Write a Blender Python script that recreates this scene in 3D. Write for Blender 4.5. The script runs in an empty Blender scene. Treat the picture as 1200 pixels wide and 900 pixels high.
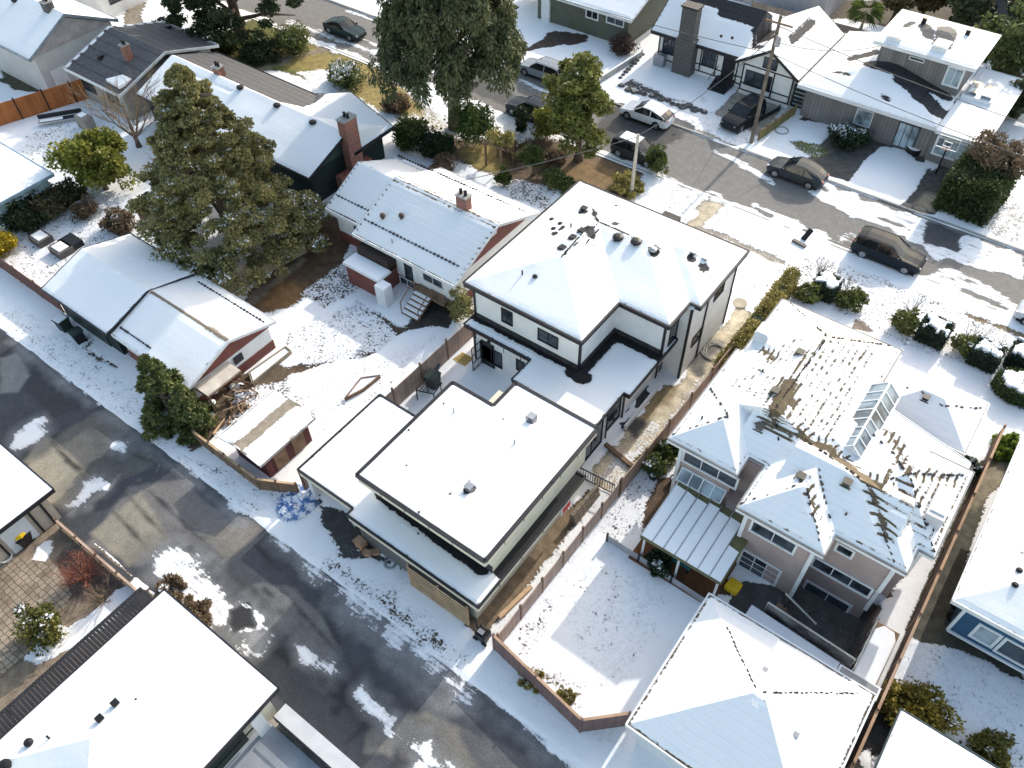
import bpy, bmesh, math, random
import numpy as np
from mathutils import Vector, Matrix
random.seed(7)
rng = np.random.default_rng(11)
R_ = math.radians
scn = bpy.context.scene
COL = scn.collection

# ------------------------------------------------------------------ camera
F, CH = 960.0, 40.0
_h, _p, _r = R_(-37.75), R_(49.28), R_(-1.4)
_f = Vector((math.sin(_h)*math.cos(_p), math.cos(_h)*math.cos(_p), -math.sin(_p)))
_rt = Vector((math.cos(_h), -math.sin(_h), 0)); _up = _rt.cross(_f)
CR = _rt*math.cos(_r) + _up*math.sin(_r)
CU = -_rt*math.sin(_r) + _up*math.cos(_r)
EYE = Vector((0, 0, CH))
cam = bpy.data.cameras.new('camera'); cam.lens = 36*F/1200; cam.clip_end = 3000; cam.clip_start = .5
co = bpy.data.objects.new('camera', cam); COL.objects.link(co)
M = Matrix.Identity(4)
for i, v in enumerate((CR, CU, -_f)):
    for j in range(3): M[j][i] = v[j]
M.translation = EYE; co.matrix_world = M; scn.camera = co

def ray(px, py): return CR*((px-600)/F) - CU*((py-450)/F) + _f
def at(px, py, z=0.0):                      # survey: photo point -> world point at a known height
    d = ray(px, py); return EYE + d*((z-CH)/d.z)
def at_y(px, py, y):
    d = ray(px, py); return EYE + d*(y/d.y)
def at_x(px, py, x):
    d = ray(px, py); return EYE + d*(x/d.x)
def pts(flat, z=0.0):
    return [tuple(at(flat[i], flat[i+1], z)[:2]) for i in range(0, len(flat), 2)]

# ------------------------------------------------------------------ light
SUN_EL = 28.5
w = bpy.data.worlds.new('World'); scn.world = w; w.use_nodes = True
nt = w.node_tree; bg = nt.nodes['Background']
sky = nt.nodes.new('ShaderNodeTexSky'); sky.sky_type = 'NISHITA'; sky.sun_disc = False
sky.sun_elevation = R_(SUN_EL); sky.sun_rotation = 0; sky.air_density = 1.5; sky.dust_density = 2.6; sky.ozone_density = .3
nt.links.new(sky.outputs[0], bg.inputs[0]); bg.inputs[1].default_value = 0.15
sl = bpy.data.lights.new('sun', 'SUN'); sl.energy = 2.0; sl.angle = R_(.6); sl.color = (1, .955, .88)
so = bpy.data.objects.new('sun', sl); COL.objects.link(so); so.rotation_euler = (-R_(90-SUN_EL), 0, 0); so.location = (0, 60, 60)
scn.view_settings.view_transform = 'Standard'; scn.view_settings.look = 'None'
scn.view_settings.exposure = .93; scn.view_settings.gamma = 1
scn.cycles.max_bounces = 10; scn.cycles.diffuse_bounces = 8; scn.cycles.transparent_max_bounces = 6
scn.cycles.use_denoising = True

# ------------------------------------------------------------------ materials
class NT:
    def __init__(s, name):
        s.m = bpy.data.materials.new(name); s.m.use_nodes = True
        s.n = s.m.node_tree.nodes; s.l = s.m.node_tree.links
        s.b = s.n['Principled BSDF']; s.b.inputs['Specular IOR Level'].default_value = .3
    def node(s, t, **kw):
        x = s.n.new(t)
        for k, v in kw.items(): setattr(x, k, v)
        return x
    def link(s, a, b): s.l.new(a, b)
    def val(s, x, sock):
        if isinstance(x, (int, float)): sock.default_value = x
        else: s.l.new(x, sock)
    def math(s, op, a, b=0.0, c=0.0):
        x = s.node('ShaderNodeMath', operation=op)
        s.val(a, x.inputs[0]); s.val(b, x.inputs[1]); s.val(c, x.inputs[2]); return x.outputs[0]
    def pos(s): return s.node('ShaderNodeNewGeometry').outputs['Position']
    def obj(s): return s.node('ShaderNodeTexCoord').outputs['Object']
    def noise(s, vec, scale, detail=4, rough=.55):
        x = s.node('ShaderNodeTexNoise'); x.inputs['Scale'].default_value = scale
        x.inputs['Detail'].default_value = detail; x.inputs['Roughness'].default_value = rough
        s.link(vec, x.inputs['Vector']); return x.outputs['Fac']
    def ramp(s, x, lo, hi):
        n = s.node('ShaderNodeMapRange', interpolation_type='SMOOTHSTEP')
        s.val(x, n.inputs[0]); n.inputs[1].default_value = lo; n.inputs[2].default_value = hi; return n.outputs[0]
    def mix(s, f, a, b):
        n = s.node('ShaderNodeMix', data_type='RGBA'); s.val(f, n.inputs[0])
        for v, i in ((a, 6), (b, 7)):
            if isinstance(v, tuple): n.inputs[i].default_value = (*v[:3], 1)
            else: s.link(v, n.inputs[i])
        return n.outputs[2]
    def attr(s, name): return s.node('ShaderNodeAttribute', attribute_name=name)
    def bump(s, h, strength=.4, dist=.02):
        n = s.node('ShaderNodeBump'); n.inputs['Strength'].default_value = strength; n.inputs['Distance'].default_value = dist
        s.link(h, n.inputs['Height']); s.link(n.outputs[0], s.b.inputs['Normal'])
    def sep(s, v):
        n = s.node('ShaderNodeSeparateXYZ'); s.link(v, n.inputs[0]); return n.outputs

def mul(c, k): return tuple(min(1, x*k) for x in c[:3])

def mat(name, c, rough=.6, var=.2, scale=1.2, metal=0.0, bump=0.0, lines=None, board=None):
    """c base colour; var mottling; lines=(spacing, depth) horizontal siding; board=width of vertical boards."""
    t = NT(name); p = t.pos()
    col = t.mix(t.ramp(t.noise(p, scale, 5), .3, .7), mul(c, 1-var), mul(c, 1+var))
    col = t.mix(t.math('MULTIPLY', t.noise(p, scale*9, 3), var), col, mul(c, .75))
    if board:
        s = t.sep(p); u = t.math('DIVIDE', t.math('ADD', s[0], s[1]), board)
        wn = t.node('ShaderNodeTexWhiteNoise', noise_dimensions='1D'); t.link(t.math('FLOOR', u), wn.inputs['W'])
        col = t.mix(wn.outputs[0], t.mix(.5, col, mul(c, .68)), t.mix(.35, col, mul(c, 1.4)))
        fr = t.math('FRACT', u); e = t.math('LESS_THAN', fr, .09)
        col = t.mix(t.math('MULTIPLY', e, .75), col, mul(c, .3))
    if lines:
        s = t.sep(p); fr = t.math('FRACT', t.math('DIVIDE', s[2], lines[0]))
        e = t.math('LESS_THAN', fr, .14)
        col = t.mix(t.math('MULTIPLY', e, lines[1]), col, mul(c, .45))
        t.bump(fr, .5, .02)
    elif bump: t.bump(t.noise(p, 14, 4), bump, .03)
    t.link(col, t.b.inputs['Base Color']); t.b.inputs['Roughness'].default_value = rough; t.b.inputs['Metallic'].default_value = metal
    return t.m

def snow_nodes(t, p):
    n = t.noise(p, .6, 4); n2 = t.noise(p, 9, 4)
    c = t.mix(n, (.85, .86, .875), (.92, .925, .93))
    h = t.math('ADD', t.math('MULTIPLY', n2, .35), t.math('MULTIPLY', t.noise(p, 2.2, 3), 1.0))
    return c, h

def snow_mat(name='snow'):
    t = NT(name); p = t.pos(); c, h = snow_nodes(t, p)
    t.link(c, t.b.inputs['Base Color']); t.b.inputs['Roughness'].default_value = .65; t.bump(h, .35, .05); return t.m

def roof_mat(name, c, course=.3, course_bump=.22, amp=.45, streak=0.0):
    """Shingles or membrane of colour c under a snow layer; attribute 'bare' (metres, positive where melted)."""
    t = NT(name); p = t.pos(); s = t.sep(p)
    sc, sh = snow_nodes(t, p)
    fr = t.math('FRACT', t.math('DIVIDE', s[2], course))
    wn = t.node('ShaderNodeTexVoronoi'); wn.inputs['Scale'].default_value = 3.5; t.link(p, wn.inputs['Vector'])
    col = t.mix(t.noise(p, 2.5, 5), mul(c, .6), mul(c, 1.35)); col = t.mix(.35, col, t.mix(wn.outputs['Distance'], mul(c, .5), mul(c, 1.4)))
    col = t.mix(t.math('MULTIPLY', t.math('LESS_THAN', fr, .2), .5), col, mul(c, .45))
    a = t.attr('bare').outputs['Fac']
    # melt runs along the tile courses a little
    k = t.math('ADD', a, t.math('MULTIPLY', t.math('SUBTRACT', t.noise(p, 2.6, 5, .65), .5), amp))
    k = t.math('ADD', k, t.math('MULTIPLY', t.math('SUBTRACT', t.math('LESS_THAN', fr, .35), .5), amp*(.4 if course_bump > 1 else .22)))
    if streak:
        mp = t.node('ShaderNodeMapping'); mp.inputs['Scale'].default_value = (.5, 6.5, 1); t.link(p, mp.inputs['Vector'])
        k = t.math('ADD', k, t.math('MULTIPLY', t.math('SUBTRACT', t.noise(mp.outputs[0], 1.0, 3, .6), .5), streak))
    f = t.ramp(k, -.03, .035)
    edge = t.math('MULTIPLY', t.ramp(k, -.22, 0), .25)
    if course_bump > 1: sc = t.mix(t.math('MULTIPLY', t.ramp(fr, .3, .02), .16), sc, (.62, .63, .66))  # relief shading of the tile rows painted as darker bands in the snow colour
    sc2 = t.mix(edge, sc, (.55, .56, .6))
    t.link(t.mix(f, sc2, col), t.b.inputs['Base Color'])
    t.link(t.math('ADD', t.math('MULTIPLY', f, .1), .65), t.b.inputs['Roughness'])
    h = t.math('ADD', t.math('MULTIPLY', sh, .6), t.math('MULTIPLY', fr, course_bump)); h = t.math('SUBTRACT', h, t.math('MULTIPLY', f, 1.2))
    t.bump(h, .45, .05); return t.m

def leaf_mat(name, a, b, trans=.25, rough=.55):
    t = NT(name)
    g = t.node('ShaderNodeNewGeometry'); n = t.noise(g.outputs['Position'], .9, 3)
    f = t.math('ADD', t.math('MULTIPLY', g.outputs['Random Per Island'], .6), t.math('MULTIPLY', t.ramp(n, .35, .65), .4))
    c = t.mix(f, a, b); t.link(c, t.b.inputs['Base Color']); t.b.inputs['Roughness'].default_value = rough
    tr = t.node('ShaderNodeBsdfTranslucent'); t.link(c, tr.inputs[0])
    mx = t.node('ShaderNodeMixShader'); mx.inputs[0].default_value = trans
    t.link(t.b.outputs[0], mx.inputs[1]); t.link(tr.outputs[0], mx.inputs[2])
    t.link(mx.outputs[0], t.n['Material Output'].inputs[0]); return t.m

def glass_mat(name, c, rough=.06):
    t = NT(name); p = t.pos()
    col = t.mix(t.ramp(t.noise(p, .8, 2), .35, .65), mul(c, .5), mul(c, 1.8)); t.link(col, t.b.inputs['Base Color'])
    t.b.inputs['Roughness'].default_value = rough; t.b.inputs['Specular IOR Level'].default_value = .6; return t.m

def paint_mat(name, c, metal=.0, rough=.6):
    t = NT(name); p = t.obj()
    t.link(t.mix(t.noise(p, 3, 4), mul(c, .85), mul(c, 1.15)), t.b.inputs['Base Color'])
    t.b.inputs['Metallic'].default_value = metal; t.b.inputs['Roughness'].default_value = rough
    t.b.inputs['Coat Weight'].default_value = .18; t.b.inputs['Coat Roughness'].default_value = .03; t.b.inputs['Specular IOR Level'].default_value = .08; return t.m

def brick_mat(name, c):
    t = NT(name); p = t.pos(); s = t.sep(p)
    cb = t.node('ShaderNodeCombineXYZ'); t.link(t.math('ADD', s[0], s[1]), cb.inputs[0]); t.link(s[2], cb.inputs[1])
    b = t.node('ShaderNodeTexBrick'); t.link(cb.outputs[0], b.inputs['Vector']); b.inputs['Scale'].default_value = 1.0
    b.inputs['Brick Width'].default_value = .3; b.inputs['Row Height'].default_value = .12; b.inputs['Mortar Size'].default_value = .012
    b.inputs['Color1'].default_value = (*mul(c, .75), 1); b.inputs['Color2'].default_value = (*mul(c, 1.3), 1); b.inputs['Mortar'].default_value = (.3, .28, .25, 1)
    t.link(b.outputs[0], t.b.inputs['Base Color']); t.b.inputs['Roughness'].default_value = .8; return t.m

SNOW = snow_mat()
BLACK = mat('black trim', (.026, .026, .031), .5, .2)
WHITE = mat('white paint', (.74, .75, .76), .5, .06)
STUCCO = mat('white stucco', (.80, .80, .79), .8, .05, bump=.2)
CREAM = mat('cream panel siding', (.72, .68, .55), .6, .06, lines=(.62, .25))
TAUPE = mat('taupe siding', (.42, .335, .315), .65, .08, lines=(.2, .35))
CONC = mat('concrete', (.36, .35, .33), .85, .2, .8, bump=.3)
DARK = mat('dark membrane', (.045, .045, .05), .7, .3, 2)
GLASS = glass_mat('window glass', (.03, .04, .05))
GLASSB = glass_mat('pale curtained glass', (.22, .27, .3), .12)
SKYLIGHT = glass_mat('skylight glazing', (.19, .235, .27), .1)
METAL = mat('galvanised metal', (.35, .36, .38), .4, .15, metal=.7)
RUBBER = mat('rubber', (.02, .02, .02), .8, .2)
REDSIDE = mat('barn red siding', (.20, .07, .058), .7, .15, lines=(.2, .45))
GREENSIDE = mat('dark green siding', (.04, .07, .06), .7, .15, lines=(.22, .4))
DKGREEN = mat('dark green render', (.018, .03, .028), .8, .15)
BROWNF = mat('pinkish brown fence boards', (.40, .29, .235), .8, .2, 1.5, board=.15)
PLUMF = mat('plum brown fence boards', (.19, .125, .12), .8, .2, 1.5, board=.15)
TANF = mat('tan fence boards', (.42, .36, .24), .8, .15, 1.5, board=.3)
ORANGEF = mat('orange cedar fence boards', (.40, .13, .04), .8, .25, 1.5, board=.16)
WOOD = mat('fresh lumber', (.55, .38, .23), .75, .2, 2)
OLDWOOD = mat('weathered wood', (.20, .13, .085), .85, .3, 2)
BARK = mat('bark', (.13, .10, .08), .9, .35, 3, bump=.6)
TWIG = mat('bare twigs', (.24, .18, .12), .85, .3, 4)
TWIGRED = mat('reddish twigs', (.30, .12, .08), .85, .3, 4)
BRICK = brick_mat('red brick', (.28, .09, .06))
DKSTONE = brick_mat('dark stone', (.05, .05, .055))
PLASTG = mat('dark green plastic', (.02, .035, .03), .5, .2)
PLASTK = mat('black plastic', (.015, .015, .017), .45, .2)
YELLOW = mat('yellow plastic', (.75, .5, .02), .5, .1)
BLUEP = mat('blue tarp', (.03, .12, .5), .45, .2)

# ------------------------------------------------------------------ mesh helpers
def thing(name, label, cat, loc=(0, 0, 0), group=None, rot=0.0):
    o = bpy.data.objects.new(name, None); COL.objects.link(o); o.location = loc; o.rotation_euler = (0, 0, rot)
    o.empty_display_size = .3
    return tag(o, label, cat, group)
def tag(o, label, cat, group=None, kind=None):
    o['label'] = label; o['category'] = cat
    if group: o['group'] = group
    if kind: o['kind'] = kind
    return o
def wloc(o):
    v = Vector((0, 0, 0))
    while o is not None: v += o.location; o = o.parent
    return v
def link_mesh(name, me, parent, mats):
    for m in (mats if isinstance(mats, (list, tuple)) else [mats]): me.materials.append(m)
    o = bpy.data.objects.new(name, me); COL.objects.link(o)
    if parent is not None: o.parent = parent
    return o

class MB:
    def __init__(s): s.v = []; s.f = []; s.mi = []; s.k = 0
    def face(s, ps):
        n = len(s.v); s.v += [tuple(p) for p in ps]; s.f.append(list(range(n, n+len(ps)))); s.mi.append(s.k); return s
    def box(s, x0, x1, y0, y1, z0, z1):
        return s.prism([(x0, y0), (x1, y0), (x1, y1), (x0, y1)], z0, z1)
    def prism(s, poly, z0, z1):
        a = sum(poly[i-1][0]*poly[i][1]-poly[i][0]*poly[i-1][1] for i in range(len(poly)))
        if a < 0: poly = poly[::-1]
        n = len(s.v); m = len(poly)
        s.v += [(x, y, z0) for x, y in poly] + [(x, y, z1) for x, y in poly]
        s.f.append([n+i for i in range(m)][::-1]); s.f.append([n+m+i for i in range(m)])
        for i in range(m):
            j = (i+1) % m; s.f.append([n+i, n+j, n+m+j, n+m+i])
        s.mi += [s.k]*(m+2); return s
    def bar(s, a, b, wd, ht):
        """box-section bar from a to b; wd across, ht in the up direction."""
        a, b = Vector(a), Vector(b); d = (b-a).normalized(); up = Vector((0, 0, 1)) if abs(d.z) < .95 else Vector((0, 1, 0))
        r = d.cross(up).normalized()*(wd/2); u = r.cross(d).normalized()*(ht/2); n = len(s.v)
        for q in (a, b): s.v += [tuple(q-r-u), tuple(q+r-u), tuple(q+r+u), tuple(q-r+u)]
        for q in ((0, 1, 2, 3), (7, 6, 5, 4), (0, 4, 5, 1), (1, 5, 6, 2), (2, 6, 7, 3), (3, 7, 4, 0)): s.f.append([n+i for i in q])
        s.mi += [s.k]*6; return s
    def tube(s, ps, rs, n=8, cap=True):
        ps = [Vector(p) for p in ps]; rs = rs if isinstance(rs, (list, tuple)) else [rs]*len(ps); base = len(s.v)
        for i, p in enumerate(ps):
            d = (ps[min(i+1, len(ps)-1)]-ps[max(i-1, 0)])
            d = d.normalized() if d.length > 1e-6 else Vector((0, 0, 1))
            x = d.cross(Vector((0, 0, 1)) if abs(d.z) < .9 else Vector((1, 0, 0))).normalized(); y = d.cross(x)
            for k in range(n):
                a = 2*math.pi*k/n; s.v.append(tuple(p + (x*math.cos(a)+y*math.sin(a))*rs[i]))
        for i in range(len(ps)-1):
            for k in range(n):
                k2 = (k+1) % n; s.f.append([base+i*n+k, base+i*n+k2, base+(i+1)*n+k2, base+(i+1)*n+k]); s.mi.append(s.k)
        if cap:
            s.f.append([base+k for k in range(n)][::-1]); s.f.append([base+(len(ps)-1)*n+k for k in range(n)]); s.mi += [s.k]*2
        return s
    def lathe(s, c, prof, n=14, axis='z'):
        c = Vector(c); base = len(s.v)
        for r, h in prof:
            for k in range(n):
                a = 2*math.pi*k/n; q = (r*math.cos(a), r*math.sin(a), h)
                if axis == 'y': q = (q[0], q[2], q[1])
                s.v.append(tuple(c+Vector(q)))
        for i in range(len(prof)-1):
            for k in range(n):
                k2 = (k+1) % n; s.f.append([base+i*n+k, base+i*n+k2, base+(i+1)*n+k2, base+(i+1)*n+k]); s.mi.append(s.k)
        s.f.append([base+k for k in range(n)][::-1]); s.f.append([base+(len(prof)-1)*n+k for k in range(n)]); s.mi += [s.k]*2
        return s
    def build(s, name, mats, parent=None, bevel=0.0, smooth=False):
        o = wloc(parent); me = bpy.data.meshes.new(name)
        me.from_pydata([(x-o.x, y-o.y, z-o.z) for x, y, z in s.v], [], s.f)
        me.polygons.foreach_set('material_index', s.mi)
        bm = bmesh.new(); bm.from_mesh(me); bmesh.ops.recalc_face_normals(bm, faces=bm.faces); bm.to_mesh(me); bm.free()
        ob = link_mesh(name, me, parent, mats)
        if smooth: me.polygons.foreach_set('use_smooth', [True]*len(me.polygons))
        if bevel:
            m = ob.modifiers.new('bevel', 'BEVEL'); m.width = bevel; m.segments = 2; m.limit_method = 'ANGLE'
        return ob

def build_each(mb, name, mats, parent, **k):
    """every loose piece of mb becomes a part of its own."""
    par = list(range(len(mb.v)))
    def find(x):
        while par[x] != x: par[x] = par[par[x]]; x = par[x]
        return x
    for f in mb.f:
        for v in f[1:]: par[find(v)] = find(f[0])
    g = {}
    for f in mb.f: g.setdefault(find(f[0]), []).append(f)
    for fs in g.values():
        q = MB()
        for f in fs: q.face([mb.v[i] for i in f])
        ids = {}; vs = []; ff = []
        for f in fs: ff.append([ids.setdefault(i, len(ids)) for i in f])
        q.v = [mb.v[i] for i in ids]; q.f = ff; q.mi = [0]*len(ff); q.build(name, mats, parent, **k)

def rotp(poly, c, a):
    return [(c[0]+x*math.cos(a)-y*math.sin(a), c[1]+x*math.sin(a)+y*math.cos(a)) for x, y in poly]

def pnoise(X, Y, s, seed):
    """cheap value noise in metres."""
    r = np.random.default_rng(seed).random((64, 64)); u, v = X/s, Y/s
    i, j = np.floor(u).astype(int), np.floor(v).astype(int); a, b = u-i, v-j; a = a*a*(3-2*a); b = b*b*(3-2*b)
    g = lambda p, q: r[p % 64, q % 64]
    return (g(i, j)*(1-a)+g(i+1, j)*a)*(1-b)+(g(i, j+1)*(1-a)+g(i+1, j+1)*a)*b

def seg_dist(X, Y, a, b):
    ax, ay = a; bx, by = b; dx, dy = bx-ax, by-ay; L = dx*dx+dy*dy+1e-9
    t = np.clip(((X-ax)*dx+(Y-ay)*dy)/L, 0, 1); return np.hypot(X-ax-t*dx, Y-ay-t*dy)
def poly_sd(X, Y, poly):
    """signed distance, positive inside."""
    ins = np.zeros(X.shape, bool); d = np.full(X.shape, 1e9)
    for i in range(len(poly)):
        a, b = poly[i-1], poly[i]; d = np.minimum(d, seg_dist(X, Y, a, b))
        c = ((a[1] > Y) != (b[1] > Y)); den = (b[1]-a[1]) if abs(b[1]-a[1]) > 1e-9 else 1e-9
        ins ^= c & (X < (b[0]-a[0])*(Y-a[1])/den+a[0])
    return np.where(ins, d, -d)
def capsules(X, Y, caps):
    v = np.full(X.shape, -.6)
    for c in caps:
        if len(c) == 5: v = np.maximum(v, c[4]-seg_dist(X, Y, c[:2], c[2:4]))
        else: v = np.maximum(v, np.clip(poly_sd(X, Y, c[0]), -.6, c[1]))
    return v

# ------------------------------------------------------------------ roofs as exact height fields of equal-pitch hips and gables
def roof(parent, rects, ze, slope, mats, caps=(), fascia=WHITE, fh=.2, step=.28, name='roof', pad=0.05, th=None, edge=None, ew=.07):
    """rects: (x0,x1,y0,y1,sides) sides of 'lrbf' that slope. Returns z(x,y)."""
    def zf(x, y):
        best = -1e9
        for x0, x1, y0, y1, sd, *dz in rects:
            if x0-1e-4 <= x <= x1+1e-4 and y0-1e-4 <= y <= y1+1e-4:
                d = [1e9]
                if 'l' in sd: d.append(x-x0)
                if 'r' in sd: d.append(x1-x)
                if 'b' in sd: d.append(y-y0)
                if 'f' in sd: d.append(y1-y)
                m = min(d); best = max(best, ze+slope*(0 if m > 1e8 else m)+(dz[0] if dz else 0))
        return best if best > -1e8 else ze
    xs, ys = set(), set()
    for x0, x1, y0, y1, sd, *_ in rects:
        xs |= {x0, x1, (x0+x1)/2}; ys |= {y0, y1, (y0+y1)/2}
    def grid(vals):
        vals = sorted(vals); out = [vals[0]]
        for a, b in zip(vals, vals[1:]):
            n = max(1, int(round((b-a)/step)))
            out += [a+(b-a)*(i+1)/n for i in range(n)]
        return out
    gx, gy = grid(xs), grid(ys); bm = bmesh.new(); vd = {}
    def V(i, j):
        if (i, j) not in vd: vd[i, j] = bm.verts.new((gx[i], gy[j], 0))
        return vd[i, j]
    for i in range(len(gx)-1):
        for j in range(len(gy)-1):
            cx, cy = (gx[i]+gx[i+1])/2, (gy[j]+gy[j+1])/2
            if any(r[0] < cx < r[1] and r[2] < cy < r[3] for r in rects):
                bm.faces.new((V(i, j), V(i+1, j), V(i+1, j+1), V(i, j+1)))
    if slope:
        ex = sorted({x for r in rects for x in r[:2]}); ey = sorted({y for r in rects for y in r[2:4]})
        done = set()
        for x in ex:
            for y in ey:
                for sg in (1, -1):
                    key = (sg, round(y-sg*x, 2))
                    if key in done: continue
                    done.add(key)
                    bmesh.ops.bisect_plane(bm, geom=bm.verts[:]+bm.edges[:]+bm.faces[:], plane_co=(x, y, 0), plane_no=(sg, -1, 0), dist=1e-4)
    X = np.array([v.co.x for v in bm.verts]); Y = np.array([v.co.y for v in bm.verts])
    bare = capsules(X, Y, caps)
    rim = np.full(X.shape, 9.0)
    for e in bm.edges:
        if e.is_boundary: rim = np.minimum(rim, seg_dist(X, Y, e.verts[0].co[:2], e.verts[1].co[:2]))
    bare = np.maximum(bare, -.01-rim*.9)
    up = .06*np.clip((.02-bare)/.3, 0, 1)*(.55+.9*pnoise(X, Y, 1.3, 8))
    for v, b, u in zip(bm.verts, bare, up): v.co.z = zf(v.co.x, v.co.y)+pad+u
    me = bpy.data.meshes.new(name); bm.to_mesh(me)
    at_ = me.attributes.new('bare', 'FLOAT', 'POINT'); at_.data.foreach_set('value', bare.astype(np.float32))
    fm = MB(); es = MB(); ed_m = edge or fascia
    for e in bm.edges:
        if e.is_boundary:
            p0, p1 = e.verts[0].co, e.verts[1].co; cf = e.link_faces[0].calc_center_median(); dx, dy = p1.x-p0.x, p1.y-p0.y; ln = math.hypot(dx, dy)
            if ln < 1e-5: continue
            nx, ny = dy/ln, -dx/ln
            if nx*((p0.x+p1.x)/2-cf.x)+ny*((p0.y+p1.y)/2-cf.y) < 0: nx, ny = -nx, -ny
            q0 = [Vector((p.x+nx*s, p.y+ny*s, (p.z if zf(p.x, p.y) > ze+.02 else ze+pad+.05)+.015)) for p, s in ((p0, -ew*.55), (p1, -ew*.55), (p1, ew*.45), (p0, ew*.45))]
            es.face(q0); lo = [v-Vector((0, 0, .12)) for v in q0]; es.face([q0[2], q0[3], lo[3], lo[2]]); es.face([q0[0], q0[1], lo[1], lo[0]])
    for e in bm.edges:
        if e.is_boundary:
            a, b = e.verts[0].co, e.verts[1].co
            fm.face([(a.x, a.y, a.z), (b.x, b.y, b.z), (b.x, b.y, b.z-pad-fh), (a.x, a.y, a.z-pad-fh)])
    for fc in bm.faces:
        fm.face([(v.co.x, v.co.y, zf(v.co.x, v.co.y)-fh) for v in fc.verts])
    bm.free(); o = wloc(parent)
    n = len(me.vertices); c = np.empty(n*3, np.float32); me.vertices.foreach_get('co', c)
    c = c.reshape(-1, 3)-np.array(o, np.float32); me.vertices.foreach_set('co', c.ravel())
    link_mesh(name, me, parent, mats)
    # fascia and soffit: a rim a few mm outside the snow edge
    fo = fm.build('fascia', fascia, parent); es.build('gutter', ed_m, fo)
    return zf

def on(zf, px, py, z=5.0):
    for _ in range(6):
        p = at(px, py, z); z = zf(p.x, p.y)
    return at(px, py, z)
def oncaps(zf, *caps):
    out = []
    for c in caps:
        a = on(zf, c[0], c[1]); b = on(zf, c[2], c[3]); out.append((a.x, a.y, b.x, b.y, c[4]))
    return out

def wall(parent, poly, z0, z1, m, name='wall'):
    return MB().prism(poly, z0, z1).build(name, m, parent)

def window(parent, axis, c, a0, a1, z0, z1, fr=BLACK, gl=GLASS, nv=1, nh=0, fw=.07, out=.05, name='window', sill=True):
    """axis 'S','N','E','W': facing. c = wall plane coordinate; a0..a1 along the wall."""
    sg = {'S': -1, 'N': 1, 'E': 1, 'W': -1}[axis]
    f, g = MB(), MB()
    def bx(mb, p0, p1, q0, q1, d0, d1):
        d0, d1 = sorted((c+sg*d0, c+sg*d1))
        if axis in 'SN': mb.box(p0, p1, d0, d1, q0, q1)
        else: mb.box(d0, d1, p0, p1, q0, q1)
    bx(f, a0-fw, a1+fw, z1, z1+fw, -.04, out); bx(f, a0-fw, a1+fw, z0-fw, z0, -.04, out+(.02 if sill else 0))
    bx(f, a0-fw, a0, z0, z1, -.04, out); bx(f, a1, a1+fw, z0, z1, -.04, out)
    for i in range(nv):
        x = a0+(a1-a0)*(i+1)/(nv+1); bx(f, x-.025, x+.025, z0, z1, -.03, out-.012)
    for i in range(nh):
        z = z0+(z1-z0)*(i+1)/(nh+1); bx(f, a0, a1, z-.02, z+.02, -.03, out-.016)
    bx(g, a0, a1, z0, z1, -.02, .012)
    w_ = f.build(name, fr, parent); g.build('pane', gl, w_); return w_
def win_s(parent, y, p, q, **k):
    a, b = at_y(*p, y), at_y(*q, y); return window(parent, 'S', y, min(a.x, b.x), max(a.x, b.x), min(a.z, b.z), max(a.z, b.z), **k)
def win_e(parent, x, p, q, **k):
    a, b = at_x(*p, x), at_x(*q, x); return window(parent, 'E', x, min(a.y, b.y), max(a.y, b.y), min(a.z, b.z), max(a.z, b.z), **k)

def winc_s(parent, y, p, w_, h_, **k):
    q = at_y(*p, y); return window(parent, 'S', y, q.x-w_/2, q.x+w_/2, q.z-h_/2, q.z+h_/2, **k)
def winc_e(parent, x, p, w_, h_, **k):
    q = at_x(*p, x); return window(parent, 'E', x, q.y-w_/2, q.y+w_/2, q.z-h_/2, q.z+h_/2, **k)

def gable_wall(parent, axis, c, a0, a1, zb, zt, m, th=.15, name='gable', n=1):
    """triangular gable end panel: base a0..a1 at height zb, apex zt, in plane c."""
    mid = (a0+a1)/2; q = MB(); tri = [(a0, zb), (a1, zb), (mid, zt)]
    P = (lambda u, z, d: (c+d, u, z)) if axis == 'E' else (lambda u, z, d: (u, c-d, z))
    for d in (0, -th): q.face([P(u, z, d) for u, z in tri])
    for i in range(3):
        u, v = tri[i-1], tri[i]; q.face([P(u[0], u[1], 0), P(v[0], v[1], 0), P(v[0], v[1], -th), P(u[0], u[1], -th)])
    return q.build(name, m, parent)

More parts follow.
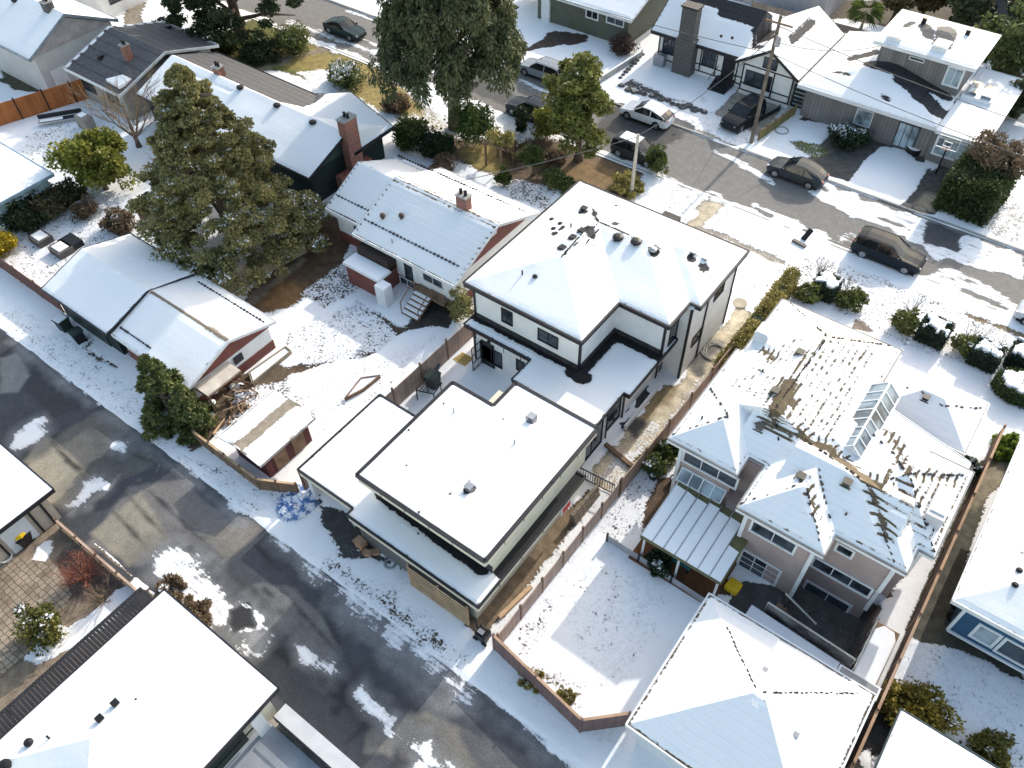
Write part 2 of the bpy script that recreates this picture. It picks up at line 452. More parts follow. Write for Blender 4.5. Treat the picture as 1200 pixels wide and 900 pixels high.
def vent_cap(parent, p, r=.16, h=.22, m=PLASTK, name='roof_vent'):
    x, y, z = p; MB().lathe((x, y, z-.05), [(r*.6, 0), (r*.6, h*.55+.05), (r, h*.6+.05), (r*.9, h+.05), (r*.4, h+.1)], 10).build(name, m, parent, smooth=False)
def pipe(parent, p, h=.4, r=.05, m=PLASTK, name='vent_pipe'):
    x, y, z = p; MB().tube([(x, y, z-.1), (x, y, z+h)], r, 8).build(name, m, parent)
def box_vent(parent, p, s=.3, h=.22, m=METAL, name='roof_vent'):
    x, y, z = p; q = MB().box(x-s*.8, x+s*.8, y-s*.8, y+s*.8, z-.05, z+.03); q.box(x-s/2, x+s/2, y-s/2, y+s/2, z+.03, z+h); q.box(x-s*.6, x+s*.6, y-s*.6, y+s*.6, z+h, z+h+.05)
    q.build(name, m, parent)
def chimney(parent, x, y, z0, z1, sx, sy, m=BRICK, pots=2, snow=True):
    c = MB().box(x-sx/2, x+sx/2, y-sy/2, y+sy/2, z0, z1).build('chimney', m, parent)
    cap = MB().box(x-sx/2-.06, x+sx/2+.06, y-sy/2-.06, y+sy/2+.06, z1, z1+.1).build('chimney_cap', CONC, c)
    for i in range(pots):
        u = x+(i-(pots-1)/2)*sx*.45
        MB().lathe((u, y, z1+.1), [(.12, 0), (.1, .28), (.13, .3), (.13, .36), (.05, .37)], 10).build('flue', PLASTK, c)
    return c
def eave_beads(parent, a, b, n, r=.05, name='snow_guard', m=BLACK):
    a, b = Vector(a), Vector(b); q = MB(); q.bar(a, b, .03, .03)
    for i in range(n):
        p = a.lerp(b, (i+.5)/n); s = r*random.uniform(.7, 1.3); q.box(p.x-s*1.3, p.x+s*1.3, p.y-s, p.y+s, p.z-.06, p.z+s)
    return q.build(name, m, parent)
def hip_tiles(parent, zf, lines, m, r=.1, name='hip_tile', dens=3.0, keep=.75):
    """rough tile ends poking out of the snow along hips; lines are photo point pairs on the roof."""
    q = MB()
    for x0, y0, x1, y1 in lines:
        a, b = on(zf, x0, y0), on(zf, x1, y1); n = max(2, int((b-a).length*dens))
        for i in range(n):
            if random.random() > keep: continue
            p = a.lerp(b, (i+.5)/n); z = zf(p.x, p.y); s = r*random.uniform(.75, 1.2); an = random.uniform(-.15, .15)+math.atan2(b.y-a.y, b.x-a.x)
            poly = rotp([(-s*1.5, -s*.6), (s*1.5, -s*.5), (s*1.3, s*.6), (-s*1.3, s*.5)], (p.x+random.uniform(-.025, .025), p.y+random.uniform(-.025, .025)), an)
            q.prism(poly, z-.1, z+.115+random.uniform(0, .04))
    build_each(q, name, m, parent)

def fence(name, label, run, h, m, post=None, sp=2.4, z=0.0, cap=None, th=.05, snowcap=False, group=None, lean=0, gap=.06, ph=.15):
    root = thing(name, label, 'fence', (run[0][0], run[0][1], z), group)
    post = post or m; k = 0
    for (a, b) in zip(run, run[1:]):
        a, b = Vector((*a, z)), Vector((*b, z)); L = (b-a).length; n = max(1, int(round(L/sp)))
        for i in range(n):
            p, q = a.lerp(b, i/n), a.lerp(b, (i+1)/n); u = Vector((0, 0, 1)); d = (q-p).normalized()*.055
            MB().bar(p+d+u*(gap+h)/2, q-d+u*(gap+h)/2, th, h-gap).build('panel', m, root)
            if cap: MB().bar(p+d+u*(h+.015), q-d+u*(h+.015), th*2.6, .03).build('cap_rail', cap, root)
            if snowcap: MB().bar(p+d+u*(h+.055), q-d+u*(h+.055), th*2.4, .05).build('snow_cap', SNOW, root)
        for i in range(n+(1 if b == Vector((*run[-1], z)) else 0)):
            p = a.lerp(b, i/n); MB().box(p.x-.055, p.x+.055, p.y-.055, p.y+.055, z, z+h+ph).build('post', post, root)
    return root
# ------------------------------------------------------------------ ground, lane, street: snow and soil as surveyed regions
def ground_mat(name, bumpy=.5, streak=0.0, mott=.35, fine=.95, mid=.55, slushy=.35):
    t = NT(name); p = t.pos(); sc, sh = snow_nodes(t, p)
    base = t.attr('soil').outputs['Color']
    n1 = t.noise(p, 1.6, 6, .65); n2 = t.noise(p, 14, 4, .7)
    g = t.node('ShaderNodeMix', data_type='RGBA', blend_type='MULTIPLY'); g.inputs[0].default_value = 1
    t.link(base, g.inputs[6]); t.link(t.mix(t.ramp(n1, .25, .75), (1-mott, 1-mott, 1-mott), (1+mott*.9, 1+mott*.88, 1+mott*.85)), g.inputs[7])
    g2 = t.node('ShaderNodeMix', data_type='RGBA', blend_type='MULTIPLY'); g2.inputs[0].default_value = .7
    t.link(g.outputs[2], g2.inputs[6]); t.link(t.mix(t.ramp(n2, .3, .7), (.6, .6, .6), (1.4, 1.4, 1.4)), g2.inputs[7])
    k = t.attr('bare').outputs['Fac']
    k = t.math('ADD', k, t.math('MULTIPLY', t.math('SUBTRACT', t.noise(p, 1.3, 6, .62), .5), mid))
    k = t.math('ADD', k, t.math('MULTIPLY', t.math('SUBTRACT', t.noise(p, 6.5, 3, .6), .5), fine))
    if streak:
        mp = t.node('ShaderNodeMapping'); mp.inputs['Scale'].default_value = (.45, 4.5, 1); t.link(p, mp.inputs['Vector'])
        k = t.math('ADD', k, t.math('MULTIPLY', t.math('SUBTRACT', t.noise(mp.outputs[0], 1.0, 4, .65), .5), streak))
    f = t.ramp(k, -.04, .05)
    slush = t.math('MULTIPLY', t.ramp(k, -.3, 0), slushy)
    t.link(t.mix(f, t.mix(slush, sc, (.5, .5, .52)), g2.outputs[2]), t.b.inputs['Base Color'])
    wet = t.attr('wet').outputs['Fac']
    t.link(t.math('SUBTRACT', .85, t.math('MULTIPLY', t.math('MULTIPLY', wet, f), .45)), t.b.inputs['Roughness'])
    h = t.math('ADD', t.math('MULTIPLY', sh, .7), t.math('MULTIPLY', n2, .5)); h = t.math('SUBTRACT', h, t.math('MULTIPLY', f, 1.3))
    t.bump(h, bumpy, .06); return t.m

class Sheet:
    def __init__(s, gx, gy, soil, bare):
        s.gx, s.gy = np.array(gx), np.array(gy); s.X, s.Y = np.meshgrid(s.gx, s.gy, indexing='ij')
        s.bare = np.full(s.X.shape, float(bare)); s.soil = np.zeros(s.X.shape+(3,)); s.soil[:] = soil
        s.wet = np.zeros(s.X.shape); s.n = (pnoise(s.X, s.Y, 1.1, 1)-.5)*.7+(pnoise(s.X, s.Y, .45, 2)-.5)*.35
        s.h = np.zeros(s.X.shape)
    def wgt(s, sd, soft, rag): return np.clip((sd+s.n*rag)/soft*.5+.5, 0, 1)
    def _sub(s, poly, m=1.5):
        xs, ys = [q[0] for q in poly], [q[1] for q in poly]
        i0, i1 = np.searchsorted(s.gx, [min(xs)-m, max(xs)+m]); j0, j1 = np.searchsorted(s.gy, [min(ys)-m, max(ys)+m])
        return slice(i0, i1), slice(j0, j1)
    def poly(s, poly, bare=None, soil=None, soft=.12, rag=.8, wet=None, h=None):
        a = s._sub(poly)
        if s.X[a].size == 0: return
        wv = np.clip((poly_sd(s.X[a], s.Y[a], poly)+s.n[a]*rag)/soft*.5+.5, 0, 1); s._app(a, wv, bare, soil, wet)
    def line(s, ps, r, bare=None, soil=None, soft=.12, rag=.5, wet=None):
        for p, q in zip(ps, ps[1:]):
            a = s._sub([p, q], r+1)
            if s.X[a].size == 0: continue
            wv = np.clip((r-seg_dist(s.X[a], s.Y[a], p, q)+s.n[a]*rag)/soft*.5+.5, 0, 1); s._app(a, wv, bare, soil, wet)
    def _app(s, a, wv, bare, soil, wet):
        if bare is not None: s.bare[a] = s.bare[a]*(1-wv)+bare*wv
        if wet is not None: s.wet[a] = s.wet[a]*(1-wv)+wet*wv
        if soil is not None: s.soil[a] = s.soil[a]*(1-wv[..., None])+np.array(soil)*wv[..., None]
    def build(s, name, z, m, depth=.06, kind='structure'):
        X, Y = s.X, s.Y; up = depth*np.clip((.1-s.bare)/.35, 0, 1)*(.7+.6*pnoise(X, Y, .8, 5))
        Z = z+up+s.h; nx, ny = X.shape; me = bpy.data.meshes.new(name)
        co = np.stack([X, Y, Z], -1).reshape(-1, 3).astype(np.float32)
        I, J = np.meshgrid(np.arange(nx-1), np.arange(ny-1), indexing='ij'); q = (I*ny+J).ravel()
        fc = np.stack([q, q+ny, q+ny+1, q+1], -1).astype(np.int32); nf = len(fc)
        me.vertices.add(len(co)); me.vertices.foreach_set('co', co.ravel()); me.loops.add(nf*4); me.loops.foreach_set('vertex_index', fc.ravel())
        me.polygons.add(nf); me.polygons.foreach_set('loop_start', np.arange(nf, dtype=np.int32)*4); me.polygons.foreach_set('loop_total', np.full(nf, 4, np.int32))
        me.update(); me.polygons.foreach_set('use_smooth', [True]*nf)
        for nm, v in (('bare', s.bare), ('wet', s.wet)):
            me.attributes.new(nm, 'FLOAT', 'POINT').data.foreach_set('value', v.ravel().astype(np.float32))
        c4 = np.ones(X.shape+(4,), np.float32); c4[..., :3] = s.soil
        me.attributes.new('soil', 'FLOAT_COLOR', 'POINT').data.foreach_set('color', c4.ravel())
        o = link_mesh(name, me, None, m); o['kind'] = kind; return o

def axis(breaks):
    out = []
    for (a, st), (b, _) in zip(breaks, breaks[1:]):
        n = max(1, int(round((b-a)/st))); out += [a+(b-a)*i/n for i in range(n)]
    return out+[breaks[-1][0]]

SOIL = (.075, .058, .04); DIRT = (.10, .068, .042); GRASS = (.13, .135, .04); OCHRE = (.27, .21, .075); ORANGE = (.20, .115, .05)
CON = (.33, .31, .28); ASPH = (.058, .062, .072); PAVE = (.24, .19, .14)
g = Sheet(axis([(-900, 60), (-200, 8), (-105, .55), (-52, .2), (9, .5), (22, 8), (120, 60), (700, 1)]),
          axis([(-300, 60), (-30, 3), (-7, .2), (61, .3), (75, .5), (105, 6), (200, 60), (1500, 1)]), SOIL, -.36)
P = lambda *f: pts(f)
# -- bungalow back yard
g.poly(P(288, 345, 340, 300, 385, 250, 412, 272, 405, 305, 385, 330, 350, 345, 318, 362, 300, 372), .35, DIRT)
g.poly(P(305, 355, 325, 330, 350, 330, 365, 345, 340, 362, 315, 368), .35, ORANGE, soft=.5)
g.poly(P(345, 345, 395, 315, 420, 290, 430, 330, 410, 350, 380, 365), -.02)
g.poly(P(285, 350, 330, 320, 355, 300, 362, 306, 330, 330, 296, 358), .3, (.2, .17, .13))
g.line(P(330, 440, 360, 432, 400, 425, 440, 410, 470, 388, 490, 380), .28, .12)
g.line(P(420, 360, 445, 372, 468, 390), .26, .2)
g.line(P(418, 366, 440, 380), .3, .25)
g.poly(P(330, 432, 352, 428, 360, 436, 335, 455, 318, 470, 310, 462), .35, DIRT)
g.poly(P(380, 365, 420, 350, 470, 395, 440, 412, 400, 420), -.1)
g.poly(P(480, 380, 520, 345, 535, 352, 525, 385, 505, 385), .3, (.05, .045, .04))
# -- debris yard beside the shed
g.poly(P(210, 500, 240, 455, 280, 440, 330, 425, 345, 435, 325, 460, 300, 470, 268, 490, 245, 525, 225, 530), .25, (.13, .095, .065))
g.poly(P(270, 470, 300, 452, 345, 445, 350, 452, 318, 478), -.06)
g.poly(P(340, 440, 420, 420, 470, 440, 440, 470, 390, 510, 365, 505, 345, 470), -.24)
# -- far left yards
g.poly(P(0, 300, 0, 250, 60, 225, 110, 225, 170, 250, 160, 300, 95, 300, 60, 350, 20, 330), -.12, (.11, .09, .06))
g.poly(P(30, 160, 60, 140, 95, 150, 90, 190, 50, 200, 25, 185), -.1)
g.poly(P(0, 60, 50, 85, 60, 110, 20, 105, 0, 95), .3, (.08, .08, .05))
g.poly(P(130, 205, 175, 195, 210, 225, 200, 260, 170, 230), -.3)
# -- dark green house front lawn
g.poly(P(230, 60, 300, 20, 400, 70, 450, 95, 455, 130, 400, 110, 330, 85, 280, 80, 240, 85), .28, GRASS, soft=.5)
g.poly(P(300, 60, 345, 45, 420, 70, 440, 90, 400, 88, 330, 78), .3, OCHRE, soft=.5)
g.poly(P(345, 85, 400, 80, 445, 100, 470, 115, 480, 130, 430, 120, 395, 112, 370, 100), -.15, OCHRE)
g.poly(P(440, 95, 470, 100, 500, 125, 540, 150, 530, 165, 480, 145, 450, 120), -.03, OCHRE, soft=.4)
g.line(P(303, 82, 345, 66, 395, 55), .45, .4, (.24, .2, .15), rag=.2)
g.line(P(163, 0, 155, 20, 160, 42), .9, .4, (.26, .23, .18), rag=.2)
g.poly(P(395, 58, 440, 75, 470, 105, 505, 128, 475, 138, 430, 122, 402, 106, 425, 92, 400, 78), .2, OCHRE, soft=.6)
g.poly(P(245, 40, 300, 25, 350, 45, 300, 70, 260, 75), .25, GRASS, soft=.5)
# -- bungalow front garden
g.poly(P(480, 175, 520, 160, 600, 165, 640, 160, 700, 170, 750, 185, 765, 200, 735, 235, 690, 222, 640, 225, 590, 215, 560, 195, 520, 190), .2, (.13, .09, .06), soft=.6)
g.poly(P(660, 200, 690, 185, 735, 200, 740, 215, 700, 220, 670, 212), .3, (.2, .13, .06), soft=.5)
g.poly(P(540, 175, 575, 168, 600, 185, 580, 205, 555, 195), .3, OCHRE, soft=.4)
g.poly(P(575, 215, 610, 210, 655, 225, 640, 245, 600, 235), -.03)
g.poly(P(590, 140, 620, 150, 612, 170, 590, 170), -.15)
# -- white house front
g.poly(P(765, 220, 800, 215, 830, 235, 795, 262, 770, 258), -.14, (.1, .09, .05))
g.poly(P(805, 262, 825, 238, 848, 240, 832, 258, 815, 275), .22, (.5, .43, .32))
g.line(P(815, 268, 850, 278, 905, 303, 935, 314), .35, .15, (.3, .27, .23), rag=.3)
g.line(P(798, 264, 833, 229), .06, .25, CON, rag=.1)
# -- wet sandy concrete walk beside the white house
g.poly(P(690, 560, 700, 545, 755, 480, 797, 450, 826, 405, 850, 372, 868, 360, 885, 372, 850, 420, 805, 465, 770, 515, 725, 590), .3, (.54, .47, .34), soft=.2, wet=.6)
g.poly(P(765, 505, 800, 462, 815, 445, 830, 428, 850, 410, 830, 440, 800, 470, 775, 500, 755, 525), -.02, soft=.4)
g.poly(P(738, 515, 765, 492, 775, 492, 755, 525, 735, 530), -.02)
g.poly(P(690, 555, 738, 510, 757, 525, 722, 575), -.02, (.54, .47, .35), wet=.4)
g.poly(P(690, 555, 715, 528, 735, 512, 742, 518, 715, 545, 700, 560), .3)
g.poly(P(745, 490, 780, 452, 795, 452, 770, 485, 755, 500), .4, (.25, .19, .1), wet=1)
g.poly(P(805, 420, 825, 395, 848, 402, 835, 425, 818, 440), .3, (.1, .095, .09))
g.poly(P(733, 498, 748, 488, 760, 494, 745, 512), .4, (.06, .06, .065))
# -- dirt strip beside the lane house, snow by the fence
g.poly(P(545, 720, 600, 675, 655, 610, 690, 575, 700, 590, 680, 605, 668, 640, 630, 680, 608, 720, 600, 745, 565, 735), .4, (.17, .125, .08))
g.poly(P(600, 745, 660, 690, 690, 640, 720, 590, 712, 575, 700, 600, 675, 640, 640, 690, 605, 725), -.25)
# -- taupe house back: patio, deck strip, flower bed, concrete along the fence
g.poly(P(845, 720, 870, 680, 920, 690, 1005, 735, 1010, 780, 985, 785, 940, 750, 890, 735, 860, 728), .45, (.075, .073, .072), rag=.2, wet=.4)
g.poly(P(750, 640, 760, 560, 800, 560, 850, 660, 860, 700, 800, 690, 760, 660), .4, (.11, .07, .045), rag=.2)
g.poly(P(700, 620, 745, 545, 770, 560, 745, 630, 715, 640), -.12)
g.poly(P(600, 790, 620, 770, 660, 790, 690, 830, 670, 840, 630, 815), -.03, (.14, .12, .06), soft=.5)
g.poly(P(640, 720, 680, 770, 690, 830, 740, 800, 790, 705, 720, 640, 680, 660), -.21)
g.poly(P(598, 745, 640, 700, 650, 720, 625, 770, 605, 775), -.1)
g.poly(P(1030, 700, 1055, 660, 1062, 665, 1000, 790, 985, 780), .35, (.14, .1, .08))
g.poly(P(1095, 660, 1060, 740, 1080, 755, 1120, 760, 1200, 800, 1200, 740, 1120, 700, 1135, 650, 1160, 570, 1180, 540, 1150, 540), .45, (.10, .095, .075), rag=.1)
g.poly(P(1140, 600, 1120, 570, 1160, 540, 1185, 535, 1180, 560), .45, (.27, .235, .17), rag=.1)
g.poly(P(1060, 745, 1120, 760, 1200, 805, 1200, 880, 1090, 830, 1045, 810), -.2)
g.poly(P(1035, 820, 1060, 800, 1110, 835, 1100, 870, 1040, 880, 1010, 900), .2, (.06, .055, .05))
g.poly(P(1110, 870, 1200, 880, 1200, 900, 1120, 900), -.05)
g.poly(P(975, 900, 1010, 840, 1035, 815, 1030, 860, 1005, 900), .3, (.06, .055, .055))
# -- taupe front: walk and walls
g.poly(P(997, 385, 1022, 330, 1050, 338, 1022, 390), .4, (.25, .20, .16), rag=.1)
g.poly(P(920, 330, 970, 320, 1040, 360, 1160, 420, 1200, 450, 1200, 400, 1040, 330, 960, 300, 920, 305), -.2)
g.poly(P(1130, 365, 1170, 380, 1200, 392, 1200, 400, 1165, 390, 1125, 372), .2, (.2, .16, .1))
g.poly(P(1165, 530, 1200, 515, 1200, 535, 1165, 545), .4, GRASS)
# -- far side of the street
g.poly(P(878, 165, 905, 100, 930, 125, 915, 140, 893, 165), -.05, (.36, .33, .27))
g.poly(P(815, 154, 850, 120, 905, 60, 935, 90, 895, 160, 860, 172), .25, (.34, .31, .26), rag=.4)
g.poly(P(862, 135, 880, 115, 900, 130, 880, 150), .4, (.08, .08, .082))
g.poly(P(940, 195, 985, 205, 1020, 150, 1000, 135, 960, 170), .4, (.12, .115, .105), rag=.2)
g.poly(P(925, 165, 965, 170, 985, 186, 970, 192, 930, 175), .1, GRASS)
g.poly(P(938, 196, 990, 212, 1050, 245, 1095, 252, 1125, 225, 1150, 185, 1100, 160, 1040, 145, 1000, 135, 980, 150, 1010, 160), .42, (.085, .082, .078), rag=.2)
g.poly(P(992, 215, 1015, 185, 1032, 172, 1060, 175, 1075, 190, 1092, 192, 1078, 215, 1070, 228, 1053, 243), -.4, rag=.3)
g.poly(P(1085, 188, 1098, 188, 1104, 196, 1090, 205), -.3)
g.poly(P(1070, 238, 1085, 225, 1110, 232, 1095, 250), .4, (.3, .26, .2), rag=.2)
g.poly(P(945, 120, 1000, 130, 990, 150, 940, 140), .25, SOIL)
g.poly(P(728, 100, 740, 92, 765, 105, 830, 130, 828, 138, 790, 124), .1, (.06, .06, .06))
g.poly(P(612, 60, 650, 35, 690, 40, 690, 50), .3, (.07, .05, .04))
g.poly(P(770, 125, 800, 128, 825, 150, 800, 150), .45, (.12, .115, .11), rag=.2)
g.poly(P(715, 120, 770, 125, 815, 152, 800, 160, 720, 140), .45, (.13, .125, .12), rag=.2)
g.poly(P(1150, 265, 1195, 235, 1200, 250, 1200, 290, 1165, 280), -.05, CON)
g.poly(P(960, 0, 1150, 0, 1200, 60, 1200, 130, 1150, 60, 1030, 30, 960, 20), .25, (.07, .06, .045))
# -- south of the lane
g.poly([(-52, 4.6), (-36, 4.6), (-36, -7), (-52, -7)], .3, (.1, .09, .05))
g.poly([(-36, 4.2), (-27.2, 4.2), (-27.2, -7), (-36, -7)], .45, PAVE, rag=.1)
g.poly(P(75, 640, 110, 655, 140, 690, 120, 715, 80, 700, 40, 690), .35, (.12, .085, .07))
g.poly(P(85, 730, 130, 700, 165, 675, 170, 690, 120, 735, 95, 760, 60, 775, 30, 775, 40, 745), -.35)
g.poly(P(20, 672, 60, 632, 66, 645, 35, 680), -.35)
g.poly([(-27.5, 4.3), (-10, 4.3), (-10, -7), (-27.5, -7)], .45, CON, rag=.1)
for q in ((70, 395, 100, 412, 140, 432), (88, 419, 108, 400), (99, 440, 122, 417), (60, 385, 75, 400)): g.line(P(*q), .13, .12, rag=.35)
g.poly(P(365, 575, 425, 622, 475, 665, 440, 662, 400, 652, 380, 620), .3, (.06, .06, .062), wet=.7)
g.poly(P(25, 360, 70, 390, 150, 450, 205, 505, 200, 520, 120, 460, 60, 420, 0, 375), -.17)
g.poly(P(240, 540, 300, 560, 345, 580, 340, 600, 280, 570, 230, 545), -.12)
g.poly(P(560, 760, 640, 820, 700, 870, 740, 880, 720, 850, 650, 810, 590, 762), -.2)
g.poly(P(725, 100, 830, 128, 900, 165, 860, 170, 760, 125), -.14)
g.poly(P(905, 318, 960, 300, 1060, 335, 1200, 400, 1200, 440, 1120, 425, 1040, 395, 940, 345), -.12)
g.poly(P(405, 640, 440, 650, 560, 740, 610, 775, 560, 715, 480, 665, 440, 650), -.03, soft=.5)
g.poly([(-22, 10.6), (-12, 10.6), (-12, 11.6), (-22, 11.6)], 0, soft=.6, rag=1.2)
g.poly([(-55, 10.6), (-27, 10.6), (-27, 11.3), (-55, 11.3)], -.12, soft=.5, rag=1.2)
for q in ((848, 352, 870, 340, 900, 335), (775, 72, 800, 85, 818, 105, 828, 125), (620, 270, 650, 240), (430, 470, 470, 440), (700, 760, 720, 690, 700, 660), (150, 500, 230, 560, 330, 640)):
    g.line(P(*q), .16, -.1, rag=.4)
g.poly(P(330, 395, 370, 370, 430, 390, 420, 420, 360, 425), -.12); g.poly(P(330, 470, 400, 440, 500, 400, 520, 385, 470, 440, 380, 505), -.17)
# keep the sheet flat and bare under the paved strips
g.poly([(-13.2, 12.6), (-12.05, 12.8), (-12.0, 21.5), (-13.2, 21.5)], .4, (.21, .155, .10), rag=.3)
g.poly([(-12.1, 12.6), (-10.9, 12.6), (-10.9, 23.7), (-12.0, 23.7)], -.2, rag=.4)
pit = (g.X > -.75) & (g.X < 3.35) & (g.Y > 22.35) & (g.Y < 26.5); g.h[pit] -= 1.1; g.bare[pit] = .5; g.soil[pit] = (.10, .095, .09)
lane_band = (g.Y > 4.3) & (g.Y < 10.4); st_band = (g.Y > 52.4) & (g.Y < 59.5)
for b_ in (lane_band, st_band): g.h[b_] -= .08
gm = ground_mat('ground cover'); g.build('ground', 0.0, gm)

pv = NT('hexagonal pavers'); p_ = pv.pos(); vo = pv.node('ShaderNodeTexVoronoi', feature='DISTANCE_TO_EDGE'); vo.inputs['Scale'].default_value = 3.1; vo.inputs['Randomness'].default_value = .25; pv.link(p_, vo.inputs['Vector'])
v2 = pv.node('ShaderNodeTexVoronoi'); v2.inputs['Scale'].default_value = 3.1; v2.inputs['Randomness'].default_value = .25; pv.link(p_, v2.inputs['Vector'])
cc = pv.mix(pv.ramp(pv.noise(p_, .7, 4), .35, .65), (.16, .12, .09), (.36, .29, .21)); cc = pv.mix(pv.math('MULTIPLY', pv.sep(v2.outputs['Color'])[0], .5), cc, (.42, .35, .27))
pv.link(pv.mix(pv.ramp(vo.outputs['Distance'], .07, .03), cc, (.06, .05, .04)), pv.b.inputs['Base Color']); pv.b.inputs['Roughness'].default_value = .8
o = MB().prism([(-35.8, -8), (-30.2, -8), (-30.2, -.5), (-31.2, 1.6), (-33.5, 2.2), (-35.8, 1.0)], 0, .075).build('paving', pv.m); o['kind'] = 'structure'
# -- rear lane
L = Sheet(axis([(-140, 4), (-75, .3), (-52, .13), (0, .3), (20, 6), (120, 1)]), axis([(3.9, .13), (11.0, 1)]), ASPH, .45)
L.wet[:] = .45
L.poly([(-140, 10.5), (120, 10.35), (120, 12), (-140, 12)], -.27, soft=.5, rag=1.3)
L.poly(P(30, 545, 75, 505, 130, 475, 190, 540, 150, 560, 110, 590, 60, 560), .5, (.115, .112, .105), rag=.4)
L.poly(P(25, 545, 50, 505, 110, 560, 85, 600, 55, 590), .5, (.30, .275, .22), rag=.3)
L.poly(P(100, 640, 150, 570, 215, 560, 270, 615, 240, 650, 220, 640, 160, 665), .5, (.16, .15, .145), rag=.3)
L.poly(P(105, 625, 165, 575, 200, 635, 150, 665), .5, (.25, .23, .185), rag=.3)
L.poly(P(230, 640, 290, 605, 310, 620, 255, 665), .5, (.20, .185, .16), rag=.1)
L.poly(P(300, 685, 345, 685, 375, 720, 400, 770, 360, 760, 310, 730), .5, (.15, .148, .145), rag=.6)
L.poly(P(0, 390, 60, 430, 100, 480, 60, 490, 0, 430), .5, (.045, .045, .05))
L.poly(P(0, 420, 20, 415, 35, 440, 20, 460, 0, 460), .5, (.2, .2, .195), rag=.4)
L.poly(P(455, 850, 500, 835, 560, 870, 640, 900, 520, 900, 470, 890), .5, (.2, .185, .16), rag=.5)
L.poly(P(430, 855, 470, 865, 460, 890, 430, 880), .5, (.22, .21, .19), rag=.5)
L.poly(P(540, 860, 600, 875, 650, 900, 560, 900), .5, (.10, .10, .105), rag=.6)
L.poly(P(300, 720, 320, 735, 350, 775, 400, 795, 430, 830, 420, 845, 370, 800, 320, 770, 290, 755), .5, (.02, .021, .024), rag=.4, wet=1)
L.poly(P(385, 830, 405, 820, 400, 840, 387, 840), .5, (.028, .028, .03), rag=.2, wet=.8)
L.poly(P(425, 845, 440, 825, 440, 850, 400, 875), .5, (.035, .035, .038), rag=.2, wet=.8)
for q in ((60, 518, 100, 560), (78, 540, 105, 555), (125, 590, 175, 645), (145, 575, 190, 625), (300, 735, 395, 775)):
    L.line(P(*q), .05, None, (.05, .045, .04), rag=.25)
for q in ((235, 640, 260, 668, 290, 690, 330, 720), (310, 690, 325, 705), (0, 560, 30, 545)):
    L.line(P(*q), .07, None, (.04, .038, .036), rag=.5)
L.line(P(*(175, 575, 260, 655)), .035, None, (.03, .03, .032), rag=.3)
L.line(P(*(120, 520, 190, 545)), .035, None, (.03, .03, .032), rag=.3)
L.line(P(*(420, 700, 520, 830)), .035, None, (.03, .03, .032), rag=.3)
L.line(P(*(330, 690, 470, 850)), .035, None, (.03, .03, .032), rag=.3)
L.line(P(*(300, 640, 380, 720, 400, 760)), .035, None, (.03, .03, .032), rag=.3)
L.poly([(-22.5, 9.9), (-11, 9.9), (-11, 11.2), (-22.5, 11.2)], -.03, soft=.6, rag=1.2)
for x_, y_, l_ in ((-22, 10.0, 5), (-20, 9.5, 4), (-18, 9.2, 5), (-17, 9.8, 5), (-15, 8.9, 3.5), (-14, 9.6, 3), (-23, 10.2, 4), (-40, 10.2, 9), (-33, 10.1, 6), (-51, 10.2, 9), (-10, 10.0, 4)): L.line([(x_, y_), (x_+l_, y_-.1)], .16, None, (.24, .24, .245), soft=.5, rag=.9)
# snow and slush lying on the lane
for q, s_ in (((165, 650, 190, 640, 215, 635, 240, 655, 262, 690, 300, 715, 325, 735, 330, 745, 300, 770, 285, 770, 262, 742, 240, 735, 200, 700), -.16),
              ((15, 518, 25, 500, 45, 490, 55, 505, 45, 520, 20, 528), -.45), ((82, 590, 92, 572, 110, 558, 130, 562, 130, 575, 110, 580, 100, 592, 88, 597), -.45),
              ((345, 755, 365, 770, 385, 775, 398, 790, 390, 797, 372, 785, 356, 768), -.4), ((418, 810, 425, 803, 438, 820, 442, 826, 425, 828), -.45),
              ((436, 834, 448, 830, 443, 838), -.4), ((450, 845, 458, 848, 455, 852), -.4), ((458, 853, 470, 855, 482, 865, 478, 872, 462, 862), -.42),
              ((486, 872, 500, 872, 498, 878, 488, 876), -.4), ((484, 900, 490, 893, 510, 890, 530, 898, 532, 900), -.45), ((135, 517, 148, 520, 145, 526, 134, 524), -.42),
              ((415, 650, 440, 655, 500, 705, 560, 752, 590, 790, 580, 800, 540, 775, 480, 730, 430, 690, 395, 660), -.03),
              ((388, 670, 405, 675, 440, 710, 490, 745, 530, 785, 560, 815, 565, 830, 545, 820, 500, 780, 440, 735, 400, 700), -.05),
              ((310, 575, 330, 580, 370, 600, 380, 620, 360, 615, 330, 600), .0), ((320, 600, 350, 620, 372, 650, 380, 680, 350, 660, 330, 630), .02),
              ((560, 770, 600, 800, 660, 850, 700, 890, 690, 900, 655, 893, 620, 850, 585, 812), -.4)):
    if len(q) < 40: L.poly(P(*q), None, (.028, .03, .034), soft=1.5, rag=.9, wet=.9); L.poly(P(*q), None, (.27, .27, .275), soft=.75, rag=1.3)
    L.poly(P(*q), s_, soft=.45, rag=.9)
L.poly(P(265, 712, 290, 708, 293, 722, 302, 737, 272, 747, 264, 735), .4, (.035, .035, .038), wet=.6)
L.poly(P(225, 668, 240, 662, 262, 690, 290, 712, 270, 705, 245, 690), -.02)
L.line(P(440, 690, 480, 725, 520, 760, 545, 785), .22, .35, rag=.6)
L.poly(P(315, 560, 370, 590, 420, 640, 400, 655, 360, 620, 330, 600), .3, (.05, .05, .055), wet=.7)
L.poly(P(250, 745, 290, 735, 335, 735, 300, 760), .3)
lane = L.build('lane', .012, ground_mat('lane asphalt', .35, .9, .16, .35, 1.1, .6), depth=.035)
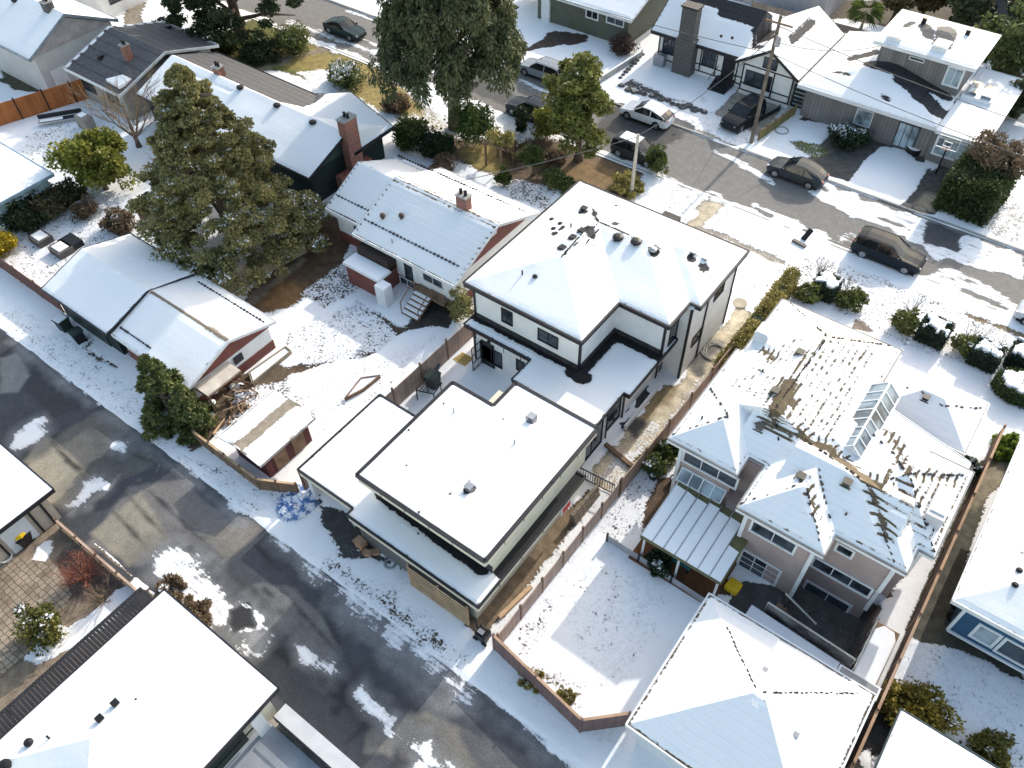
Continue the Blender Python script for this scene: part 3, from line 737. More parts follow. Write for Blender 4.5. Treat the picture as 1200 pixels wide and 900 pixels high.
# -- front street
S = Sheet(axis([(-260, 8), (-110, .4), (-60, .22), (6, .4), (30, 8), (300, 1)]), axis([(51.9, .2), (60.0, 1)]), (.20, .19, .177), .36)
S.poly([(-300, 51.2), (300, 51.2), (300, 52.35), (-300, 52.9)], -.42, rag=1.0)
S.line([(-70, 53.6), (-45, 54.6)], .5, -.05)
S.poly(P(540, 100, 600, 130, 640, 150, 700, 190, 690, 170, 640, 130, 560, 90), .45, (.10, .1, .1))
S.line(P(770, 200, 790, 212, 800, 228), .35, -.02, rag=.8)
S.poly(P(790, 205, 850, 240, 900, 258, 890, 270, 820, 238), .4, (.22, .21, .2))
S.line(P(885, 240, 930, 262, 955, 272, 990, 290), .28, -.25, rag=.6)
S.line(P(838, 178, 870, 192, 905, 215), .3, -.2, rag=.6)
S.line(P(950, 222, 1000, 250, 1060, 270, 1100, 300), .45, -.32, rag=.7)
S.poly(P(960, 213, 1046, 245, 1200, 300, 1200, 330, 1100, 300, 1060, 268, 990, 240), -.24, rag=.8)
S.poly(P(1085, 262, 1100, 262, 1130, 275, 1120, 295, 1080, 285), .4, (.075, .075, .08))
S.poly(P(1080, 330, 1130, 340, 1200, 375, 1200, 360, 1110, 310, 1095, 315), -.12, rag=.8)
S.poly(P(990, 270, 1005, 268, 1010, 300, 960, 290), .1, rag=.8)
S.line(P(730, 142, 770, 158), .2, -.2); S.line(P(735, 168, 805, 150), .12, -.1); S.line(P(610, 95, 650, 112), .3, -.1)
S.poly(P(430, 0, 470, 15, 520, 45, 600, 75, 590, 65, 500, 20, 450, 0), -.2)
S.line(P(405, 12, 440, 25), .25, -.2); S.line(P(420, 45, 470, 65), .3, -.15)
S.poly(P(715, 118, 805, 155, 760, 185, 690, 160), .45, (.085, .083, .08))
S.build('street', .012, ground_mat('street asphalt', .35, 1.3, .14, .4, .8, .55), depth=.03)
# kerbs
for nm, y0, y1 in (('kerb', 59.55, 59.72), ('kerb', 52.1, 52.26)):
    k = MB()
    for i in range(60):
        x = -110+i*2.4
        if nm == 'kerb' and y0 > 55 and -25.6 < x < -21.5: continue
        k.box(x, x+2.38, y0, y1, -.05, .13 if y0 > 55 else .05)
    o = k.build(nm, CONC); o['kind'] = 'structure'
# ------------------------------------------------------------------ buildings
RM_DARK = roof_mat('charcoal shingle under snow', (.035, .035, .04))
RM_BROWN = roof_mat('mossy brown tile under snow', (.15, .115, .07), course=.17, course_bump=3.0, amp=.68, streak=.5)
RM_TAN = roof_mat('tan shingle under snow', (.30, .25, .19))
RM_GREY = roof_mat('grey shingle under snow', (.10, .10, .105))
RM_MEM = roof_mat('black roof membrane under snow', (.02, .02, .023), course=50, course_bump=0)

# == white two-storey house with black trim
H = thing('white_house', 'white two-storey stucco house with black trim and a snowy hipped roof', 'house', (-18.7, 34, 0))
low = [(-24.3, 27.6), (-19.7, 27.6), (-19.7, 25.5), (-18.45, 25.3), (-18.45, 24.15), (-13.95, 24.15), (-13.95, 33.9), (-12.68, 33.9), (-12.68, 40.05), (-24.3, 40.05)]
wall(H, low, 0, 3.1, STUCCO)
upw = [(-24.6, 28.2), (-16.75, 28.2), (-16.75, 32.15), (-13.4, 32.15), (-13.4, 33.903), (-12.683, 33.903), (-12.683, 40.0), (-24.6, 40.0)]
wall(H, upw, 3.1, 6.15, STUCCO)
dk = roof(H, [(-24.75, -19.55, 27.15, 28.3, ''), (-19.55, -13.6, 25.2, 32.2, ''), (-18.3, -13.6, 23.98, 25.2, ''), (-13.6, -13.2, 31.2, 33.85, ''), (-16.8, -13.2, 28.2, 33.85, '')], 3.3, 0, RM_MEM,
          [(-24.6, 28.05, -16.9, 28.05, .2), (-16.5, 28.0, -16.5, 31.9, .28), (-16.5, 31.85, -13.4, 31.85, .3), (-16.9, 27.9, -16.2, 27.8, .5)], BLACK, .22, .22, 'flat_roof')
zf = roof(H, [(-25.05, -16.4, 27.75, 40.5, 'lrbf'), (-25.05, -13.0, 31.75, 40.5, 'lrbf'), (-25.05, -12.3, 34.2, 40.5, 'lrbf')], 6.2, .288, RM_DARK,
          [(-20.7, 32.2, -20.7, 36.0, .1), (-20.7, 36.0, -22.0, 37.4, .14), (-20.7, 36.1, -18.6, 36.1, .12), (-21.5, 37, -24.6, 40.2, -.04), (-15.6, 37.4, -12.6, 40.2, -.08), (-21.0, 35.3, -20.4, 34.8, .3)]+[(*at(px, py, 7.2)[:2], *at(px, py, 7.2)[:2], r_) for px, py, r_ in ((659, 292, .3), (671, 280, .3), (682, 272, .3), (684, 246, .3), (649, 269, .25), (657, 263, .25), (724, 281, .3), (745, 286, .3), (765, 296, .4), (812, 299, .35), (826, 306, .35), (720, 265, .3))], BLACK, .24, .24, ew=.13)
H_zf = zf
mb = MB()
for (a, b) in (((-24.6, 28.2), (-16.75, 28.2)), ((-16.75, 28.2), (-16.75, 32.15)), ((-16.75, 32.15), (-13.4, 32.15))):
    mb.bar((*a, 3.5), (*b, 3.5), .14, .38)
mb.build('base_flashing', DARK, H)
cb = MB()
for x, y in ((-24.6, 28.2), (-16.75, 28.2), (-13.4, 32.15), (-12.683, 33.903), (-12.683, 40.0), (-12.683, 36.2)): cb.box(x-.07, x+.07, y-.07, y+.07, 3.12, 6.1)
for x, y in ((-24.3, 27.6), (-13.95, 33.2), (-13.95, 29.0), (-12.68, 33.9), (-12.68, 40.05), (-12.68, 36.2)): cb.box(x-.072, x+.072, y-.072, y+.072, .05, 3.08)
build_each(cb, 'corner_trim', BLACK, H)
win_s(H, 28.2, (588.5, 361), (600, 381)); win_s(H, 28.2, (631.5, 385), (653, 408), nv=1)
win_s(H, 27.6, (563.5, 402), (588, 431), nv=1)
win_s(H, 27.6, (571, 443), (590, 466), nv=1, gl=GLASS, name='patio_door')
d = win_s(H, 27.6, (606, 421), (614, 436), nv=0)
winc_e(H, -13.95, (776, 432), .9, 1.5, nv=0); winc_e(H, -12.68, (816, 395), 1.1, .8, nv=0); winc_e(H, -12.683, (843, 340), 1.2, .9, nv=0)
winc_e(H, -13.4, (789, 389), .9, 1.5, nv=0)
window(H, 'E', -13.95, 24.4, 26.6, .1, 2.6, nv=1, name='patio_door'); window(H, 'E', -13.95, 27.2, 28.6, .6, 2.5, nv=0)
# open security door of the rear entrance
sd = MB(); x0, y0 = -23.75, 27.5
for u in (0, .9): sd.bar((x0-.02, y0-u, 0.1), (x0-.02, y0-u, 2.15), .05, .05)
for z in (.1, .75, 1.45, 2.15): sd.bar((x0-.02, y0, z), (x0-.02, y0-.9, z), .045, .045)
for k in range(5): sd.bar((x0-.02, y0-.15-k*.15, .1), (x0-.02, y0-.15-k*.15, 2.15), .02, .02)
sd.build('security_door', BLACK, H)
window(H, 'S', 27.6, -23.7, -22.8, .1, 2.15, nv=0, name='door', gl=DARK)
for px, py in ((659, 292), (671, 280), (682, 272), (684, 246)): box_vent(H, on(zf, px, py), .32, .16, PLASTK)
for px, py in ((649, 269), (657, 263), (647, 258)): vent_cap(H, on(zf, px, py), .2, .1)
for px, py in ((724, 281), (745, 286)): vent_cap(H, on(zf, px, py), .36, .3, PLASTK)
for px, py in ((765, 295), (770, 292)): vent_cap(H, on(zf, px, py), .26, .25, METAL)
for px, py in ((812, 298), (826, 305)): box_vent(H, on(zf, px, py), .3, .22, METAL)
for px, py in ((612, 323), (669, 268)): pipe(H, on(zf, px, py), .4)
vent_cap(H, on(zf, 627, 326), .17, .2)
hip_tiles(H, zf, [(658, 303, 690, 266), (711, 242, 727, 243), (684, 290, 702, 270), (690, 284, 700, 294)], mat('exposed shingle', (.03, .03, .033), .8), .08, 'shingle_patch', 4.5, .8)
wl = MB()
for y in (29.7, 31.5): wl.box(-13.94, -13.78, y-.09, y+.09, 1.9, 2.15)
wl.box(-23.2, -23.0, 27.44, 27.6, 2.3, 2.5); build_each(wl, 'wall_lamp', BLACK, H)
dp = MB()
for y in (24.3, 27.0, 33.0): dp.tube([(-13.86, y, 0.1), (-13.86, y, 3.1)], .05, 6)
for x in (-23.8, -21.6, -20.3): dp.box(x-.02, x+.02, 27.12, 27.15, 2.7, 3.1)
build_each(dp, 'downpipe', BLACK, H)
# balcony-like recess at the front eave
MB().box(-18.6, -17.4, 40.5, 41.0, 5.95, 6.3).build('eave_box', BLACK, H)

# == lane house with flat roofs
K = thing('lane_house', 'cream lane house with two stacked flat snowy roofs beside the asphalt lane', 'house', (-17, 18, 0))
wall(K, [(-21.1, 13.45), (-12.95, 13.3), (-12.95, 21.7), (-14.0, 21.7), (-14.0, 23.3), (-18.4, 23.3), (-18.4, 21.5), (-21.1, 21.5)], 0, 2.35, CREAM)
lz = roof(K, [(-25.55, -21.3, 13.4, 20.1, ''), (-21.3, -12.4, 12.9, 15.2, ''), (-21.3, -20.5, 14.0, 20.1, ''), (-13.9, -12.4, 12.9, 22.4, '')], 2.62, 0, RM_MEM,
          [(-20.6, 15.05, -13.6, 14.75, .42), (-12.7, 15.2, -12.7, 22.6, .45)], BLACK, .16, .2, 'flat_roof', ew=.12)
fz = MB()
for a, b in (((-25.5, 13.45), (-21.25, 13.45)), ((-21.25, 12.96), (-12.46, 12.96)), ((-12.46, 12.96), (-12.46, 22.4))): fz.bar((*a, 2.3), (*b, 2.3), .07, .34)
fz.build('fascia_board', CREAM, K)
wall(K, [(-20.6, 15.1), (-13.0, 14.85), (-13.0, 23.2), (-18.9, 23.2), (-18.9, 21.3), (-20.6, 21.3)], 2.68, 4.75, CREAM, 'storey_wall')
uz = roof(K, [(-21.15, -18.25, 14.05, 21.85, ''), (-18.25, -12.77, 14.05, 23.9, '')], 5.1, 0, RM_MEM, [(x_, y_, x_, y_, r_) for x_, y_, r_ in ((-16.2, 17.2, .02), (-15.9, 16.4, .0), (-16.5, 16.0, .03), (-15.6, 15.7, .0), (-19.5, 16.0, .0), (-14.5, 20, .0), (-17.3, 21.4, .02))]+[(*at(px, py, 5.15)[:2], *at(px, py, 5.15)[:2], .28) for px, py in ((550, 573), (623, 491))], BLACK, .12, .25, ew=.2)
fz = MB()
for a, b in (((-21.1, 14.1), (-12.82, 14.1)), ((-12.82, 14.1), (-12.82, 23.85)), ((-21.1, 14.1), (-21.1, 21.8)), ((-21.1, 21.8), (-18.3, 21.8)), ((-18.3, 21.8), (-18.3, 23.85)), ((-18.3, 23.85), (-12.82, 23.85))):
    fz.bar((*a, 4.8), (*b, 4.8), .09, .42)
fz.build('fascia_board', CREAM, K)
MB().box(-21.0, -12.9, 14.2, 21.7, 4.55, 4.6).box(-18.2, -12.9, 21.7, 23.8, 4.55, 4.6).build('soffit', CREAM, K)
t_ = MB()
for x in (-19.5, -17.9, -16.3, -14.8): t_.box(x-.02, x+.02, 14.04, 14.055, 4.62, 5.0)
for y in (15.6, 17.2, 18.8, 20.4, 22.0): t_.box(-12.775, -12.76, y-.02, y+.02, 4.62, 5.0)
for y in (14.6, 16.5, 18.4, 20.3): t_.box(-12.42, -12.405, y-.02, y+.02, 2.2, 2.48)
build_each(t_, 'panel_joint', BLACK, K)
MB().bar((-20.62, 15.06, 2.95), (-13.0, 14.81, 2.95), .08, .5).build('base_flashing', DARK, K)
for i, (x0, x1) in enumerate(((-20.2, -18.4), (-17.6, -16.2))):
    y0 = 15.05-(x0+20.6)*.0355; MB().box(x0, x1, y0-.05, y0, 3.8, 4.3).build('window', BLACK, K)
for x, y in ((-25.2, 13.75), (-21.3, 13.75), (-17.1, 13.25)): MB().box(x-.16, x+.16, y-.14, y+.14, 0, 2.4).build('post', WHITE, K)
MB().box(-20.9, -17.4, 13.18, 13.3, .05, 2.05).build('garage_door', mat('grey garage door', (.13, .13, .135), .5, .15, lines=(.5, .4)), K)
lt = MB()
MB().box(-17.0, -13.05, 12.86, 12.9, 0, 2.15).build('screen_backing', DARK, K)
for k in range(7): lt.box(-17.0, -13.05, 12.7, 12.74, .1+k*.31, .23+k*.31)
for x in (-17.0, -15.0, -13.1): lt.box(x-.05, x+.05, 12.76, 12.84, 0, 2.1)
lt.build('slat_screen', WOOD, K)
MB().box(-15.4, -13.3, 13.19, 13.28, 1.5, 2.2).build('window', BLACK, K)
for px, py in ((550, 573), (623, 491)): box_vent(K, (*at(px, py, 5.15)[:2], 5.13), .34, .3)
for px, py in ((532, 483), (603, 520)): pipe(K, (*at(px, py, 5.2)[:2], 5.15), .38, .05, METAL)
for px, py in ((479, 504), (491, 600), (520, 473), (647, 565), (490, 625)): vent_cap(K, (*at(px, py, 5.2)[:2], 5.15), .06, .08)
MB().box(-12.39, -12.36, 20.0, 21.0, 1.75, 2.4).build('sign_board', WHITE, K)
MB().box(-12.357, -12.34, 20.15, 20.85, 1.85, 2.3).build('red_panel', mat('red sign paint', (.6, .03, .03), .5), K)

# == maroon bungalow
B = thing('bungalow', 'white and maroon bungalow with a snowy gable roof and small brick chimney', 'house', (-33, 34.5, 0))
wall(B, [(-40.3, 31.3), (-36.7, 31.3), (-36.7, 30.2), (-28.2, 30.2), (-28.2, 38.9), (-40.3, 38.9)], .9, 2.95, STUCCO)
wall(B, [(-40.35, 31.25), (-36.75, 31.25), (-36.75, 30.15), (-28.15, 30.15), (-28.15, 38.95), (-40.35, 38.95)], 0, .9, REDSIDE, 'base_wall')
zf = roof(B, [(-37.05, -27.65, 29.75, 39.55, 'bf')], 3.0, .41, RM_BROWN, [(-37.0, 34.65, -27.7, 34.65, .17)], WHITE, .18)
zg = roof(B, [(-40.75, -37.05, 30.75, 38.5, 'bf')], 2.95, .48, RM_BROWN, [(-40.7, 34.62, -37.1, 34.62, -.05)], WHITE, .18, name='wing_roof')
gable_wall(B, 'E', -28.1, 30.2, 38.9, 2.95, 4.85, REDSIDE); MB().box(-28.08, -28.02, 34.2, 34.9, 4.0, 4.5).build('window', WHITE, B)
chimney(B, *on(zf, 544, 244)[:2], 4.6, 6.0, .9, .6)
for px, py in ((449, 257), (471, 257)): vent_cap(B, on(zf, px, py), .2, .45, mat('rusty metal', (.08, .05, .04), .6)); 
for px, py in ((460, 286), (435, 251)): pipe(B, on(zf, px, py), .45, .05, METAL)
def rail(root, y, x0, x1, zz, n): eave_beads(root, (x0, y, zz(x0, y)+.12), (x1, y, zz(x0, y)+.12), n, .055)
rail(B, 31.0, -37.0, -28.2, zf, 26); rail(B, 31.9, -40.5, -37.2, zg, 10); rail(B, 38.3, -40.3, -27.9, lambda x, y: 3.5, 44)
# lean-to entry porch
MB().box(-36.4, -33.4, 28.1, 30.15, 0, 1.75).build('porch', REDSIDE, B)
MB().prism([(-36.55, 27.95), (-33.1, 27.95), (-33.1, 29.3), (-36.55, 29.3)], 1.78, 1.9).build('porch_roof', WHITE, B)
MB().prism([(-36.5, 28.0), (-33.15, 28.0), (-33.15, 29.25), (-36.5, 29.25)], 1.9, 1.99).build('porch_snow', SNOW, B)
MB().box(-36.3, -33.4, 29.3, 30.18, 1.6, 2.6).build('porch_gable', mat('dark cladding', (.05, .035, .03), .8), B)
st = MB(); sn = MB()
for i in range(5):
    st.box(-31.2, -29.7, 27.9+i*.33, 28.3+i*.33, .05+i*.19, .2+i*.19); sn.box(-31.15, -29.75, 27.92+i*.33, 28.2+i*.33, .2+i*.19, .25+i*.19)
s_ = st.build('steps', OLDWOOD, B); sn.build('step_snow', SNOW, s_)
MB().box(-31.4, -28.6, 29.5, 30.15, .85, 1.05).build('landing', OLDWOOD, B)
r_ = MB()
for x in (-31.2, -29.6): r_.bar((x, 27.9, 1.0), (x, 29.5, 1.95), .06, .06); r_.bar((x, 27.95, 0), (x, 27.95, 1.0), .05, .05); r_.bar((x, 29.5, 1), (x, 29.5, 1.95), .05, .05)
r_.bar((-29.6, 29.5, 1.95), (-28.3, 29.5, 1.95), .08, .05); build_each(r_, 'handrail', OLDWOOD, B)
window(B, 'S', 30.2, -32.6, -32.0, 1.0, 2.7, fr=BLACK, nv=0, name='door'); window(B, 'S', 30.15, -33.2, -31.9, .25, .8, fr=WHITE, nv=1)
window(B, 'S', 31.3, -38.6, -37.4, 1.6, 2.6, fr=WHITE, nv=1); window(B, 'S', 30.2, -30.9, -29.2, 1.7, 2.6, fr=WHITE, nv=1)

# == pair of garages by the lane
A = thing('green_garage', 'dark green double garage with an unbroken snow-covered gable roof, left of the red one', 'garage', (-47, 17, 0))
wall(A, [(-50.2, 14.0), (-43.6, 14.0), (-43.6, 20.3), (-50.2, 20.3)], 0, 2.55, DKGREEN)
roof(A, [(-50.6, -43.25, 13.5, 20.75, 'bf')], 2.6, .29, RM_DARK, [], BLACK, .2)
gable_wall(A, 'E', -43.5, 14.0, 20.3, 2.55, 3.4, DKGREEN)
MB().box(-49.4, -45, 13.93, 14.0, .05, 2.1).build('garage_door', PLASTG, A)
A2 = thing('red_garage', 'red-gabled garage with snow on its roof and a brown bare ridge', 'garage', (-39.5, 17, 0))
wall(A2, [(-43.1, 14.2), (-35.9, 14.2), (-35.9, 20.4), (-43.1, 20.4)], .8, 2.0, STUCCO)
wall(A2, [(-43.15, 14.15), (-35.85, 14.15), (-35.85, 20.45), (-43.15, 20.45)], 0, .8, REDSIDE, 'base_wall')
wall(A2, [(-43.15, 14.15), (-35.85, 14.15), (-35.85, 20.45), (-43.15, 20.45)], 2.0, 2.35, REDSIDE, 'frieze_wall')
zf = roof(A2, [(-43.2, -35.5, 13.75, 20.85, 'bf')], 2.4, .33, RM_TAN, [(-43.0, 17.3, -35.6, 17.3, .14), (-37.5, 17.3, -35.6, 17.3, .22)], WHITE, .18)
gable_wall(A2, 'E', -35.83, 14.2, 20.4, 2.35, 3.42, REDSIDE)
eave_beads(A2, (-43, 14.4, 2.75), (-39.8, 14.4, 2.75), 14); eave_beads(A2, (-42.4, 20.2, 2.75), (-35.7, 20.2, 2.75), 22)
MB().box(-35.86, -35.8, 17.3, 18.0, 1.15, 1.75).build('window', BLACK, A2)
aw = MB(); aw.prism([(-35.8, 14.2), (-34.5, 14.2), (-34.5, 16.9), (-35.8, 16.9)], 1.75, 1.83); a_ = aw.build('awning', OLDWOOD, A2)
MB().box(-35.78, -34.55, 14.25, 16.85, 1.83, 1.92).build('awning_snow', mat('dirty snow', (.6, .55, .47), .7), a_)
for y in (14.3, 16.8): MB().box(-34.65, -34.55, y-.05, y+.05, 0, 1.75).build('awning_post', OLDWOOD, a_)

# == little shed
D = thing('garden_shed', 'low maroon shed with a shallow snowy roof bare along its tan ridge', 'shed', (-29.5, 14.6, 0))
wall(D, [(-31.0, 13.0), (-28.2, 13.0), (-28.2, 16.4), (-31.0, 16.4)], 0, 1.95, mat('maroon boards', (.12, .04, .04), .8, board=.2))
sx = (-29.9, .28)
zf = roof(D, [(-31.4, -27.8, 12.5, 16.8, 'lr')], 2.1, .22, RM_TAN, [(-29.55, 12.4, -29.55, 16.9, .32)], RM_TAN, .1, .2)
for y in (13.6, 15.0): MB().box(-28.2, -28.12, y, y+.9, .2, 1.6).build('door', OLDWOOD, D)

# == dark green house behind the golden conifer
G = thing('green_house', 'dark green house with a tall red brick chimney on its gable end', 'house', (-49, 38, 0))
wall(G, [(-65.3, 33.2), (-44.9, 33.2), (-44.9, 41.2), (-65.3, 41.2)], 0, 2.95, DKGREEN)
zf = roof(G, [(-65.8, -44.4, 32.6, 41.6, 'bf'), (-52.8, -43.9, 37.1, 41.75, 'lr')], 3.0, .36, RM_GREY,
          [([(-66, 37.35), (-52.2, 37.35), (-50.5, 38.3), (-51.5, 41.7), (-66, 41.7)], .4), (-62, 36.3, -57, 36.3, -.02), (-50.3, 39.0, -49.0, 40.5, .02)], BLACK, .2)
gable_wall(G, 'E', -44.8, 33.2, 41.2, 2.95, 4.5, GREENSIDE)
chimney(G, -44.3, 37.3, 0, 5.9, .8, 1.3)
MB().box(-44.65, -44.0, 35.4, 38.9, 0, 1.6).build('chimney_base', BRICK, G)
for px, py in ((367, 146), (325, 126), (282, 105)): vent_cap(G, on(zf, px, py), .32, .3)
MB().bar((-44.3, 41.9, 2.85), (-44.2, 40.2, 2.7), .12, .12).build('gutter_end', WHITE, G)
chimney(G, *on(zf, 258, 88)[:2], 3.5, 5.2, .7, .7)

# == top-left houses
T = thing('grey_gable_house', 'big pale grey gabled house under unbroken snow in the far corner', 'house', (-84, 34, 0))
wall(T, [(-95, 30.4), (-77.2, 30.4), (-77.2, 38.6), (-95, 38.6)], 0, 3.95, mat('pale render', (.52, .51, .5), .8, .06))
zf = roof(T, [(-96, -76.8, 29.8, 39.2, 'bf')], 4.0, .5, RM_GREY, [], mat('grey fascia', (.25, .28, .32), .5), .22, .4)
gable_wall(T, 'E', -77.1, 30.4, 38.6, 3.95, 6.0, mat('lilac grey siding', (.42, .38, .38), .7, lines=(.25, .2)))
chimney(T, *on(zf, 58, 12)[:2], 5.4, 7.0, .8, .8, DKSTONE); vent_cap(T, on(zf, 18, 3), .3, .3)
MB().box(-77.18, -77.1, 31.2, 32.6, .3, 2.2).build('door', WHITE, T)
T2 = thing('slate_roof_house', 'low grey house with a bare dark shingle roof and slim brick chimney', 'house', (-68, 36, 0))
wall(T2, [(-74.3, 32.2), (-67.4, 32.2), (-67.4, 42.0), (-74.3, 42.0)], 0, 2.95, mat('grey siding', (.36, .35, .34), .7, lines=(.25, .3)))
zf = roof(T2, [(-75, -66.7, 31.6, 42.6, 'bf')], 3.0, .3, RM_GREY, [([(-74.7, 31.4), (-63, 31.4), (-63, 42.4), (-74.7, 42.4)], .4)], WHITE, .2)
chimney(T2, *on(zf, 152, 70)[:2], 3.6, 5.4, .6, .6)
for px, py in ((119, 68), (198, 33)): box_vent(T2, on(zf, px, py), .4, .25, PLASTK)
MB().prism(pts([125, 95, 165, 85, 168, 88, 140, 104], 3.4), 3.35, 3.62).build('snow_patch', SNOW, T2)
window(T2, 'S', 32.2, -73.8, -72, 1.2, 2.3, nv=2); window(T2, 'S', 32.2, -70, -68.5, 1.2, 2.3, nv=1)
T3 = thing('blue_shed', 'pale blue ribbed shed with a snowy roof at the picture edge', 'shed', (-66, 20, 0))
wall(T3, [(-71, 17.0), (-62.2, 17.0), (-62.2, 21.3), (-71, 21.3)], 0, 2.5, mat('pale blue ribbed metal', (.42, .55, .6), .5, .1, board=.3))
roof(T3, [(-72, -61.7, 18.9, 21.75, ''), (-72, -61.7, 16.5, 18.9, '')], 2.62, 0, RM_GREY, [], mat('blue fascia', (.3, .42, .5), .5), .15, .4)
window(T3, 'E', -62.2, 17.6, 19.6, 1.0, 1.9, fr=WHITE, nv=2)
T4 = thing('distant_red_house', 'far house corner with white wall and red trim behind the grey gable', 'house', (-92, 47, 0))
wall(T4, [(-98, 43), (-86.5, 43), (-86.5, 50), (-98, 50)], 0, 3, STUCCO); roof(T4, [(-98.5, -86, 42.5, 50.5, 'lrbf')], 3.0, .35, RM_GREY, [], mat('red trim', (.3, .06, .05), .6), .3, .5)
window(T4, 'E', -86.5, 44, 46.5, 1.2, 2.4, nv=1)

# == south of the lane
U = thing('lane_garage', 'cream garage corner with a snowy roof and black gutter across the lane', 'garage', (-38, 1, 0))
wall(U, [(-42, 4.1), (-35.9, 4.1), (-35.9, -5), (-42, -5)], 0, 2.6, mat('beige stucco', (.5, .42, .34), .8, .08))
roof(U, [(-43, -35.3, -5.5, 4.6, 'lrbf')], 2.75, .25, RM_DARK, [], BLACK, .18)
MB().box(-35.9, -35.84, 1.2, 2.7, .05, 2.05).build('door', mat('white steel door', (.62, .64, .68), .35, .05), U)
for y in (.9, 2.9, 3.6): MB().box(-35.9, -35.82, y, y+.12, 0, 2.5).build('door_trim', BLACK, U)
window(U, 'E', -35.9, -1.6, .3, 1.0, 2.2, nv=0)
V_ = thing('hip_roof_house', 'large house with an unbroken snowy hip roof and black gutter in the near corner', 'house', (-22, -2, 0))
wall(V_, [(-25.0, 3.9), (-17.8, 3.9), (-17.8, -5.6), (-25.0, -5.6)], 0, 2.6, CREAM)
zf = roof(V_, [(-25.5, -17.25, -6.1, 4.4, 'lrbf')], 2.8, .36, RM_DARK, [], BLACK, .2)
for px, py in ((119, 844), (137, 826)): box_vent(V_, on(zf, px, py), .26, .25, PLASTK)
vent_cap(V_, on(zf, 36, 872), .2, .3); pipe(V_, on(zf, 59, 866), .35); vent_cap(V_, on(zf, 160, 820), .06, .1); vent_cap(V_, on(zf, 8, 899), .3, .3)
dkm = mat('grey deck slabs', (.30, .32, .35), .55, .15, .7)
MB().box(-17.78, -12.4, -6, 3.3, 0, .45).build('deck', dkm, V_)
wr = MB().box(-17.3, -11.6, 3.55, 4.3, 0, 1.05).build('parapet', mat('pale parapet slabs', (.55, .56, .58), .6, .08), V_)
rl = MB(); rl.bar((-17.2, 3.5, 1.25), (-11.7, 3.5, 1.25), .07, .05)
for k in range(28): x = -17.2+k*.2; rl.box(x-.015, x+.015, 3.485, 3.515, .5, 1.25)
rl.bar((-17.6, 3.0, 1.25), (-17.6, -3, 1.25), .07, .05); rl.build('railing', BLACK, V_)
MB().box(-17.79, -17.7, -2.0, 2.2, .3, 2.3).build('sliding_door', PLASTG, V_)
MB().box(-17.5, -17.3, 2.6, 3.2, .45, 2.4).build('corner_post', WHITE, V_)
W_ = thing('slatted_pergola', 'long black slatted walkway roof beside the large snowy hip roof', 'pergola', (-27, 0, 0))
sl_ = MB()
for k in range(60):
    y = 3.9-k*.19; sl_.box(-27.45, -25.9, y-.168, y, 1.60, 1.68)
sl_.build('slat_roof', mat('charcoal slats', (.028, .028, .032), .6, .25), W_)
for x in (-27.4, -26.0): MB().bar((x, 3.9, 1.58), (x, -7.5, 1.58), .08, .14).build('beam', BLACK, W_)
for x in (-27.38, -26.02):
    for y in (3.7, 0, -3.7): MB().box(x-.05, x+.05, y-.05, y+.05, 0, 1.55).build('post', BLACK, W_)

# == taupe house
Q = thing('taupe_house', 'large taupe house with many snowy tiled hips, brown ridges and a glazed skylight', 'house', (-2.5, 31, 0))
wall(Q, [(-8.6, 25.7), (-5.6, 25.7), (-5.6, 26.5), (-4.0, 26.5), (-4.0, 24.0), (-.5, 24.0), (-.5, 25.2), (2.9, 25.2), (2.9, 26.8), (3.6, 26.8), (3.6, 31.7), (-.9, 31.7), (-2.2, 34), (-2.2, 37.8), (-8.5, 37.8)], 2.7, 5.5, TAUPE, 'storey_wall')
wall(Q, [(-8.6, 25.7), (-5.6, 25.7), (-5.0, 24.15), (-.5, 24.02), (-.5, 25.6), (2.9, 25.6), (2.9, 26.9), (3.55, 26.9), (3.55, 38.0), (-8.4, 38.0)], -1.25, 2.7, TAUPE)
QR = [(-9.3, -5.3, 25.1, 33, 'lrb'), (-8.95, -1.65, 28.6, 38.35, 'lrf'), (-3.6, 2.3, 25.9, 28.9, 'bf', .6), (-6.3, -3.6, 26.5, 28.7, 'b', .05), (-4.5, 0.0, 23.4, 31, 'lrb'), (-1.95, 3.4, 24.75, 31.5, 'lrb'), (-1.3, 4.15, 26.3, 32.25, 'lrbf')]
_zq = lambda x, y: max([5.6]+[5.6+.505*min([1e9 if s not in sd else v for s, v in (('l', x-x0), ('r', x1-x), ('b', y-y0), ('f', y1-y))]) for x0, x1, y0, y1, sd, *_ in QR if x0 <= x <= x1 and y0 <= y <= y1])
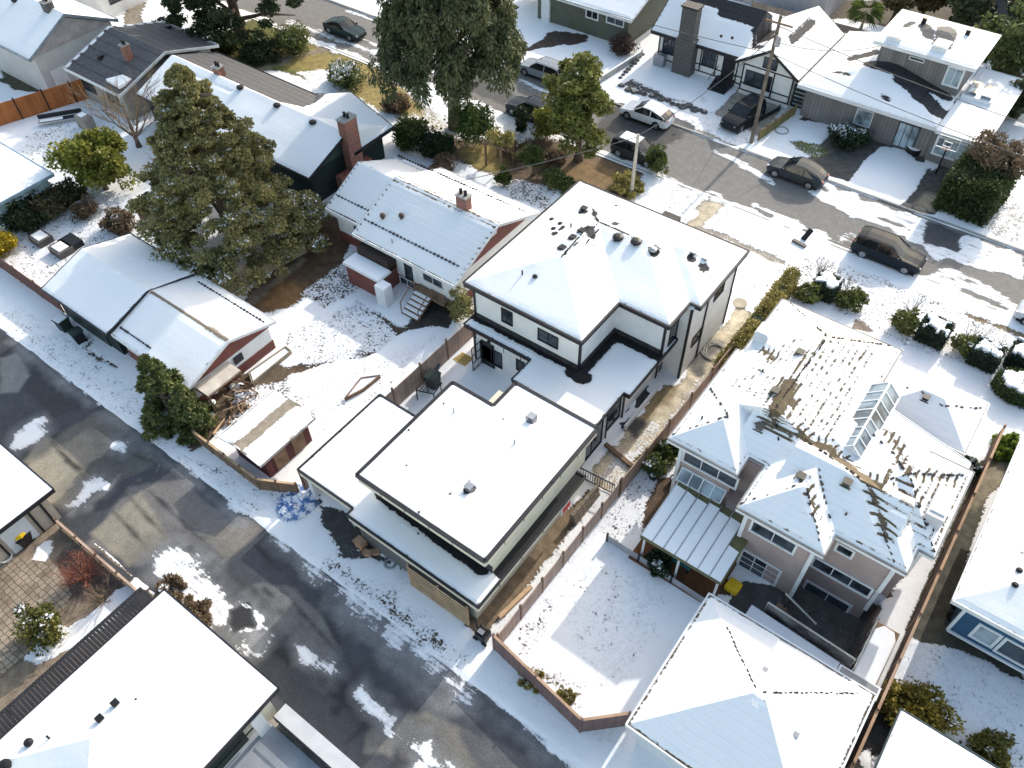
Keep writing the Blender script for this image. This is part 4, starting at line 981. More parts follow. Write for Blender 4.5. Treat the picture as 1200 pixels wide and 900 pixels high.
zf = roof(Q, QR, 5.6, .505, RM_BROWN,
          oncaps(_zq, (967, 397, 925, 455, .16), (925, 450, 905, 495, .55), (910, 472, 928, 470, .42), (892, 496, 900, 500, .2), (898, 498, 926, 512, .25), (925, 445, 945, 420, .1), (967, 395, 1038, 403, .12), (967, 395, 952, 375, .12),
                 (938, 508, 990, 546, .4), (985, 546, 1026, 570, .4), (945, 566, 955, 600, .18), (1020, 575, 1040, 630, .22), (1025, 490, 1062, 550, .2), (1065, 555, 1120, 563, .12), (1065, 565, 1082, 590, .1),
                 (1000, 415, 1010, 425, .02), (893, 412, 905, 420, .3))+[([(-5.2, 29), (-2.6, 29), (-2.9, 37.5), (-5.2, 36)], -.16), ([(-8, 30), (-5.4, 29), (-5.4, 35), (-7, 34)], -.2), ([(.5, 27), (4, 27), (4, 31.5), (1, 30)], -.13), ([(-1.5, 25), (3, 25), (2.5, 26.5), (-1, 26.5)], -.34), ([(-4.4, 23.5), (0, 23.5), (0, 26), (-4.4, 26)], -.4)], WHITE, .22, .2, edge=mat('gutter gap grey', (.2, .2, .2), .5), ew=.06)  # grey gutter strip also draws the shadow gap along the roof edge
Q_zf = zf
hip_tiles(Q, zf, [(786, 511, 853, 491), (866, 592, 942, 568), (945, 572, 962, 644), (958, 548, 972, 610), (1020, 578, 1047, 662), (1066, 560, 1095, 650), (1042, 563, 1062, 556), (1022, 510, 1060, 552), (1062, 556, 1134, 559), (832, 456, 853, 490), (905, 486, 912, 520), (940, 515, 1020, 573), (968, 396, 925, 356), (968, 396, 1043, 407), (966, 400, 906, 490)],
          mat('dark tile ends', (.04, .035, .03), .8), .075, 'hip_tile', 3.4, .7)
for px, py in ((937, 415), (908, 460), (890, 502), (938, 560), (992, 567)): box_vent(Q, on(zf, px, py), .34, .2, mat('brown vent', (.12, .11, .09), .6))
for px, py in ((990, 605), (822, 492), (893, 437), (960, 410)): pipe(Q, on(zf, px, py), .3, .05)
# front catslide and porch roofs
fr = MB()
q_ = [(-1.3, 32.3, 5.25), (-1.3, 34.4, 5.25), (4.0, 34.4, 3.9), (4.0, 32.3, 3.9)]
fr.face(q_); fr.face([(x, y, z-.2) for x, y, z in q_][::-1])
for i in range(4): a, b = q_[i-1], q_[i]; fr.face([a, b, (*b[:2], b[2]-.2), (*a[:2], a[2]-.2)])
fr.build('wing_roof', SNOW, Q)
MB().bar((-1.3, 34.45, 5.17), (4.0, 34.45, 3.82), .06, .2).bar((4.04, 32.3, 3.8), (4.04, 34.4, 3.8), .06, .2).build('gutter', WHITE, Q)
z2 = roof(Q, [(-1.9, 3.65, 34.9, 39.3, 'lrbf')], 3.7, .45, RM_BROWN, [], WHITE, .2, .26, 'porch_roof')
hip_tiles(Q, z2, [(1105, 478, 1150, 480), (1105, 478, 1060, 455)], mat('dark ridge tile', (.05, .045, .04), .8), .07)
box_vent(Q, on(z2, 1084, 468), .3, .2, PLASTK)
# ridge skylight
sk = MB(); gl = MB(); x0, x1, xm, y0, y1, z0, zt = -2.1, -.55, -1.3, 29.25, 34.4, 6.1, 6.85
n = 7
for i in range(n):
    a, b = y0+(y1-y0)*i/n+.04, y0+(y1-y0)*(i+1)/n-.04
    gl.face([(x0, a, z0), (x0, b, z0), (xm, b, zt), (xm, a, zt)]); gl.face([(xm, a, zt), (xm, b, zt), (x1, b, z0), (x1, a, z0)])
for i in range(n+1):
    y = y0+(y1-y0)*i/n; sk.bar((x0, y, z0), (xm, y, zt), .07, .08); sk.bar((xm, y, zt), (x1, y, z0), .07, .08)
for x, z in ((x0, z0), (xm, zt), (x1, z0)): sk.bar((x, y0, z), (x, y1, z), .1, .1)
sk.face([(x0, y0, z0), (x1, y0, z0), (xm, y0, zt)]); sk.face([(x0, y1, z0), (x1, y1, z0), (xm, y1, zt)])
sk.box(x0, x1, y0, y1, 5.0, z0-.05)
s_ = sk.build('skylight', WHITE, Q); gl.build('glazing', SKYLIGHT, s_)
# pale boxed chase near the side eave
ch_ = MB().prism([(2.9, 27.6), (3.75, 27.6), (3.75, 29.6), (2.9, 29.6)], 5.7, 6.75).build('roof_chase', mat('pale flashing', (.55, .54, .55), .5, .06), Q)
MB().prism([(3.0, 27.9), (3.65, 27.9), (3.65, 29.4), (3.0, 29.4)], 6.75, 6.82).build('chase_snow', SNOW, ch_)
c2 = MB().prism([(-8.8, 33.9), (-8.0, 33.9), (-8.0, 34.9), (-8.8, 34.9)], 5.6, 6.6).build('roof_chase', WHITE, Q)
MB().prism([(-8.75, 33.95), (-8.05, 33.95), (-8.05, 34.85), (-8.75, 34.85)], 6.6, 6.7).build('chase_snow', SNOW, c2)
# windows, white trim
winc_s(Q, 25.7, (832, 550), 3.0, .75, fr=WHITE, nv=2, fw=.12)
winc_s(Q, 24.0, (906, 629), 2.2, .8, fr=WHITE, nv=1, fw=.12); winc_s(Q, 24.08, (889, 665), 2.0, 1.5, fr=WHITE, nv=2, nh=2, fw=.14)
winc_s(Q, 25.2, (990, 645), .7, .5, fr=WHITE, nv=0, fw=.12); winc_s(Q, 25.2, (986, 676), 2.9, .75, fr=WHITE, nv=2, fw=.12)
winc_s(Q, 25.6, (966, 704), 2.3, 1.7, fr=WHITE, nv=1, fw=.14, name='patio_door')
ct = MB()
for x, y in ((-8.6, 25.7), (-4.0, 24.0), (-.5, 24.0), (2.9, 25.2), (3.6, 26.8)): ct.box(x-.1, x+.1, y-.1, y+.1, 2.72, 5.45)
for x, y in ((-8.6, 25.7), (-.5, 24.02), (2.9, 25.6)): ct.box(x-.1, x+.1, y-.1, y+.1, .05, 2.68)
build_each(ct, 'corner_trim', WHITE, Q)
# snowed lean-to over the rear door: a greenhouse-like glass strip and patio canopy
PC = thing('patio_canopy', 'white ribbed patio canopy with snow in its bays behind the taupe house', 'canopy', (-6, 23, 0))
x0, x1, yA, yB, zA, zB = -8.15, -3.55, 21.2, 25.1, 2.35, 2.75
pan = MB().face([(x0, yA, zA), (x1, yA, zA), (x1, yB, zB), (x0, yB, zB)]).face([(x0, yA, zA-.06), (x1, yA, zA-.06), (x1, yB, zB-.06), (x0, yB, zB-.06)])
for a, b in (((x0, yA, zA), (x1, yA, zA)), ((x1, yA, zA), (x1, yB, zB)), ((x0, yA, zA), (x0, yB, zB))): pan.bar(Vector(a)-Vector((0, 0, .05)), Vector(b)-Vector((0, 0, .05)), .1, .14)
pan.build('panel', mat('bronze canopy sheet', (.14, .13, .06), .4, .2), PC)
for i in range(7):
    a, b = x0+(x1-x0)*i/7+.03, x0+(x1-x0)*(i+1)/7-.03; t0 = .93 if i < 6 else .55; t0 += random.uniform(-.04, .02)
    y1_, z1_ = yA+(yB-yA)*t0, zA+(zB-zA)*t0
    sn = MB(); sn.face([(a, yA+.03, zA+.06), (b, yA+.03, zA+.06), (b, y1_-.15*random.random(), z1_+.05), (a, y1_, z1_+.05)])
    sn.face([(a, yA+.03, zA+.01), (b, yA+.03, zA+.01), (b, yA+.03, zA+.06), (a, yA+.03, zA+.06)]); sn.build('snow_strip', SNOW, PC)
    MB().bar((a-.03, yA, zA+.05), (a-.03, yB, zB+.05), .045, .06).build('rib', WHITE if i == 0 else METAL, PC)
for x in (x0+.2, -5.9, x1-.15): MB().tube([(x, yA+.1, 0), (x, yA+.1, zA-.05)], .07, 8).build('post', WHITE, PC)
gs = MB(); 
for i in range(5): gs.bar((-8.3+i*.65, 25.1, 2.75), (-8.3+i*.65, 25.66, 3.3), .06, .06)
gs.bar((-8.3, 25.1, 2.75), (-5.7, 25.1, 2.75), .08, .08).bar((-8.3, 25.64, 3.3), (-5.7, 25.64, 3.3), .08, .08); f_ = gs.build('glass_frame', WHITE, PC)
MB().face([(-8.3, 25.12, 2.74), (-5.7, 25.12, 2.74), (-5.7, 25.62, 3.27), (-8.3, 25.62, 3.27)]).build('glazing', SKYLIGHT, f_)
# rear stair and landing
SR = thing('garden_stair', 'stair well with white-edged glass railings behind the taupe house', 'stairs', (0, 23, 0))
rr = MB()
for a, b in (((-1.25, 22.35, 1.15), (3.4, 22.1, 1.15)), ((-.75, 23.35, 1.1), (1.2, 23.35, 0))): rr.bar(a, b, .09, .06)
for k in range(5): t = k/4; rr.bar((-1.25+4.65*t, 22.35-.25*t, .1), (-1.25+4.65*t, 22.35-.25*t, 1.15), .05, .05)
build_each(rr, 'handrail', mat('cream rail', (.6, .57, .5), .5), SR)
MB().bar((-1.25, 22.33, .6), (3.4, 22.08, .6), .02, .85).build('glass_panel', glass_mat('rail glass', (.18, .18, .18), .1), SR)
MB().bar((-1.9, 21.75, .25), (2.9, 21.5, .25), .7, .5).build('low_wall', WHITE, SR); MB().bar((-1.9, 21.75, .54), (2.9, 21.5, .54), .64, .1).build('snow_cap', SNOW, SR)
st = MB()
for k in range(6): st.box(-.9+k*.3, -.6+k*.3, 22.5, 23.3, -1.1, .1-k*.19)
st.build('steps', OLDWOOD, SR)
SB = thing('low_deck', 'low deck with a smooth rounded cover of snow by the long brown fence', 'deck', (4.2, 23.4, 0))
MB().box(3.55, 4.75, 21.5, 25.0, 0, .55).build('platform', OLDWOOD, SB)
MB().prism([(3.6, 21.6), (4.7, 21.6), (4.72, 24.4), (4.5, 24.85), (3.95, 24.9), (3.65, 24.5)], .55, .7).build('snow_cover', SNOW, SB, bevel=.07)
rr = MB(); rr.bar((3.5, 21.6, 1.4), (3.5, 25.2, 1.4), .07, .06)
for k in range(5): rr.box(3.47, 3.53, 21.6+k*.88, 21.65+k*.88, 0, 1.4)
rr.build('railing', mat('cream rail paint', (.6, .57, .5), .5), SB)

# == right-hand garage
Z = thing('hip_roof_garage', 'garage with a snowy four-sided tiled roof next to the fenced snowy yard', 'garage', (.4, 16.3, 0))
wall(Z, [(-3.2, 12.9), (4.1, 12.9), (4.1, 19.6), (-3.2, 19.6)], 0, 2.7, WHITE)
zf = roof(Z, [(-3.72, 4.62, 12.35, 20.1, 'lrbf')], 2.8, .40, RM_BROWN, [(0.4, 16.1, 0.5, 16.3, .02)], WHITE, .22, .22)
hip_tiles(Z, zf, [(851, 735, 885, 808), (886, 812, 1005, 814)], mat('weathered hip tile', (.06, .05, .04), .8), .07, dens=4, keep=.85)
for px, py in ((896, 786), (932, 862)): box_vent(Z, on(zf, px, py), .2, .12, METAL)
MB().box(2.85, 4.8, 20.25, 20.95, 0, 2.1).build('storage_box', WHITE, Z); MB().box(2.95, 4.7, 20.35, 20.85, 2.1, 2.16).build('storage_lid', mat('grey lid', (.25, .25, .26), .6), Z)

# == blue house
Y_ = thing('blue_house', 'blue-sided house with white windows and pale snowy roof beside a dark path', 'house', (9, 31, 0))
bl = mat('deep blue siding', (.03, .10, .19), .6, .12, lines=(.2, .35))
wall(Y_, [(6.5, 26.4), (16, 26.4), (16, 37.8), (6.5, 37.8)], .9, 3.5, bl)
wall(Y_, [(6.9, 28.0), (16, 28.0), (16, 37.5), (6.9, 37.5)], 0, .9, DARK, 'base_wall')  # set-back wall coloured dark to stand for the shadow under the overhang
zf = roof(Y_, [(5.75, 17, 26.1, 38.4, 'lbf')], 3.6, .34, RM_TAN, [(6.5, 27, 12, 33, -.2), (7.5, 30, 8.5, 30.5, .05)], WHITE, .2, .3)
window(Y_, 'S', 26.4, 7.45, 8.3, 1.5, 2.6, fr=WHITE, nv=0, fw=.14, gl=GLASSB); window(Y_, 'S', 26.4, 8.65, 9.9, 1.4, 2.6, fr=WHITE, nv=0, fw=.14); window(Y_, 'S', 26.4, 10.25, 11.0, 1.5, 2.6, fr=WHITE, nv=0, fw=.14, gl=GLASSB)
MB().bar((6.5, 26.34, .95), (16, 26.34, .95), .1, .14).build('trim_board', WHITE, Y_)
MB().box(6.43, 6.57, 26.33, 26.47, .9, 3.45).build('corner_trim', WHITE, Y_)
for px, py in ((1193, 670), (1188, 687)): vent_cap(Y_, on(zf, px, py), .16, .2)
b2 = MB().prism([(6.8, 36.5), (9, 36.5), (9, 40), (6.8, 40)], 0, 5.0).build('bay', mat('slate blue boards', (.08, .1, .13), .6), Y_)

# == near right corner roof
X_ = thing('small_garage', 'garage corner with a snowy hip roof and dark gutter beside golden shrubs', 'garage', (9.5, 17, 0))
wall(X_, [(6.2, 12), (13, 12), (13, 19.6), (6.2, 19.6)], 0, 2.7, mat('grey green siding', (.2, .25, .25), .7))
roof(X_, [(5.68, 13.5, 11.5, 20.1, 'lrbf')], 2.9, .36, RM_DARK, [], mat('teal black gutter', (.03, .05, .055), .5), .2, .3)

# == houses beyond the street
N1 = thing('olive_house', 'olive green house with white windows behind a snowy front lawn', 'house', (-43, 73, 0))
ol = mat('olive siding', (.115, .125, .095), .7, .1, lines=(.25, .3))
wall(N1, [(-49, 69.2), (-38.2, 69.2), (-38.2, 80), (-49, 80)], 0, 2.95, ol)
roof(N1, [(-50, -37.6, 68.6, 81, 'bf')], 3.0, .35, RM_GREY, [], WHITE, .2, .4); gable_wall(N1, 'E', -38.1, 69.2, 80, 2.95, 4.8, ol)
win_s(N1, 69.2, (688, 10), (700, 23), fr=WHITE, nv=1, fw=.12); win_s(N1, 69.2, (712, 18), (730, 31), fr=WHITE, nv=1, fw=.12)
MB().box(-48.4, -47.4, 68.95, 69.2, 0, 2.4).build('porch_post', WHITE, N1)
N2 = thing('half_timbered_house', 'white house with black half-timbering and a broad dark stone chimney', 'house', (-28, 71, 0))
wall(N2, [(-34.4, 68.6), (-18.6, 68.6), (-18.6, 78), (-34.4, 78)], 0, 2.95, STUCCO)
wall(N2, [(-25.4, 67.9), (-20.6, 67.9), (-20.6, 68.6), (-25.4, 68.6)], 0, 2.95, STUCCO, 'bay_wall')
zf = roof(N2, [(-35.1, -25.9, 68.0, 76.5, 'bf'), (-26.1, -20.0, 67.3, 77.5, 'lr')], 3.0, .62, RM_DARK, [(-34.8, 72.6, -26.0, 72.6, 1.25), (-29.5, 71.4, -24.8, 71.4, .7), (-26.0, 70.5, -24.5, 69.0, .3), (-22.5, 70.5, -22.5, 75, .35)], BLACK, .22, .24)
gable_wall(N2, 'S', 67.88, -25.4, -20.6, 2.95, 4.6, STUCCO)
c_ = MB().box(-32.2, -30.3, 67.5, 68.5, 0, 3.4).box(-32.0, -30.5, 67.55, 68.5, 3.4, 6.3).build('chimney', DKSTONE, N2); MB().box(-32.1, -30.4, 67.4, 68.6, 6.3, 6.45).build('chimney_cap', BLACK, c_)
for x0, x1 in ((-33.9, -32.7), (-29.7, -28.5)): window(N2, 'S', 68.6, x0, x1, 1.1, 2.5, nv=2, nh=1)
window(N2, 'S', 67.9, -25.0, -22.6, 1.0, 2.3, nv=2, nh=1); window(N2, 'S', 67.88, -23.6, -22.4, 3.05, 3.9, nv=1)
window(N2, 'S', 68.6, -27.6, -26.5, .5, 2.6, nv=0, nh=4, name='door', gl=BLACK)
tb = MB()
for z in (.35, 1.0, 2.75): tb.box(-34.4, -25.5, 68.55, 68.6, z, z+.1); tb.box(-25.4, -20.6, 67.84, 67.9, z, z+.1)
for x in (-34.35, -32.5, -29.9, -28.3, -26.2): tb.box(x-.06, x+.06, 68.54, 68.6, .35, 2.85)
for x in (-25.35, -22.4, -20.65): tb.box(x-.06, x+.06, 67.83, 67.9, .35, 2.85)
tb.build('timber_frame', BLACK, N2)
st = MB()
for i in range(4): st.box(-27.9, -26.2, 66.6+i*.4, 68.6, .05+i*.14, .18+i*.14)
s_ = st.build('steps', BLACK, N2)
MB().bar((-28, 66.6, 1.0), (-28, 68.5, 1.5), .05, .05).bar((-26.1, 66.6, 1.0), (-26.1, 68.5, 1.5), .05, .05).build('handrail', BLACK, s_)
MB().box(-20.55, -18.7, 68.4, 68.62, .05, 2.1).build('garage_door', mat('black slatted door', (.03, .03, .03), .5, lines=(.4, .2)), N2)
gs = MB()
for k in range(5): gs.box(-20.4, -18.85, 68.36, 68.4, .3+k*.38, .42+k*.38)
gs.build('door_glass', GLASSB, N2)
hp = MB().box(-34.3, -33.2, 67.6, 68.2, .1, 1.2).build('heat_pump', METAL, N2)
for px, py in ((858, 45), (869, 0), (813, 42), (845, 43)): vent_cap(N2, on(zf, px, py), .16, .12)
N3 = thing('grey_split_house', 'long grey house with two snowy roof levels, skylights and a carport', 'house', (-12, 70, 0))
gr = mat('grey siding boards', (.20, .19, .185), .7, .1, board=.3)
wall(N3, [(-19.2, 67.4), (-8.0, 67.4), (-8.0, 67.0), (-4.6, 67.0), (-4.6, 78), (-19.2, 78)], 0, 2.9, gr)
wall(N3, [(-15.4, 72.2), (-8.3, 72.2), (-8.3, 78), (-15.4, 78)], 2.9, 5.9, gr, 'storey_wall')
zf = roof(N3, [(-19.85, -8.0, 66.75, 78.4, 'lrb')], 3.0, .25, RM_DARK, [(-12.5, 71.0, -8.8, 69.0, .9), (-15.5, 71.6, -9, 71.6, .7), (-17.5, 72.5, -16, 74, .5), (-18, 69.5, -16.5, 69.5, .2), (-13.2, 68.4, -12.6, 68.2, .25)], WHITE, .22, .3)
z3 = roof(N3, [(-8.0, -4.1, 66.4, 78.4, '')], 3.05, 0, RM_DARK, [], WHITE, .22, .4, 'carport_roof')
z4 = roof(N3, [(-16.0, -7.6, 71.6, 78.5, 'lrbf')], 6.0, .2, RM_GREY, [(-13.3, 75.5, -12.4, 74.0, .5), (-11.5, 76, -11, 73.5, .8), (-14.5, 75, -14.3, 75.8, .3)], WHITE, .22, .3, 'second_roof')
for px, py in ((1050, 44), (1103, 55)): 
    p = on(z4, px, py); s_ = MB().box(p.x-.6, p.x+.6, p.y-.8, p.y+.8, p.z-.1, p.z+.3).build('skylight', WHITE, N3); MB().box(p.x-.5, p.x+.5, p.y-.7, p.y+.7, p.z+.3, p.z+.33).build('glazing', SKYLIGHT, s_)
for px, py in ((1082, 28), (1133, 42)): box_vent(N3, on(z4, px, py), .35, .5, PLASTK)
p = at(1148, 112, 3.2); s_ = MB().box(p.x-1.2, p.x+1.2, p.y-1.2, p.y+1.4, 3.1, 3.5).build('skylight', WHITE, N3)
for dx in (-.6, .6): MB().box(p.x+dx-.4, p.x+dx+.4, p.y-.9, p.y+1.1, 3.5, 3.75).build('glazing', SKYLIGHT, s_)
win_s(N3, 72.2, (1067, 66), (1082, 73), fr=WHITE, nv=0); window(N3, 'S', 72.2, -9.6, -8.5, 4.0, 5.4, fr=WHITE, gl=GLASSB, nv=1, fw=.15)
window(N3, 'S', 67.0, -7.6, -5.0, .9, 2.3, fr=WHITE, gl=GLASSB, nv=1, nh=1, fw=.15); window(N3, 'S', 67.4, -14.5, -13.2, 1.0, 2.3, fr=WHITE, gl=GLASSB, nv=0)
window(N3, 'S', 67.4, -10.9, -9.3, .2, 2.3, fr=BLACK, gl=GLASSB, nv=2, name='door')
for i, (nm, lab, x0, x1, y0, y1, ze, s, rm) in enumerate((
    ('flat_roof_house', 'low house roof with ribbed snow behind the half-timbered house', -35, -24, 84, 92, 3.2, .2, RM_GREY),
    ('grey_house', 'grey walled house at the far edge behind the long grey house', -14, -2, 93, 101, 3.5, .25, RM_GREY),
    ('small_shed', 'small snowy shed roof behind the long grey house beside dark evergreens', -4.5, .5, 82, 86, 2.4, .2, RM_GREY))):
    o = thing(nm, lab, 'house' if i < 2 else 'shed', ((x0+x1)/2, (y0+y1)/2, 0))
    wall(o, [(x0+.4, y0+.4), (x1-.4, y0+.4), (x1-.4, y1-.4), (x0+.4, y1-.4)], 0, ze-.05, mat(nm+' wall', (.33, .33, .35), .7, .1)); roof(o, [(x0, x1, y0, y1, 'lrbf')], ze, s, rm, [], WHITE, .2, .5)
    window(o, 'S', y0+.4, x0+2, x0+3.5, .9, 2.2, nv=1)
# ------------------------------------------------------------------ vegetation
def leaf_object(name, C, size, m, parent, aspect=1.6, dirs=None, seed=0, droop=0.0, jitter=1.0):
    """many small leaf faces at centres C (N,3)."""
    r = np.random.default_rng(seed); N = len(C)
    if N == 0: return None
    a = r.normal(size=(N, 3))
    if dirs is not None: a = a*jitter*.6+dirs
    a[:, 2] -= droop; a /= np.linalg.norm(a, axis=1, keepdims=True)+1e-9
    b = np.cross(a, r.normal(size=(N, 3))); b /= np.linalg.norm(b, axis=1, keepdims=True)+1e-9
    s = size*r.uniform(.6, 1.35, (N, 1)); u = a*s*aspect/2; v = b*s/2
    o = np.array(wloc(parent)); C = C-o
    V = np.stack([C-u-v*.5, C-u*.1-v, C+u, C-u*.1+v], 1).reshape(-1, 3).astype(np.float32)
    me = bpy.data.meshes.new(name); me.vertices.add(4*N); me.vertices.foreach_set('co', V.ravel())
    me.loops.add(4*N); me.loops.foreach_set('vertex_index', np.arange(4*N, dtype=np.int32)); me.polygons.add(N)
    me.polygons.foreach_set('loop_start', np.arange(N, dtype=np.int32)*4); me.polygons.foreach_set('loop_total', np.full(N, 4, np.int32)); me.update()
    return link_mesh(name, me, parent, m)

def clumps(centers, radii, per, seed, flat=.8):
    r = np.random.default_rng(seed); out = []; ds = []
    for c, rad in zip(centers, radii):
        d = r.normal(size=(per, 3)); d /= np.linalg.norm(d, axis=1, keepdims=True); d[:, 2] = d[:, 2]*flat
        out.append(c+d*rad*r.uniform(.45, 1.05, (per, 1))); ds.append(d)
    return np.concatenate(out), np.concatenate(ds)

LM = {}
def leafm(key, a, b, tr=.25):
    if key not in LM: LM[key] = leaf_mat(key+' leaves', a, b, tr)
    return LM[key]
GOLD = leafm('golden conifer', (.09, .10, .042), (.41, .36, .15)); CEDAR = leafm('cedar', (.045, .065, .03), (.17, .18, .085))
BRIGHT = leafm('yellow green', (.075, .10, .02), (.34, .33, .06)); LAUREL = leafm('laurel', (.03, .055, .016), (.12, .15, .035))
MIDG = leafm('evergreen', (.05, .08, .03), (.2, .215, .07)); DEEP = leafm('deep green', (.016, .034, .018), (.05, .075, .03))
HEDGE = leafm('clipped hedge', (.014, .032, .022), (.04, .062, .036)); OLIVE = leafm('olive hedge', (.14, .13, .035), (.46, .39, .13))
DRY = leafm('dry garden', (.10, .065, .04), (.26, .19, .12)); RHODO = leafm('rhododendron', (.05, .07, .025), (.22, .24, .07)); YEL = leafm('golden shrub', (.2, .16, .01), (.6, .45, .03))
SNOWL = leafm('snow dusting', (.82, .84, .87), (.92, .93, .95), .1)

def twigs(name, base, n, h, spread, m, parent, seed, r0=.03, depth=3, up=.55):
    rd = random.Random(seed); q = MB()
    def br(p, d, L, r, k):
        e = p+d*L; mid = p+d*L*.5+Vector((rd.uniform(-1, 1), rd.uniform(-1, 1), rd.uniform(-.3, .6)))*L*.08
        q.tube([p, mid, e], [r, r*.75, r*.5], 4 if k < 2 else 3, cap=False)
        if k <= 0: return
        for _ in range(rd.choice((2, 3, 3))):
            nd = (d+Vector((rd.uniform(-1, 1), rd.uniform(-1, 1), rd.uniform(-.2, .8)))*.65).normalized()
            s = rd.uniform(.35, 1.0); br(p+d*L*s, nd, L*rd.uniform(.5, .75), r*.55, k-1)
    for _ in range(n):
        a = rd.uniform(0, 6.28); d = Vector((math.cos(a)*spread*rd.random(), math.sin(a)*spread*rd.random(), up+rd.random()*.4)).normalized()
        br(Vector(base), d, h*rd.uniform(.38, .55), r0*rd.uniform(.7, 1.2), depth)
    return q.build(name, m, parent)

def trunk(parent, base, h, r, seed=1, lean=(0, 0), m=BARK, limbs=0, spread=1.5, z0=.3):
    rd = random.Random(seed); b = Vector(base); q = MB(); n = 7
    ps = [b+Vector((lean[0]*t+rd.uniform(-.05, .05)*h*.1, lean[1]*t+rd.uniform(-.05, .05)*h*.1, h*t)) for t in [i/n for i in range(n+1)]]
    q.tube(ps, [r*(1.25 if i == 0 else 1)*(1-i/n*.85) for i in range(n+1)], 9)
    for i in range(limbs):
        t = z0+(1-z0)*(i+.5)/limbs*.9; p = ps[int(t*n)].lerp(ps[min(n, int(t*n)+1)], t*n-int(t*n)); a = i*2.4+rd.random(); L = spread*(1-t*.55)*rd.uniform(.7, 1.1)
        d = Vector((math.cos(a), math.sin(a), .25)); q.tube([p, p+d*L*.5+Vector((0, 0, .05*L)), p+d*L], [r*(1-t*.8)*.45, r*.25, r*.08], 6)
    return q.build('trunk', m, parent, smooth=True)

def conifer(name, label, base, H, R, m, seed, n=150, per=160, size=.22, z0=.12, prof=1.0, lobes=.35, snow=0.0, droop=.3, group=None, clump=.8, tops=1, aspect=2.0):
    root = thing(name, label, 'tree', (*base, 0), group); r = np.random.default_rng(seed)
    trunk(root, (*base, 0), H*.95, R*.07+.1, seed, limbs=14, spread=R*.8, z0=z0)
    t = r.random(n)**1.25; z = H*(z0+(1-z0)*t*.97); an = r.random(n)*2*math.pi
    lob = 1+lobes*np.sin(an*3+z*.9+seed)*.5+lobes*r.normal(size=n)*.35
    rad = R*np.clip((1-t)**prof, .03, 1)*lob*np.sqrt(r.uniform(.45, 1, n))
    C = np.stack([base[0]+rad*np.cos(an), base[1]+rad*np.sin(an), z], -1)
    cr = clump*(.55+.6*r.random(n))*(.45+.75*(1-t))
    L, d = clumps(C, cr, per, seed, .65)
    leaf_object('crown', L, size, m, root, aspect, d, seed, droop)
    if snow:
        k = r.random(n) < snow; L, d = clumps(C[k]+np.array([0, 0, .25])*cr[k][:, None], cr[k]*.8, max(10, per//7), seed+1, .25)
        leaf_object('snow_dusting', L, size*.95, SNOWL, root, 1.3, None, seed+1)
    return root

def bushy(name, label, base, rx, ry, h, m, seed, n=40, per=150, size=.14, z0=0.0, cat='shrub', stem=True, snow=0.0, group=None, clump=.42, trunk_h=0.0, hollow=.55, aspect=1.5, droop=0):
    """rounded, gappy crown from z0 to h."""
    root = thing(name, label, cat, (*base, 0), group); r = np.random.default_rng(seed)
    if stem:
        trunk(root, (*base, 0), (z0+h)*.55+.1, .05+.03*h, seed, limbs=6, spread=min(rx, ry)*.7) if trunk_h or z0 > .3 else twigs('stem', (*base, 0), 4, h*.8, .7, TWIG, root, seed, .025, 2)
    d = r.normal(size=(n, 3)); d /= np.linalg.norm(d, axis=1, keepdims=True); q = r.uniform(hollow, 1, (n, 1))*(1+.16*r.normal(size=(n, 1)))
    C = d*q*np.array([rx, ry, (h-z0)/2])*.82+np.array([base[0], base[1], (h+z0)/2]); C[:, 2] = np.maximum(C[:, 2], .08)
    cr = clump*min(rx, ry, h)*(.6+.7*r.random(n)); L, dd = clumps(C, cr, per, seed); k = L[:, 2] > .02
    leaf_object('crown' if cat == 'tree' else 'foliage', L[k], size, m, root, aspect, dd[k], seed, droop)
    if snow:
        kk = (C[:, 2] > (h+z0)/2) & (r.random(n) < snow); S_, s2 = clumps(C[kk]+np.array([0, 0, .5])*cr[kk][:, None], cr[kk]*.75, per//4, seed+9, .3)
        leaf_object('snow_dusting', S_, size, SNOWL, root, 1.2, None, seed+9)
    return root

